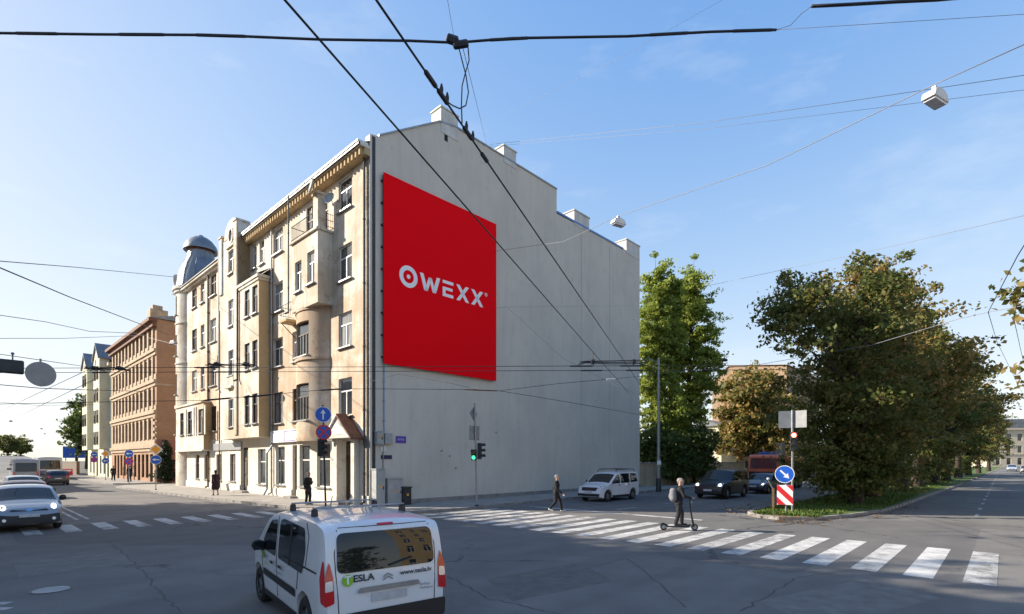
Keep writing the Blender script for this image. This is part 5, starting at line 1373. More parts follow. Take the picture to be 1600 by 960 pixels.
for sg in (-1, 1):
    # tail lamp: rear face and wrap-around on the flank
    o = patch(rounded([(sg * .765, .71), (sg * .90, .68), (sg * .885, 1.06), (sg * .82, 1.25), (sg * .775, 1.06)], .03), lambda y, z: vs_.rear(y, z, 0.016), 'tail_light', M['lamp_red'], van)
    patch(rounded([(sg * .78, .88), (sg * .885, .87), (sg * .88, 1.0), (sg * .785, 1.01)], .02), lambda y, z: vs_.rear(y, z, 0.022), 'reverse_lens', M['lamp_clear'], o)
    patch(rounded([(-2.17, .68), (-2.05, .71), (-2.03, 1.05), (-2.07, 1.26), (-2.10, 1.25), (-2.14, 1.05)], .03), vs_.side(0.012)(sg), 'lamp_flank', M['lamp_red'], o)
    patch(rounded([(-.92, .56), (1.0, .58), (1.0, .70), (-.92, .68)], .03), vs_.side(0.012)(sg), 'side_moulding', mat('moulding_grey', (0.05, 0.052, 0.056), .6) if sg == -1 else M['plastic'], van)
    patch([(-.95, .24), (1.0, .24), (1.0, .34), (-.95, .34)], vs_.side(0.01)(sg), 'sill_trim', M['plastic'], van)
    patch(rounded([(-1.9, 1.06), (-.28, 1.06), (-.28, 1.085), (-1.9, 1.085)], .01), vs_.side(0.008)(sg), 'door_rail', M['plastic'], van)
    mb = MB(); mb.tube([vs_.side(0.002)(sg)(-.62, z) for z in (.98, 1.2, 1.4, 1.62)], 0.02, 4); mb.build('window_bar', M['plastic'], van)
gap(van, vs_, [(.12, .36), (.12, 1.0), (.16, 1.66)]); gap(van, vs_, [(1.06, .42), (1.12, 1.0)]); gap(van, vs_, [(-1.0, .7), (-1.06, .95), (-1.42, 1.1), (-1.45, 1.5), (-1.3, 1.68)])
# rear door outline, handle trim, bumper, plate, brake lamp
RF = lambda y, z: vs_.rear(y, z, 0.014)
for sg in (-1, 1):
    mb = MB(); mb.tube([vs_.rear(sg * y, z, 0.001) for y, z in ((.70, .46), (.715, .8), (.735, 1.1), (.74, 1.35), (.68, 1.64))], .007, 4); mb.build('door_gap', M['plastic'], van)
mb = MB(); mb.tube([vs_.rear(y, 1.665, 0.001) for y in (-.66, -.3, 0, .3, .66)], .007, 4); mb.build('door_gap', M['plastic'], van)
patch(rounded([(-.46, .80), (.46, .80), (.44, .87), (-.44, .87)], .03), lambda y, z: vs_.rear(y, z, 0.035), 'handle_trim', M['metal'], van)
patch([(-.26, .66), (.26, .66), (.26, .77), (-.26, .77)], lambda y, z: vs_.rear(y, z, 0.02), 'number_plate', M['plate'], van)
patch(rounded([(-.86, .30), (.86, .30), (.88, .56), (-.88, .56)], .05), lambda y, z: vs_.rear(y, z, 0.03), 'rear_bumper', M['plastic'], van)
patch(rounded([(-.12, 1.67), (.12, 1.67), (.12, 1.70), (-.12, 1.70)], .01), lambda y, z: vs_.rear(y, z, 0.02), 'brake_light', M['lamp_red'], van)
mb = MB(); mb.tube([vs_.rear(0.0, 1.12, 0.03), vs_.rear(-.35, 1.2, 0.03)], .012, 5); wp = mb.build('rear_wiper', M['plastic'], van)
# roof bars
for bx in (-1.15, -.05):
    mb = MB(); z = 1.87
    mb.box(bx - .03, bx + .03, -.72, .72, z - .012, z + .014); o = mb.build('roof_bar', M['metal'], van, bevel=0.01)
    for sg in (-1, 1):
        mb = MB(); zz = vs_.top(bx) - .06; mb.prism([(bx - .07, zz), (bx + .07, zz), (bx + .045, z - .015), (bx - .045, z - .015)], min(sg * .66, sg * .73), max(sg * .66, sg * .73), lambda a, b, c: Vector((a, c, b))); mb.build('bar_foot', M['plastic'], o, bevel=0.01)
mb = MB(); mb.tube([(.2, 0, 1.79), (.12, 0, 1.95)], .008, 5); mb.build('aerial', M['plastic'], van)
# lettering on the rear door: on the +y side lies the picture's left
patch([(.585 + .075 * math.cos(a * .314), .985 + .075 * math.sin(a * .314)) for a in range(20)], lambda y, z: vs_.rear(y, z, 0.016), 'logo_disc', M['lime'], van)
RT_ = lambda off: (lambda y, z: vs_.rear(y, z, off))
text_patch('T', .15, RT_(.02), 'lettering', M['sign_white'], van, .63, .94, True, bold=.004)
text_patch('ESLA', .125, RT_(.018), 'lettering', M['ink'], van, .515, .955, True, 1.12, .003)
text_patch('www.tesla.lv', .088, RT_(.018), 'lettering', M['ink'], van, -.16, .965, True, 1.12, .002)
mb = MB()
for k in (0, 1):
    for sg in (-1, 1):
        y0, z0 = .02, .99 - k * .038; mb.add([vs_.rear(y0, z0 + .03, .018), vs_.rear(y0, z0 + .012, .018), vs_.rear(y0 + sg * .07, z0 - .03, .018), vs_.rear(y0 + sg * .07, z0 - .012, .018)], [(0, 1, 2, 3)])
mb.build('chevron_emblem', M['greyink'], van)
text_patch('Multispace', .05, RT_(.018), 'lettering', M['greyink'], van, -.46, .72, True); text_patch('Berlingo', .05, RT_(.018), 'lettering', M['greyink'], van, -.46, .775, True)
SL = vs_.side(.012)(1)
patch([(1.0 + .06 * math.cos(a * .314), .93 + .075 * math.sin(a * .314)) for a in range(20)], SL, 'logo_disc', M['lime'], van)
text_patch('ESLA', .11, SL, 'lettering', M['ink'], van, .92, .89, True)
text_patch('www.tesla.lv', .065, SL, 'lettering', M['lime'], van, .95, .78, True)
text_patch('elektroinstrumenti', .07, SL, 'lettering', M['greyink'], van, .2, .84, True); text_patch('apkope un serviss', .06, SL, 'lettering', M['greyink'], van, .2, .755, True)

# --- cars
def hatch_prof(L, H, hood=.92, tail=1.0, nose=.62): 
    h = L / 2
    return [(-h, .45), (-h + .02, .7), (-h + .08, tail), (-h + .35, H * .86), (-h + .62, H * .965), (-h + 1.3, H), (h - 2.3, H * .995), (h - 1.95, H * .95), (h - 1.25, hood + .10), (h - 1.05, hood + .03), (h - .45, hood - .07), (h - .12, hood - .18), (h - .03, nose), (h, .42)]
def sedan_prof(L, H, hood=.9):
    h = L / 2
    return [(-h, .45), (-h + .02, .75), (-h + .08, .98), (-h + .5, 1.02), (-h + .85, 1.08), (-h + 1.4, H * .96), (-h + 1.9, H), (h - 2.2, H * .99), (h - 1.9, H * .94), (h - 1.25, hood + .08), (h - 1.0, hood + .02), (h - .4, hood - .1), (h - .1, hood - .22), (h, .42)]
def hatch_wins(L, H, belt):
    h = L / 2
    return [[(-h + 1.75, belt + .02), (-h + 1.72, H * .925), (h - 2.15, H * .925), (h - 1.55, belt + .12), (h - 1.5, belt + .02)], [(-h + .75, belt + .06), (-h + .85, H * .88), (-h + 1.66, H * .925), (-h + 1.68, belt + .02)]]

TO_CAM = -U   # along the left street towards the crossing
sh_cross = CarShape(4.36, 1.80, 1.52, hatch_prof(4.36, 1.52, .96), .96, .2, .2, (0.4, .7), (.1, .24), .07, (-1.35, 1.32), .34)
car = std_car('crossover_car', 'silver-blue crossover with lit headlights, foremost in the left queue', 'car', gp(46, 831) + U * 2.1, TO_CAM, sh_cross, carpaint('paint_silver_blue', (0.33, 0.34, 0.37), .32, .25),
        hatch_wins(4.36, 1.52, .96), wind=(.98, .28), rearw=(1.05, 1.38, .6, .5), front=[(.42, .74), (.80, .80), (.80, .92), (.55, .84)], lit=('lamp_on', .07), backl=[(.55, .8), (.8, .8), (.8, 1.0), (.55, .95)], mir=(.85, 1.02, M['plastic']),
        grille=[(-.5, .70), (.5, .70), (.45, .76), (.12, .72), (-.12, .72), (-.45, .76)], handles=((.1, .88), (-.85, .9)))
patch(rounded([(-.80, .30), (.80, .30), (.78, .60), (.45, .56), (-.45, .56), (-.78, .60)], .06), lambda y, z: sh_cross.front(y, z, .016), 'lower_grille', M['plastic'], car)
patch([(-.26, .50), (.26, .50), (.26, .61), (-.26, .61)], lambda y, z: sh_cross.front(y, z, 0.026), 'number_plate', M['plate'], car)
for sg in (-1, 1):
    patch([(sg * .62 + .05 * math.cos(a * .63), .42 + .05 * math.sin(a * .63)) for a in range(10)], lambda y, z: sh_cross.front(y, z, .03), 'fog_light', M['lamp_clear'], car)
patch([(.09 * math.cos(a * .42), .745 + .05 * math.sin(a * .42)) for a in range(15)], lambda y, z: sh_cross.front(y, z, .024), 'badge', M['chrome'], car)
gap(car, sh_cross, [(.95, .45), (.98, .98)]); gap(car, sh_cross, [(-.25, .3), (-.28, .98)])
sh_h = CarShape(4.2, 1.76, 1.48, hatch_prof(4.2, 1.48), .93, .19, .19, (0.4, .7), (.1, .22), .07, (-1.28, 1.3), .31)
def small_car(name, label, loc, head, col, group=None, lit=None, sh=None, metal=0.0):
    sh = sh or sh_h; L, H = sh.L, sh.H
    return std_car(name, label, 'car', loc, head, sh, carpaint('paint_' + name, col, .3, metal), hatch_wins(L, H, sh.belt), wind=(L / 2 - 1.2, L / 2 - 1.92), rearw=(1.0, H * .9, .58, .5),
            front=[(.45, .62), (.78, .68), (.78, .82), (.55, .76)], lit=lit, backl=[(.52, .75), (.8, .75), (.8, 1.0), (.62, .95)], mir=(L / 2 - 1.35, sh.belt + .06, M['plastic']), grille=[(-.4, .55), (.4, .55), (.42, .68), (-.42, .68)], handles=((-.1, .84),))
q1 = gp(40, 803); small_car('hatchback', 'orange-red hatchback right behind the silver-blue crossover', q1 + U * 1.0, TO_CAM, (0.40, 0.11, 0.055))
q2 = gp(38, 781); small_car('hatchback', 'pale grey car, third in the left queue', q2 + U * 1.0, TO_CAM, (0.44, 0.47, 0.52))
small_car('hatchback', 'dark brown hatchback driving away, red tail lights, on the left street', gp(88, 758) + U * 0.5, U, (0.05, 0.03, 0.025))
small_car('hatchback', 'small dark car far ahead on the bridge ramp', sd(135, 15) + Vector((0, 0, 2.05)), U, (0.03, 0.03, 0.04))
small_car('hatchback', 'dark car on the crest of the bridge ramp', sd(200, 17) + Vector((0, 0, 3.9)), U, (0.04, 0.04, 0.06))
sh_suv = CarShape(4.6, 1.92, 1.84, [(-2.3, .45), (-2.29, .8), (-2.26, 1.2), (-2.1, 1.72), (-1.9, 1.82), (-.8, 1.84), (.1, 1.80), (.35, 1.72), (.85, 1.22), (1.05, 1.14), (1.9, 1.06), (2.15, .95), (2.25, .7), (2.3, .45)], 1.1, .13, .24, (.3, .5), (.05, .14), .07, (-1.4, 1.42), .38)
suv = std_car('suv', 'black boxy off-road car with lit headlights waiting in the right street', 'car', gp(1106, 780) + V * 2.25, O, sh_suv, mat('paint_suv_black', (0.006, 0.007, 0.010), .35, coat=.25),
        [[(-.25, 1.12), (-.25, 1.68), (.2, 1.66), (.72, 1.2), (.74, 1.12)], [(-1.15, 1.12), (-1.15, 1.68), (-.33, 1.68), (-.33, 1.12)], [(-2.02, 1.14), (-1.95, 1.66), (-1.25, 1.68), (-1.25, 1.12)]], wind=(.9, .32), rearw=(1.15, 1.66, .72, .66),
        front=[(.55, .78), (.90, .80), (.88, 1.0), (.55, .98)], lit=('lamp_warm', .08), backl=[(.7, .8), (.9, .8), (.9, 1.3), (.75, 1.3)], mir=(.72, 1.18, M['plastic']), grille=[(-.5, .76), (.5, .76), (.5, .98), (-.5, .98)], handles=((-.15, .98), (-1.05, .98)))
small_car('sedan', 'dark blue sedan just behind the black off-road car', gp(1176, 772) + V * 2.1, O, (0.012, 0.022, 0.075), lit=('lamp_warm', .06))
small_car('sedan', 'dark blue-green car behind the black off-road car by the yard wall', gp(1132, 762) + V * 2.0, O, (0.012, 0.03, 0.05))
# white leisure van with roof rack, parked by the blind wall
dk = [(-2.18, .45), (-2.175, .7), (-2.15, 1.1), (-2.08, 1.6), (-1.95, 1.75), (-1.2, 1.79), (-.2, 1.77), (.3, 1.70), (.6, 1.56), (1.2, 1.12), (1.38, 1.05), (1.85, .95), (2.05, .84), (2.15, .62), (2.18, .42)]
sh_dk = CarShape(4.36, 1.75, 1.79, dk, 1.02, .12, .2, (.3, .6), (.05, .18), .08, (-1.4, 1.4), .33)
dkv = std_car('leisure_van', 'white small van with black roof rack by the grey blind wall', 'van', gp(922, 784) + V * 2.0, O, sh_dk, carpaint('paint_leisure_white', (0.76, 0.77, 0.80)),
        [[(.12, 1.06), (.15, 1.58), (.48, 1.52), (.98, 1.12), (1.0, 1.06)], [(-.95, 1.06), (-1.0, 1.62), (.02, 1.62), (.02, 1.06)], [(-1.9, 1.1), (-1.85, 1.6), (-1.1, 1.62), (-1.05, 1.08)]], wind=(1.2, .5), rearw=(1.1, 1.6, .66, .62),
        front=[(.48, .78), (.80, .80), (.80, .98), (.6, .92)], lit=None, backl=[(.7, .7), (.85, .7), (.85, 1.2), (.72, 1.2)], mir=(.92, 1.1, M['plastic']), grille=[(-.5, .64), (.5, .64), (.56, .84), (-.56, .84)], handles=((.15, .92), (-.9, .92)))
gap(dkv, sh_dk, [(.08, .34), (.08, 1.66)]); gap(dkv, sh_dk, [(1.02, .42), (1.06, 1.05)])
patch([(-.26, .46), (.26, .46), (.26, .56), (-.26, .56)], lambda y, z: sh_dk.front(y, z, 0.026), 'number_plate', M['plate'], dkv)
for sg in (-1, 1):
    mb = MB(); mb.tube([(.25, sg * .66, 1.72), (.15, sg * .66, 1.86), (-1.75, sg * .66, 1.88), (-1.85, sg * .66, 1.76)], .022, 6); mb.build('roof_rail', M['plastic'], dkv)
for k in range(4):
    x = 0.0 - k * .55; mb = MB(); mb.box(x - .035, x + .035, -.64, .64, 1.87, 1.90); mb.build('roof_bar', M['plastic'], dkv)
# far right street cars
small_car('hatchback', 'small light blue car at the far end of the right street', tn(150, 24.2), O, (0.42, 0.47, 0.55))
small_car('hatchback', 'pale beige car at the right edge far down the right street', tn(124, 26.0), O, (0.46, 0.44, 0.36), lit=('lamp_warm', .07))
# minibus and bus far on the left street
def boxy(name, label, loc, head, L, W, H, paint, lowpaint=None):
    pr = [(-L / 2, .5), (-L / 2 + .01, 1.0), (-L / 2 + .05, 1.6), (-L / 2 + .14, H - .15), (-L / 2 + .35, H - .02), (0, H), (L / 2 - 1.0, H - .02), (L / 2 - .5, H - .3), (L / 2 - .15, 1.2), (L / 2 - .04, .8), (L / 2, .5)]
    sh = CarShape(L, W, H, pr, 1.2, .07, .28, (.25, .4), (.05, .12), .1, (-L * .3, L * .33), .36)
    n = max(3, int(L / 1.3)); wins = []
    for k in range(n):
        a = -L / 2 + .35 + (L - .9) * k / n; b = a + (L - .9) / n - .1; wins.append([(a, 1.3), (a, H * .82), (b, H * .82), (b, 1.3)])
    t = std_car(name, label, 'bus', loc, head, sh, paint, wins, wind=(L / 2 - .2, L / 2 - .55), rearw=(1.3, H * .84, W * .4, W * .38), front=[(W * .3, .7), (W * .44, .7), (W * .44, .85), (W * .3, .85)], backl=[(W * .38, .8), (W * .46, .8), (W * .46, 1.3), (W * .38, 1.3)], mir=(L / 2 - .5, 1.5, M['plastic']))
    if lowpaint:
        for sg in (-1, 1): patch([(-L / 2 + .3, .45), (L / 2 - .4, .45), (L / 2 - .4, 1.1), (-L / 2 + .3, 1.1)], sh.side(.008)(sg), 'lower_band', lowpaint, t)
        patch([(-W * .45, .45), (W * .45, .45), (W * .45, 1.15), (-W * .45, 1.15)], lambda y, z: sh.rear(y, z, .016), 'lower_band', lowpaint, t)
    return t
boxy('minibus', 'grey minibus driving away on the left street', sd(50, 9.6), U, 5.4, 2.0, 2.6, carpaint('paint_minibus', (0.30, 0.29, 0.28)))
boxy('bus', 'cream and blue bus on the far left street', sd(70, 6.2), U, 9.0, 2.5, 2.9, carpaint('paint_bus', (0.62, 0.58, 0.48)), carpaint('paint_bus_blue', (0.05, 0.07, 0.22)))

# --- red lorry
tl = gp(1192, 766) + V * 1.2
lorry = vehicle('lorry', 'red cab-over lorry behind the dark cars in the right street', 'truck', tl, O)
red_p = carpaint('paint_lorry_red', (0.66, 0.13, 0.06))
pr = [(1.15, .55), (1.18, .9), (1.16, 1.7), (1.02, 2.75), (.9, 2.9), (-.9, 2.92), (-.95, .55)]
mb = MB(); mb.prism(pr, -1.2, 1.2, lambda a, b, c: Vector((a, c, b))); mb.build('cab', red_p, lorry, bevel=0.07)
mb = MB(); mb.add([(1.18, -1.02, 1.75), (1.18, 1.02, 1.75), (1.068, .98, 2.6), (1.068, -.98, 2.6)], [(0, 1, 2, 3)]); mb.build('windscreen', M['glass2'], lorry)
for sg in (-1, 1):
    mb = MB(); y = sg * 1.206; mb.add([(-.5, y, 1.75), (.95, y, 1.75), (.82, y, 2.55), (-.5, y, 2.55)], [(0, 1, 2, 3)]); mb.build('side_window', M['carglass'], lorry)
    mb = MB(); mb.box(1.19, 1.24, min(sg * .75, sg * 1.1), max(sg * .75, sg * 1.1), .75, .95); mb.build('headlight', M['lamp_clear'], lorry)
    mb = MB(); mb.box(.95, 1.05, min(sg * 1.25, sg * 1.45), max(sg * 1.25, sg * 1.45), 1.8, 2.4); mb.build('mirror', M['plastic'], lorry, bevel=0.02)
mb = MB(); mb.box(1.17, 1.22, -1.1, 1.1, 1.05, 1.5); mb.build('grille', M['plastic'], lorry)
mb = MB(); mb.box(1.0, 1.3, -1.2, 1.2, .45, .72); mb.build('bumper', M['plastic'], lorry, bevel=0.03)
mb = MB(); mb.box(-6.2, -1.0, -.45, .45, .7, .95); mb.build('chassis', M['plastic'], lorry)
mb = MB(); mb.box(-6.2, -1.1, -1.22, 1.22, 1.0, 2.75); mb.build('box_body', red_p, lorry, bevel=0.04)
mb = MB(); mb.box(-3.0, -1.2, -.8, .8, 2.8, 3.05); mb.build('roof_gear', M['metal'], lorry, bevel=0.03)
mb = MB(); mb.box(-.2, .2, -.6, .6, 2.93, 3.1); mb.build('beacon', M['sign_blue'], lorry, bevel=0.04)
ty, rm = wheel_meshes(.48, .3)
for wx in (0.2, -3.9, -5.1):
    for sg in (-1, 1): o = link('wheel', ty, lorry, (wx, sg * 1.02, .48)); link('rim', rm, o)
# ------------------------------------------------------------------ people
def capsules(items, voxel, m, name, smooth_it=6):
    mb = MB()
    for it in items:
        p, q, r1, r2 = Vector(it[0]), Vector(it[1]), it[2], it[3]
        d = q - p
        if d.length < 1e-5: mb.sphere(p, r1, 14, 10); continue
        n = 14; ax = d.normalized(); up = Vector((0, 0, 1)) if abs(ax.z) < .9 else Vector((1, 0, 0)); a = ax.cross(up).normalized(); b = ax.cross(a)
        rings = []
        for k in range(5):
            t = math.pi / 2 * k / 4; rings.append((p - ax * r1 * math.cos(t), max(1e-4, r1 * math.sin(t))))
        for k in range(5):
            t = math.pi / 2 * k / 4; rings.append((q + ax * r2 * math.sin(t), max(1e-4, r2 * math.cos(t))))
        vs = [c + (a * math.cos(2 * math.pi * i / n) + b * math.sin(2 * math.pi * i / n)) * r for c, r in rings for i in range(n)]; fs = []
        for j in range(len(rings) - 1):
            for i in range(n): fs.append((j * n + i, j * n + (i + 1) % n, (j + 1) * n + (i + 1) % n, (j + 1) * n + i))
        fs.append(tuple(range(n))[::-1]); fs.append(tuple((len(rings) - 1) * n + i for i in range(n)))
        mb.add(vs, fs)
    me = mb.mesh(name, m)
    bm = bmesh.new(); bm.from_mesh(me); bmesh.ops.recalc_face_normals(bm, faces=bm.faces); bm.to_mesh(me); bm.free()
    o = bpy.data.objects.new('tmp', me); COL.objects.link(o)
    r = o.modifiers.new('r', 'REMESH'); r.mode = 'VOXEL'; r.voxel_size = voxel; r.use_smooth_shade = True
    s = o.modifiers.new('s', 'SMOOTH'); s.factor = .5; s.iterations = smooth_it
    dg = bpy.context.evaluated_depsgraph_get(); res = bpy.data.meshes.new_from_object(o.evaluated_get(dg)); bpy.data.objects.remove(o)
    res.materials.clear(); res.materials.append(m); res.name = name
    return res

def lerp(a, b, t): return Vector(a).lerp(Vector(b), t)

def hand(wr, d, side, up, curl=0.5):
    """palm and five fingers from the wrist: d points along the hand, side towards the thumb"""
    d = Vector(d).normalized(); side = (Vector(side) - d * Vector(side).dot(d)).normalized(); nrm = d.cross(side).normalized() * (1 if up > 0 else -1)
    out = []; wr = Vector(wr)
    for k in range(4):
        off = side * (0.030 - 0.020 * k); base = wr + d * 0.085 + off
        out.append((wr + off * .6 + d * .01, base, .017, .013))
        L = (.070, .078, .072, .056)[k]; a = curl
        p1 = base + (d * math.cos(a) + nrm * math.sin(a)) * L * .5; p2 = p1 + (d * math.cos(2 * a) + nrm * math.sin(2 * a)) * L * .5
        out += [(base, p1, .0095, .0088), (p1, p2, .0088, .0078)]
    tb = wr + d * .03 + side * .03; t1 = tb + (d * .7 + side * .6 + nrm * .25).normalized() * .04; t2 = t1 + (d * .9 + side * .2 + nrm * .4).normalized() * .03
    out += [(wr + d * .015, tb, .018, .014), (tb, t1, .0125, .0105), (t1, t2, .0105, .009)]
    return out

def person(label, loc, heading, J, top, bottom, shoes, hair, bald=False, skirt=None, sleeves=True, lean_head=(0, 0), name='person'):
    """J: joints in a frame where +x is the way the person faces, +y the left side"""
    d = Vector(heading); t = thing(name, label, 'person', loc, math.atan2(d.y, d.x))
    V_ = {k: Vector(v) for k, v in J.items()}
    it = []
    pel, chest, neck, head = V_['pelvis'], V_['chest'], V_['neck'], V_['head']
    it += [(pel + Vector((0, .05, 0)), pel + Vector((0, -.05, 0)), .115, .115), (pel, lerp(pel, chest, .5), .12, .115), (lerp(pel, chest, .5), chest, .115, .135)]
    for s, sg in (('l', 1), ('r', -1)):
        sh = V_['shoulder_' + s]; it += [(chest, lerp(chest, sh, .8), .125, .085), (sh, V_['elbow_' + s], .056, .043), (V_['elbow_' + s], V_['wrist_' + s], .042, .029)]
        it += [(V_['hip_' + s], V_['knee_' + s], .088, .058), (V_['knee_' + s], V_['ankle_' + s], .056, .038)]
        an = V_['ankle_' + s]; toe = V_['toe_' + s]; it += [(an, an + Vector((-.03, 0, -.045)) if False else lerp(an, toe, .1) + Vector((0, 0, -.02)), .038, .036), (lerp(an, toe, .1) + Vector((0, 0, -.025)), toe, .036, .028)]
        fa = (V_['wrist_' + s] - V_['elbow_' + s]); it += hand(V_['wrist_' + s], V_.get('hand_' + s, fa), V_.get('thumb_' + s, Vector((1, 0, 0.1))), -sg, J.get('curl', .45))
    it += [(lerp(chest, neck, .5), neck, .085, .058), (neck, lerp(neck, head, .55), .055, .053)]
    hd = Vector((1, 0, 0)); hx, hy = lean_head; hd = Vector((math.cos(hy), math.sin(hy), hx)).normalized()
    c = head
    it += [(c + Vector((0, 0, .035)) - hd * .02, c + Vector((0, 0, .035)) + hd * .02, .088, .084), (c + hd * .03 + Vector((0, 0, -.055)), c + hd * .045 + Vector((0, 0, -.075)), .062, .046), (c, c + Vector((0, 0, -.04)), .08, .07)]
    it += [(c + hd * .098 + Vector((0, 0, .018)), c + hd * .113 + Vector((0, 0, -.018)), .010, .014)]
    lat = Vector((-hd.y, hd.x, 0)).normalized()
    for sg in (-1, 1): it += [(c + lat * sg * .086 + Vector((0, 0, .015)), c + lat * sg * .088 + Vector((0, 0, -.02)), .017, .012)]
    body = link('body', capsules(it, .0085, M['skin'], 'body', 3), t)
    for sg in (-1, 1):
        mb = MB(); mb.sphere(c + hd * .088 + lat * sg * .031 + Vector((0, 0, .02)), .012, 8, 6); mb.build('eye', M['ink'], t, smooth='all')
    mb = MB(); mb.tube([c + hd * .098 + lat * .022 + Vector((0, 0, -.052)), c + hd * .103 + Vector((0, 0, -.052)), c + hd * .098 - lat * .022 + Vector((0, 0, -.052))], .006, 5); mb.build('mouth', mat('lips', (.32, .12, .10), .6) if 'lips' not in bpy.data.materials else bpy.data.materials['lips'], t)
    # clothing
    jk = [(pel + Vector((0, .06, -.06)), pel + Vector((0, -.06, -.06)), .138, .138), (pel, lerp(pel, chest, .5), .142, .138), (lerp(pel, chest, .5), chest, .138, .152), (lerp(chest, neck, .2), lerp(chest, neck, .85), .12, .078)]
    for s in 'lr':
        sh = V_['shoulder_' + s]; jk += [(chest, lerp(chest, sh, .82), .143, .10), (sh, V_['elbow_' + s], .072, .058)]
        if sleeves: jk += [(V_['elbow_' + s], lerp(V_['elbow_' + s], V_['wrist_' + s], .95), .058, .046)]
    link('jacket', capsules(jk, .013, top, 'jacket', 5), t)
    if skirt:
        jk = [(pel + Vector((0, .05, 0)), pel + Vector((0, -.05, 0)), .15, .15)]
        for s in 'lr': jk += [(V_['hip_' + s], lerp(V_['hip_' + s], V_['knee_' + s], .95), .13, .14)]
        jk += [(lerp(V_['hip_l'], V_['hip_r'], .5), lerp(V_['knee_l'], V_['knee_r'], .5) + Vector((0, 0, .05)), .14, .16)]
        link('skirt', capsules(jk, .014, bottom, 'skirt', 5), t)
    else:
        tr = [(pel + Vector((0, .055, -.01)), pel + Vector((0, -.055, -.01)), .128, .128)]
        for s in 'lr': tr += [(V_['hip_' + s], V_['knee_' + s], .104, .078), (V_['knee_' + s], lerp(V_['knee_' + s], V_['ankle_' + s], .96), .078, .062)]
        link('trousers', capsules(tr, .013, bottom, 'trousers', 5), t)
    for s in 'lr':
        an, toe = V_['ankle_' + s], V_['toe_' + s]; dn = (toe - an); dn.z = 0; dn.normalize()
        hl = lerp(an, toe, .1) + Vector((0, 0, -.028)) - dn * .035
        link('shoe', capsules([(hl, toe, .047, .038), (an + Vector((0, 0, -.01)), hl, .05, .047)], .011, shoes, 'shoe', 4), t)
    hr = [(c + Vector((0, 0, .052)) - hd * .04, c + Vector((0, 0, .056)) + hd * .012, .093, .082), (c - hd * .055 + Vector((0, 0, .02)), c - hd * .055 + Vector((0, 0, -.04)), .07, .05)]
    if skirt: hr += [(c - hd * .06, c - hd * .06 + Vector((0, 0, -.14)), .075, .05)]
    link('hair', capsules(hr, .011, hair, 'hair', 4), t)
    return t, V_

def stand_pose(stride=0.0, arms=None, crouch=0.0, h=1.0):
    """walking or standing pose, 1.75 m at h = 1"""
    J = dict(pelvis=(0, 0, .93), chest=(0.02, 0, 1.27), neck=(0.03, 0, 1.46), head=(0.055, 0, 1.615),
             shoulder_l=(0.02, .185, 1.39), shoulder_r=(0.02, -.185, 1.39), hip_l=(0, .09, .90), hip_r=(0, -.09, .90),
             knee_l=(.05 + stride * .35, .095, .50), knee_r=(.03 - stride * .10, -.095, .49), ankle_l=(stride * .75, .095, .085), ankle_r=(-stride * .85, -.095, .085 + abs(stride) * .22),
             elbow_l=(-.06 - stride * .35, .235, 1.10), elbow_r=(-.04 + stride * .30, -.235, 1.10), wrist_l=(0.02 - stride * .35, .245, .86), wrist_r=(.06 + stride * .75, -.235, .88))
    J['toe_l'] = (J['ankle_l'][0] + .17, .105, .035); J['toe_r'] = (J['ankle_r'][0] + (.15 if abs(stride) > .1 else .17), -.105, .035 + abs(stride) * .06)
    if arms: J.update(arms)
    return {k: tuple(c * h for c in v) for k, v in J.items()}

# walker on the crossing, going right
wloc = gp(869, 800); wloc.z = .005
person('person in black jacket and trousers with white shoes walking over the crossing', wloc, (1, -.25, 0), stand_pose(.34, h=.99), M['cloth_black'], M['cloth_black'], M['shoe_white'], M['hair_grey'])
# scooter rider
sloc = gp(1061, 829); SHd = Vector((1, -.10, 0)).normalized()
deck = .155
J = stand_pose(0)
J.update(dict(ankle_l=(.10, .05, deck + .085), toe_l=(.27, .08, deck + .035), ankle_r=(-.12, -.06, deck + .085), toe_r=(.05, -.09, deck + .035),
              knee_l=(.11, .07, .61), knee_r=(-.03, -.085, .61), hip_l=(-.02, .09, 1.0), hip_r=(-.02, -.09, 1.0), pelvis=(-.02, 0, 1.03), chest=(.01, 0, 1.37), neck=(.03, 0, 1.56), head=(.06, 0, 1.715),
              shoulder_l=(.02, .185, 1.49), shoulder_r=(.02, -.185, 1.49), elbow_l=(.12, .27, 1.22), elbow_r=(.12, -.27, 1.22), wrist_l=(.36, .235, 1.165), wrist_r=(.36, -.235, 1.165),
              hand_l=(1, 0, -.1), hand_r=(1, 0, -.1), thumb_l=(0, -1, 0), thumb_r=(0, 1, 0)))
J = {k: tuple(c * .97 for c in v) if k not in ('ankle_l', 'ankle_r', 'toe_l', 'toe_r') else v for k, v in J.items()}
J['curl'] = .95
Jc = J.pop('curl')
rider, RV = person('person in black with grey backpack riding an electric scooter', sloc, SHd, J, M['cloth_black'], M['cloth_char'], M['plastic'], M['hair_grey'], lean_head=(0, -.5))
sc_ = thing('electric_scooter', 'black electric scooter under the rider on the crossing', 'scooter', sloc, math.atan2(SHd.y, SHd.x))
mb = MB(); mb.prism([(-.40, .11), (.30, .11), (.40, .20), (.36, .22), (.28, .15), (-.42, .15)], -.085, .085, lambda a, b, c: Vector((a, c, b))); mb.build('deck', M['plastic'], sc_, bevel=.012)
mb = MB(); mb.tube([(.50, 0, .12), (.46, 0, .30), (.40, 0, .62), (.345, 0, 1.12)], [.032, .034, .026, .022], 10); mb.build('stem', M['plastic'], sc_, smooth=50)
mb = MB(); mb.tube([(.36, .27, 1.125), (.345, .12, 1.13), (.345, -.12, 1.13), (.36, -.27, 1.125)], .016, 8); hb = mb.build('handlebar', M['plastic'], sc_)
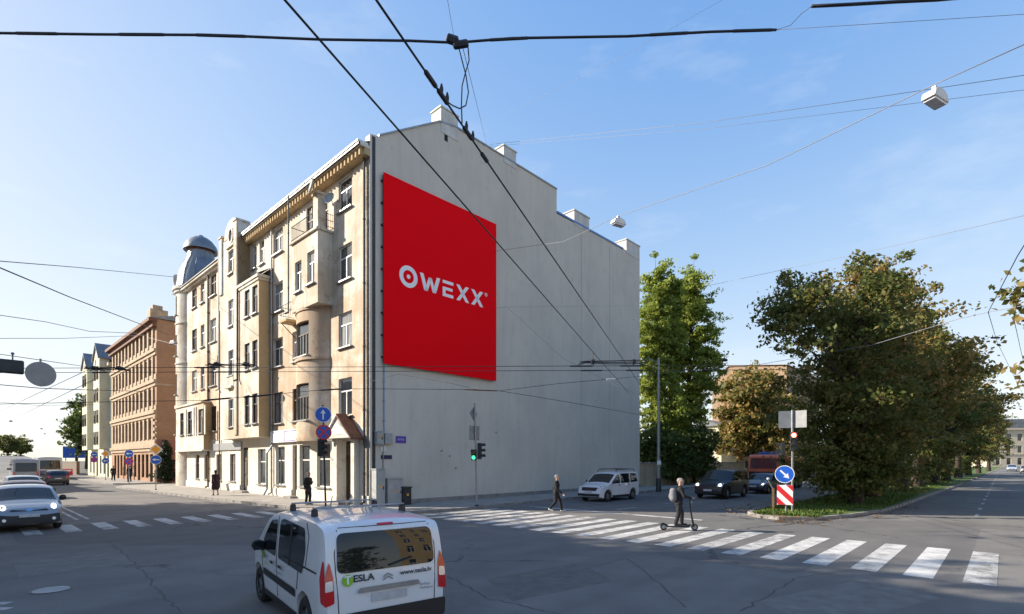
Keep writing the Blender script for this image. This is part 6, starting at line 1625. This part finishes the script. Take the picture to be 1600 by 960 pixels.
for sg in (-1, 1):
    mb = MB(); mb.tube([(.348, sg * .18, 1.128), (.362, sg * .29, 1.125)], .021, 8); mb.build('grip', M['tyre'], hb)
    mb = MB(); mb.tube([(.37, sg * .16, 1.12), (.42, sg * .22, 1.09)], .007, 5); mb.build('brake_lever', M['metal'], hb)
mb = MB(); mb.box(.395, .43, -.03, .03, .95, 1.0); mb.build('headlight', M['lamp_clear'], sc_, bevel=.008)
ty, rm = wheel_meshes(.115, .055)
for wx in (.52, -.52):
    o = link('wheel', ty, sc_, (wx, 0, .115)); link('rim', rm, o)
mb = MB(); mb.prism([(-.36, .15), (-.40, .20), (-.52, .26), (-.64, .22), (-.66, .20), (-.52, .24), (-.43, .19), (-.40, .15)], -.04, .04, lambda a, b, c: Vector((a, c, b))); mb.build('rear_mudguard', M['plastic'], sc_)
mb = MB(); mb.box(-.55, -.36, -.055, -.03, .10, .14); mb.box(-.55, -.36, .03, .055, .10, .14); mb.build('rear_fork', M['metal'], sc_)
# backpack
bp_ = thing('backpack', 'grey backpack worn by the scooter rider', 'backpack', sloc, math.atan2(SHd.y, SHd.x))
link('bag', capsules([((-.20, .07, 1.36), (-.20, .07, 1.10), .10, .115), ((-.20, -.07, 1.36), (-.20, -.07, 1.10), .10, .115), ((-.25, 0, 1.15), (-.25, 0, 1.20), .10, .10)], .014, M['bag_grey'], 'bag', 6), bp_)
for sg in (-1, 1):
    mb = MB(); mb.tube([(-.13, sg * .10, 1.44), (.02, sg * .12, 1.555), (.13, sg * .125, 1.43), (.15, sg * .13, 1.28), (-.10, sg * .145, 1.10)], .016, 6); mb.build('strap', M['cloth_char'], bp_)
# person looking at a phone by the shopfront
ploc = gp(481, 792); ploc.z = .12; ploc.y -= .0
ploc = sd(s_at(481, 1.7), 1.7, .12)
arms = dict(elbow_l=(.0, .24, 1.11), wrist_l=(.20, .12, 1.22), elbow_r=(-.03, -.23, 1.10), wrist_r=(.03, -.22, .87))
person('person in black jacket holding a hand up, standing by the shop window', ploc, (.9, -.4, 0), stand_pose(.05, arms, h=.96), M['cloth_black'], M['cloth_black'], M['plastic'], M['hair_dark'])
# woman in a dark dress walking along the front
dloc = sd(s_at(337, 2.6), 2.6, .12)
person('person in dark plum dress walking along the pavement by the oriel', dloc, U, stand_pose(.2, h=.95), M['cloth_plum'], M['cloth_plum'], M['plastic'], M['hair_dark'], skirt=True, sleeves=True)
# two far pedestrians before the brick house
person('far person in dark clothes before the brick house door', sd(44.2, 1.8, .12), U, stand_pose(.2, h=1.0), M['cloth_black'], M['cloth_char'], M['plastic'], M['hair_dark'])
person('far person in black coat farther along the brick house', sd(49.0, 2.4, .12), -U, stand_pose(.25, h=.98), M['cloth_char'], M['cloth_black'], M['plastic'], M['hair_dark'])
# ------------------------------------------------------------------ signs and signals
def disc(mb, r, y0, y1, n=28, mi=0, c=(0, 0, 0)):
    Mx = Matrix.Translation(c) @ Matrix.Rotation(R(90), 4, 'X'); mb.lathe([(0.0005, -y0), (r, -y0), (r, -y1), (0.0005, -y1)], n, mi, Mx)
def flat_poly(mb, poly, y): mb.add([(a, y, b) for a, b in poly], [tuple(range(len(poly)))])
def face_cam(p): return math.atan2(p.y, p.x) - math.pi / 2
def round_sign(t, z, r, base, kind, y=-.05, x=0.0):
    mb = MB(); disc(mb, r, y + .012, y); o = mb.build('sign_plate', M[base], t, loc=(x, 0, z))
    mb = MB(); Mx = Matrix.Rotation(R(90), 4, 'X')
    if kind in ('up', 'downright', 'nostop', 'walk'):
        mb = MB(); f = y - .004
        if kind == 'nostop':
            ro = MB(); ro.lathe([(r * .80, -f), (r, -f), (r, -f - .004), (r * .80, -f - .004)], 28, 0, Mx); ro.build('red_rim', M['sign_red'], o)
            for a in (45, 135):
                b = MB(); ca, sa = math.cos(R(a)), math.sin(R(a)); L, w = r * .8, r * .11
                f2 = f - (.001 if a == 45 else .003)
                flat_poly(b, [(L * ca - w * sa, L * sa + w * ca), (-L * ca - w * sa, -L * sa + w * ca), (-L * ca + w * sa, -L * sa - w * ca), (L * ca + w * sa, L * sa - w * ca)], f2); b.build('red_bar', M['sign_red'], o)
        else:
            rim = MB(); rim.lathe([(r * .93, -f), (r, -f)], 28, 0, Mx); rim.build('white_rim', M['sign_white'], o)
            b = MB(); ang = {'up': 0, 'downright': -135, 'walk': 90}[kind]; ca, sa = math.cos(R(ang)), math.sin(R(ang)); k = r
            P = [(-.09, -.62), (.09, -.62), (.09, .15), (.32, .12), (0, .66), (-.32, .12), (-.09, .15)]
            flat_poly(b, [((p * ca - q * sa) * k, (p * sa + q * ca) * k) for p, q in P], f - .002); b.build('arrow', M['sign_white'], o)
    return o
def pole(t, h, r=.035, m='metal', lean=0.0, z0=0.0):
    mb = MB(); mb.tube([(0, 0, z0), (lean, 0, h)], r, 10); mb.build('pole', M[m], t, smooth=50)
    mb = MB(); mb.lathe([(r * 2.2, z0), (r * 2.2, z0 + .04), (r * 1.1, z0 + .08)], 12); mb.build('pole_base', M['darkmetal'], t)
def signal(t, x, y, z, rz=0, lit=None, n=3, w=.26, name='signal_head'):
    """housing with hooded lenses facing -y of its own frame"""
    h = n * .27; mb = MB(); mb.box(-w / 2, w / 2, -.09, .09, 0, h); o = mb.build(name, M['plastic'], t, bevel=.02, loc=(x, y, z), rz=rz)
    for k in range(n):
        zc = h - .135 - k * .27
        m = M['sig_off']
        if lit and lit[0] == k: m = M[lit[1]]
        mb = MB(); disc(mb, .095, -.092, -.100, 18, 0, (0, 0, zc)); mb.build('lens', m, o)
        mb = MB(); Mx = Matrix.Translation((0, -.09, zc)) @ Matrix.Rotation(R(90), 4, 'X'); mb.lathe([(.112, 0), (.118, .19)], 14, 0, Mx, R(-10), R(190)); mb.build('hood', M['plastic'], o)
    return o

# signal with round signs left of the portal
p = Vector((-8.72, 24.4, 0)); t = thing('traffic_light', 'leaning traffic light pole with blue arrow and no-stopping signs before the portal', 'traffic light', p, face_cam(p))
p.z = 0; pole(t, 5.0, .045, 'darkmetal', -.14); round_sign(t, 4.55, .37, 'sign_blue', 'up', -.07, -.12); round_sign(t, 3.72, .35, 'sign_blue', 'nostop', -.07, -.09)
signal(t, -.24, 0, 2.6, R(70), None, 3, .26)
# signal in front of the blind wall, signs seen from behind
p = gp(745, 795); t = thing('traffic_light', 'traffic light pole with grey sign backs standing before the blind wall', 'traffic light', p, face_cam(p)); t.location.z = .12
pole(t, 5.15, .045, 'metal', -.10, 0)
mb = MB(); a = .34; mb.prism([(0, -a), (a, 0), (0, a), (-a, 0)], -.01, .01, lambda x, z, c: Vector((x, c + .06, z))); mb.build('diamond_sign_back', M['sign_back'], t, loc=(-.11, 0, 4.62), rz=R(58))
mb = MB(); mb.box(-.32, .32, .05, .07, -.36, .36); mb.build('square_sign_back', M['sign_back'], t, loc=(-.08, 0, 3.66), rz=R(40))
signal(t, .14, 0, 2.35, R(75), None, 3, .26); signal(t, -.14, -.04, 2.3, R(-12), (1, 'sig_green'), 2, .26, 'pedestrian_signal')
# signal on the median nose
p = gp(1238, 806); t = thing('traffic_light', 'traffic light with red lamp lit on the median nose', 'traffic light', p, face_cam(p)); t.location.z = .10
pole(t, 4.5, .045, 'metal')
mb = MB(); mb.box(-.56, -.02, .05, .07, -.37, .37); mb.build('sign_back', M['sign_back'], t, loc=(.03, 0, 4.10), rz=R(10)); mb = MB(); mb.box(.02, .56, .05, .07, -.37, .37); mb.build('sign_back', M['sign_back'], t, loc=(-.0, 0, 4.10), rz=R(-22))
signal(t, .06, -.14, 2.72, 0, (0, 'sig_red'), 3, .30); signal(t, -.36, 0, 2.55, R(-85), None, 2, .26, 'pedestrian_signal')
# keep-right sign with striped board
p = gp(1228, 808); t = thing('keep_right_sign', 'blue round keep right sign over a red and white striped board', 'road sign', p, face_cam(p)); t.location.z = .10
pole(t, 2.1, .035, 'metal'); round_sign(t, 1.72, .375, 'sign_blue', 'downright', -.06, -.05)
mb = MB(); mb.box(-.34, .26, -.075, -.055, .42, 1.26); bd = mb.build('striped_board', M['sign_white'], t)
for k in range(-1, 3):
    mb = MB(); z0 = .42 + k * .56 + .32; P = [(-.34, z0 + .30), (-.34, z0 + .58), (.26, z0 - .02), (.26, z0 - .30)]
    # clip to the board
    bm = bmesh.new(); bm.faces.new([bm.verts.new((a, 0, b)) for a, b in P])
    for co, no in (((0, 0, 1.255), (0, 0, 1)), ((0, 0, .425), (0, 0, -1))):
        bmesh.ops.bisect_plane(bm, geom=bm.verts[:] + bm.edges[:] + bm.faces[:], plane_co=co, plane_no=no, clear_outer=True)
    if len(bm.faces):
        for v in bm.verts: v.co.y = -.079
        me = bpy.data.meshes.new('red_stripe'); bm.to_mesh(me); me.materials.append(M['sign_red']); link('red_stripe', me, bd)
    bm.free()
p = gp(1208, 803); t = thing('marker_post', 'short rusty marker post with a small lamp left of the keep right sign', 'post', p, face_cam(p)); t.location.z = .1
mb = MB(); mb.box(-.05, .05, -.04, .04, 0, 1.05); mb.build('post', mat('rusty_post', (.25, .15, .06), .7, var=.4, scale=8), t)
mb = MB(); mb.tube([(0, 0, 1.03), (-.06, 0, 1.12), (-.18, 0, 1.35), (-.2, 0, 1.42)], .02, 6); mb.build('arm', M['metal'], t)
mb = MB(); mb.sphere((-.2, 0, 1.47), .07, 12, 8); mb.build('lamp', M['lamp_clear'], t, smooth='all')
# left street sign posts
def signpost(px, Y, spec, label, facing=None):
    p = at(px, 720, Y); p.z = .12; t = thing('sign_post', label, 'road sign', p, face_cam(p)); top = max(z for z, _ in spec) + .45
    pole(t, top, .035)
    for z, k in spec:
        if k == 'priority':
            a = .46; mb = MB(); mb.prism([(0, -a), (a, 0), (0, a), (-a, 0)], -.06, -.05, lambda x, q, c: Vector((x, c, q))); o = mb.build('diamond_plate', M['sign_white'], t, loc=(0, 0, z))
            a = .34; mb = MB(); flat_poly(mb, [(0, -a), (a, 0), (0, a), (-a, 0)], -.063); mb.build('diamond_face', M['sign_orange'], o)
        else: round_sign(t, z, .36, 'sign_blue', k)
signpost(243.5, 40.5, [(3.15, 'priority'), (2.35, 'walk')], 'yellow priority diamond over a blue round sign at the pavement corner')
signpost(201.5, 50, [(2.95, 'walk'), (2.2, 'nostop')], 'blue round sign over a no-stopping sign before the brick house')
signpost(165, 62, [(3.1, 'priority'), (2.25, 'walk')], 'far priority diamond and blue sign before the pale house')
signpost(147, 66, [(3.05, 'walk'), (2.4, 'nostop')], 'farthest blue and no-stopping sign pair on the left pavement')

# hanging signs over the left street
Yh = 14.0; p = at(64, 585, Yh); t = thing('hanging_sign', 'round grey sign back hanging over the left street', 'road sign', p, face_cam(p))
mb = MB(); disc(mb, .33, .012, -.012); mb.build('sign_plate', M['sign_back'], t, rz=0); mb = MB(); mb.box(-.02, .02, .015, .04, -.33, .42); mb.build('hanger', M['metal'], t); t.rotation_euler[2] += R(18)
p = at(-6, 571, Yh); t = thing('hanging_signal', 'dark box sign hanging at the left picture edge', 'road sign', p, face_cam(p))
mb = MB(); mb.box(-.75, .55, -.06, .06, -.19, .19); mb.build('box', M['darkmetal'], t, bevel=.04); mb = MB(); mb.tube([(.32, 0, .19), (.32, 0, .34)], .02); mb.sphere((.32, 0, .36), .04); mb.build('hanger', M['metal'], t)

# ------------------------------------------------------------------ lamps, post, cabinets
t = thing('lamp_post', 'tall grey steel post at the right edge of the blind wall', 'post', (at(1029, 720, 38.5).x, 38.5, .1))
mb = MB(); mb.tube([(0, 0, 0), (0, 0, 9.9)], [.13, .085], 12); mb.build('mast', M['metal'], t, smooth=50)
mb = MB(); mb.lathe([(.2, 0), (.2, .9), (.15, 1.0)], 14); mb.build('mast_base', M['darkmetal'], t, smooth=40)
mb = MB(); mb.box(-.14, .14, -.16, -.135, 2.0, 2.3); mb.build('notice', M['sign_white'], t)
mb = MB(); mb.tube([(0, 0, 9.5), (-.9, -.2, 9.9)], .03); mb.build('bracket', M['metal'], t)

def hung_lamp(label, p, rz, s=1.0, m='white'):
    t = thing('street_lamp', label, 'street lamp', p, rz, 'street lamps hung on cables')
    mb = MB(); mb.prism([(-.27 * s, -.12 * s), (.27 * s, -.12 * s), (.22 * s, .02 * s), (.1 * s, .08 * s), (-.1 * s, .08 * s), (-.22 * s, .02 * s)], -.12 * s, .12 * s, lambda a, b, c: Vector((a, c, b))); mb.build('housing', M[m], t, bevel=.02 * s)
    mb = MB(); mb.box(-.22 * s, .22 * s, -.1 * s, .1 * s, -.16 * s, -.121 * s); mb.build('glass_cover', M['lamp_clear'] if m == 'white' else M['plastic'], t, bevel=.01)
    mb = MB(); mb.box(-.05 * s, .05 * s, -.03 * s, .03 * s, .08 * s, .17 * s); mb.build('clamp', M['metal'], t)
hung_lamp('larger white street lamp hung on a cable at upper right', at(1461, 150, 10), R(28), 1.0)
hung_lamp('white street lamp hung on a cable right of the chimneys', at(966, 346, 18), R(30), 1.0)
hung_lamp('grey street lamp hung before the corner turret', at(271, 535, 34), R(-20), .95, 'metal')
for px, py, Y, lb in ((97, 639, 75, 'dark street lamp over the left street, nearest the pale house'), (65, 670, 120, 'tiny street lamp far over the left street'), (70, 678, 140, 'tiniest street lamp low over the far left street'), (17, 658, 90, 'small street lamp over the far left street edge'), (1565, 597, 62, 'small street lamp over the right street'), (1132, 562, 40, 'small street lamp before the tan house')):
    hung_lamp(lb, at(px, py, Y), R(20), .9, 'darkmetal')

# dishes
def dish(label, base, aim, r=.42):
    a = Vector(aim).normalized(); t = thing('satellite_dish', label, 'satellite dish', base); q = a.to_track_quat('Z', 'Y'); Mx = q.to_matrix().to_4x4()
    mb = MB(); mb.lathe([(.001, 0), (r * .5, .03), (r * .85, .08), (r, .13), (r, .12), (r * .85, .065), (r * .5, .012), (.001, -.015)], 24, 0, Mx); mb.build('reflector', M['box_grey'], t, smooth=50)
    mb = MB(); tip = a * .42; mb.tube([a * .06 + Mx.to_3x3() @ Vector((0, -r * .9, .05)), tip], .012, 5); mb.sphere(tip, .04, 8, 6); mb.build('feed_arm', M['metal'], t)
    mb = MB(); mb.tube([(0, 0, 0), -a * .14, -a * .14 + Vector((0, 0, -.35))], .022, 6); mb.build('mount', M['metal'], t)
dish('larger grey satellite dish on the balcony pier below the cornice', sd(4.0, 1.05, 17.15), O + Vector((-.3, .1, .25)), .46)
dish('small satellite dish beside the balcony on the top floor', sd(3.2, .45, 16.4), O * .6 - U * .2 + Vector((0, 0, .2)), .34)

# cabinets, boxes and plates at the foot of the blind wall
def wallbox(name, label, cat, px0, px1, z0, z1, n0, n1, m, extra=None):
    t0, t1 = t_at(px0, n1), t_at(px1, n1); o = thing(name, label, cat, C0, BROT)
    mb = MB(); mb.box(n0, n1, t0, t1, z0, z1); mb.build('casing', M[m], o, bevel=.02)
    if extra == 'door':
        mb = MB(); mb.box(n1 + .002, n1 + .012, t0 + .05, t1 - .05, z0 + .06, z1 - .08); d = mb.build('cabinet_door', M[m], o, bevel=.004)
        mb = MB(); mb.box(n1 + .013, n1 + .035, t1 - .14, t1 - .10, (z0 + z1) / 2 - .08, (z0 + z1) / 2 + .08); mb.build('handle', M['darkmetal'], d)
        mb = MB(); mb.box(n1 + .013, n1 + .017, (t0 + t1) / 2 - .06, (t0 + t1) / 2 + .06, (z0 + z1) / 2 + .02, (z0 + z1) / 2 + .14); mb.build('warning_label', M['sign_orange'], d)
        mb = MB(); mb.box(n0, n1 + .04, t0 - .04, t1 + .04, z1, z1 + .05); mb.build('lid', M[m], o)
    return o
wallbox('utility_cabinet', 'tall light grey utility cabinet at the corner of the blind wall', 'cabinet', 588, 602, .12, 1.95, .05, .5, 'box_grey', 'door')
wallbox('utility_cabinet', 'wide low grey cabinet beside the tall cabinet', 'cabinet', 606, 629, .12, 1.45, .08, .45, 'box_grey', 'door')
wallbox('waste_bin', 'dark grey street bin at the right of the wall cabinets', 'bin', 631, 643, .12, 1.0, .15, .65, 'darkmetal', 'door')
wallbox('meter_box', 'upper grey meter box on the pipe of the blind wall', 'box', 589, 600, 3.2, 3.85, .01, .25, 'box_grey', 'door')
wallbox('meter_box', 'second grey meter box right of the pipe', 'box', 602, 614, 3.25, 3.8, .01, .22, 'box_grey')
wallbox('notice_board', 'small white notice under the meter boxes', 'notice', 595, 604, 2.85, 3.15, .01, .05, 'white')
t0, t1 = t_at(618), t_at(634); pl = thing('street_plate', 'small purple street name plate on the blind wall', 'sign', C0, BROT)
mb = MB(); mb.box(.01, .03, t0, t1, 3.32, 3.68); mb.build('plate', M['purple'], pl)
mb = MB()
for k in range(5): mb.box(.031, .034, t0 + .1 + k * (t1 - t0 - .2) / 5, t0 + .1 + (k + .7) * (t1 - t0 - .2) / 5, 3.46, 3.56)
mb.build('worn_lettering', mat('plate_grey', (.35, .32, .5), .5), pl)
t0, t1 = t_at(595), t_at(612); pl = thing('house_number_plate', 'dark blue plate below the meter boxes on the blind wall', 'sign', C0, BROT)
mb = MB(); mb.box(.01, .03, t0, t1, 2.48, 2.68); mb.build('plate', mat('plate_navy', (.02, .02, .08), .5), pl)
wp = thing('wall_pipe', 'thin blue-grey cable pipe running up the blind wall to the banner', 'pipe', C0, BROT)
mb = MB(); t0 = t_at(598); mb.tube([(.05, t0, .2), (.05, t0, 3.2)], .03, 6); mb.build('lower_pipe', M['metal'], wp); mb = MB(); mb.tube([(.05, t0 + .05, 3.85), (.05, t0 + .05, 7.35)], .03, 6); mb.build('upper_pipe', M['pipe_blue'], wp)
for k in range(3):
    mb = MB(); mb.box(.0, .06, t0 - .02, t0 + .12, 4.4 + k, 4.46 + k); mb.build('clip', M['metal'], wp)

# ------------------------------------------------------------------ overhead wires
def wire(name, label, pts, r=.012, sag=0.0, m='wire', n=5):
    """pts: list of world points; each span sags a little"""
    out = []
    for i in range(len(pts) - 1):
        a, b = Vector(pts[i]), Vector(pts[i + 1]); k = 10 if sag else 1
        for j in range(k): f = j / k; out.append(a.lerp(b, f) - Vector((0, 0, sag * 4 * f * (1 - f))))
    out.append(Vector(pts[-1])); mb = MB(); mb.tube(out, r, n)
    o = mb.build(name, M[m], smooth='all'); return tag(o, label, 'wire')
def sleeve(parent, a, b, r=.03, m='wire', name='insulator'):
    mb = MB(); mb.tube([a, Vector(a).lerp(Vector(b), .1), Vector(a).lerp(Vector(b), .9), b], [r * .6, r, r, r * .6], 7); return mb.build(name, M[m], parent)
ZW = 5.7
def tz(px, py): # point at contact-wire height
    Y = FPX * (ZW - CAMH) / (HY - py); return Vector(((px - CX) / FPX * Y, Y, ZW))
a0, a1 = tz(445, 0), tz(935, 560); da = (a1 - a0).normalized(); b0, b1 = tz(588, 0), tz(972, 560); db = (b1 - b0).normalized()
wa = wire('contact_wire', 'left overhead trolley wire crossing the banner from the top edge', [a0 - da * 9, a1 + da * 9], .010)
wb = wire('contact_wire', 'right overhead trolley wire passing the ridge chimney', [b0 - db * 9, b1 + db * 9], .010)
def on_b(px):  # point of the right wire at image column px
    r = (px - CX) / FPX; f = (b0.x - r * b0.y) / (r * db.y - db.x); return b0 + db * f
for p, q in ((664, 682), (684, 700), (724, 738), (752, 762)): sleeve(wb, on_b(p), on_b(q), .022)
for px in (690, 699, 729, 739):
    c = on_b(px); mb = MB(); mb.tube([c, c + Vector((0, 0, .06)), c + Vector((0, 0, .10))], [.014, .018, .008], 6); mb.build('clamp', M['wire'], wb)
# crossing pair running left to right
for k, (y0, lb) in enumerate(((570, 'upper of two level trolley wires across the front and blind wall'), (577, 'lower of two level trolley wires across the front and blind wall'))):
    p, q = tz(-60, y0 + 6), tz(1230, y0 + 1); w_ = wire('contact_wire', lb, [p, q], .011)
    for s0, s1 in (((145, 190), (312, 352), (898, 935), (975, 1012))[k * 0:] if k == 0 else ((150, 175), (335, 402), (915, 950), (985, 1012))):
        f0, f1 = (s0 + 60) / 1290, (s1 + 60) / 1290; sleeve(w_, p.lerp(q, f0), p.lerp(q, f1), .028)
# crossing frames (wire switches)
def frog(label, px, py, w, n=3):
    c = tz(px, py); t = thing('wire_crossing', label, 'wire fitting', c); 
    for k in range(n):
        mb = MB(); y = (k - (n - 1) / 2) * .28; mb.tube([(-w / 2, y, 0), (-w / 2 + .25, y * .5 + .02, .05), (0, y, .03), (w / 2 - .2, y * 1.1, .05), (w / 2, y, 0)], .018, 6); mb.build('runner', M['wire'], t)
    for sx in (-.3, .3):
        mb = MB(); mb.tube([(sx * w - .08, -.35, .02), (sx * w + .08, .35, .02)], .02, 6); mb.build('cross_bar', M['wire'], t)
        mb = MB(); mb.box(sx * w - .06, sx * w + .06, -.1, .1, -.02, .12); mb.build('clamp_block', M['darkmetal'], t, bevel=.01)
        mb = MB(); mb.tube([(sx * w, 0, .12), (sx * w + .02, 0, .36)], .011, 5); mb.build('hanger_rod', M['rust'], t)
frog('black wire crossing frame before the right part of the blind wall', 958, 568, 2.3)
frog('black wire crossing frame before the oriels', 362, 572, 1.7, 2)
frog('black wire crossing frame before the brick house', 168, 578, 1.5, 2)
# heavy feeder cable at the top with a clamp and a loop
Yc = 5.8; pts = [at(-40, 50, Yc), at(0, 52, Yc), at(150, 54, Yc), at(330, 55, Yc), at(500, 62, Yc), at(640, 64, Yc), at(712, 67, Yc), at(800, 60, Yc), at(980, 57, Yc), at(1110, 50, Yc), at(1213, 47, Yc)]
fc = wire('feeder_cable', 'thick black feeder cable across the top of the sky', pts, .013, n=8)
sleeve(fc, at(698, 60, Yc), at(716, 66, Yc), .05, name='clamp'); sleeve(fc, at(708, 72, Yc), at(732, 68, Yc), .042, name='clamp')
for p, q in ((20, 95), (180, 262), (300, 390), (760, 830), (1010, 1080), (1140, 1212)):
    ya = 52 if p < 350 else 58; fa, fb = at(p, np.interp(p, [0, 150, 330, 500, 640, 712, 800, 980, 1110, 1213], [52, 54, 55, 62, 64, 67, 60, 57, 50, 47]), Yc), at(q, np.interp(q, [0, 150, 330, 500, 640, 712, 800, 980, 1110, 1213], [52, 54, 55, 62, 64, 67, 60, 57, 50, 47]), Yc); sleeve(fc, fa, fb, .0165, name='joint')
wire('span_wire', 'thin steel wire carrying on from the feeder cable to the right edge', [at(1213, 47, Yc), at(1640, 20, Yc)], .0026, m='wiregrey')
wire('jumper_wire', 'thin slack wire joining the two thick cables at upper right', [at(1213, 47, Yc), at(1235, 40, 5.6), at(1252, 22, 5.4), at(1268, 10, 5.2)], .003)
wire('feeder_cable', 'short piece of thick black cable at the upper right edge of the sky', [at(1268, 10, 5.2), at(1330, 7, 5.2), at(1400, 3, 5.2), at(1465, 0, 5.2), at(1640, -16, 5.2)], .016)
wire('jumper_loop', 'black cable loop hanging from the feeder clamp to the trolley wire', [at(731, 70, Yc), at(733, 95, Yc), at(727, 115, 5.7), at(722, 135, 5.6), at(721, 165, 5.5), on_b(722) + Vector((0, 0, .02))], .007)
wire('jumper_loop', 'second crossing cable loop below the feeder clamp', [at(716, 72, Yc), at(722, 95, Yc), at(728, 118, Yc), at(732, 145, 5.6), at(728, 165, 5.5), at(718, 170, 5.4), at(707, 165, 5.2), on_b(700) + Vector((0, 0, .02))], .007)
wire('span_wire', 'thin wire rising from the feeder clamp out of the picture', [at(710, 62, Yc), at(694, -30, Yc * .8)], .0022, m='wiregrey')
wire('span_wire', 'hair-thin wire dropping from the feeder clamp behind the ridge', [at(722, 70, Yc), at(762, 232, 26)], .004, m='wiregrey')
# lamp cable from the blind wall to the upper right
q0 = tn(t_at(772), .05); q0.z = 15.4
wire('lamp_cable', 'grey lamp cable slanting from the blind wall to the upper right edge', [q0, at(880, 378, 23), at(966, 338, 18), at(1200, 258, 13), at(1461, 132, 10), at(1640, 52, 8.6)], .010, m='wiregrey')
sleeve(fc, at(-60, 48, Yc), at(-45, 50, Yc), .02, name='joint')
# thin wires in the right half of the sky
wire('span_wire', 'upper thin blue-grey wire from the ridge to the right edge', [at(765, 226, 31), at(1100, 192, 20), at(1640, 112, 13)], .008, m='wiregrey')
wire('span_wire', 'lower thin blue-grey wire from the ridge to the right edge', [at(765, 229, 31), at(1100, 202, 20), at(1640, 136, 13)], .006, m='wiregrey')
wire('span_wire', 'faint thin wire slanting to the top edge right of the ridge', [at(790, 178, 30), at(960, 95, 24), at(1150, -12, 18)], .004, m='wiregrey')
wire('span_wire', 'thin wire from the poplars to the right edge', [at(1100, 448, 40), at(1350, 395, 26), at(1640, 328, 17)], .010, m='wiregrey')
# wires in the left sky
wire('span_wire', 'dark wire slanting down across the left sky to the brick house', [at(-40, 402, 13), at(110, 465, 20), at(262, 523, 34)], .02)
wire('span_wire', 'nearly level wire across the left sky to the corner turret', [at(-40, 405, 20), at(120, 418, 28), at(282, 434, 46)], .02, m='wiregrey')
wire('span_wire', 'sagging thin wire low in the left sky', [at(-40, 487, 24), at(70, 503, 28), at(140, 518, 32), at(215, 521, 36)], .018, m='wiregrey')
wire('span_wire', 'level thin wire low in the left sky', [at(-40, 529, 24), at(100, 529, 28), at(230, 524, 36)], .014, m='wiregrey')
wire('span_wire', 'thin carrying wire above the round hanging sign', [at(-40, 548, 14), at(64, 563, 14), at(140, 574, 19)], .009)
wire('span_wire', 'wire through the round hanging sign', [at(-40, 598, 14), at(64, 607, 14), at(120, 609, 16), at(230, 612, 24)], .011)
for k, (x0, y0, x1, y1, lb) in enumerate(((-20, 652, 142, 576, 'trolley wire running down the left street, upper one'), (10, 660, 150, 592, 'trolley wire running down the left street, lower one'))):
    wire('contact_wire', lb, [at(x0, y0, 45), at(x1, y1, 20)], .012, m='wiregrey')
wire('span_wire', 'thin level wire across the far left street', [at(-20, 627, 40), at(60, 634, 44), at(150, 632, 52)], .014)
# span wires in front of the corner building and the blind wall
kn = [at(-20, 632, 18), at(180, 628, 19), at(318, 626, 20), at(420, 617, 20.5), at(520, 608, 21), at(600, 608, 22), at(745, 609, 23), at(780, 611, 23), at(870, 600, 23), at(960, 592, 24), at(1030, 586, 38.3)]
sw = wire('span_wire', 'knotted span wire across the first floor to the steel post', kn, .011)
sleeve(sw, kn[2], at(362, 622, 20.2), .035); sleeve(sw, at(380, 621, 20.4), at(424, 617, 20.5), .035); sleeve(sw, at(500, 610, 21), at(535, 608, 21.2), .03); sleeve(sw, at(726, 609, 22.9), at(778, 611, 23), .03, 'rust'); sleeve(sw, at(948, 593, 23.8), at(962, 592, 24), .035, 'white')
wire('span_wire', 'dark wire sagging right across the lower blind wall', [at(780, 611, 23), at(860, 624, 24), at(930, 636, 25), at(998, 648, 30)], .012)
wire('span_wire', 'thin wire under the banner meeting the knotted wire', [at(577, 597, 25.8), at(622, 585, 25.6), at(700, 598, 24), at(745, 609, 23)], .008)
wire('span_wire', 'thin level wire on the upper right of the blind wall', [tn(t_at(772), .1, z_at(479, 32)), at(792, 480, 31), at(985, 478, 40)], .007, m='wiregrey')
wire('span_wire', 'thin wire slanting down the right of the blind wall', [at(792, 480, 31), at(880, 560, 27), at(965, 604, 24), at(1000, 618, 24)], .006, m='wiregrey')
wire('span_wire', 'span wire from the steel post across the median trees to the right', [at(1030, 584, 38.3), at(1180, 571, 30), at(1360, 540, 24), at(1500, 498, 19), at(1545, 488, 18), at(1640, 470, 16)], .012, m='wiregrey')
wx_ = wire('contact_wire', 'bent trolley wire at the right edge over the road', [at(1640, 320, 9), at(1590, 400, 12), at(1544, 488, 18), at(1558, 535, 30), at(1610, 640, 70)], .011)
wire('contact_wire', 'second bent trolley wire cut by the right picture edge', [at(1660, 385, 10), at(1590, 470, 14), at(1584, 498, 17), at(1600, 570, 34), at(1640, 660, 70)], .010)
sleeve(wx_, at(1548, 528, 26), at(1562, 528, 26), .05)
wire('span_wire', 'pale wire loop before the turret windows', [at(232, 528, 34), at(300, 545, 30), at(345, 568, 22)], .009, m='wiregrey')
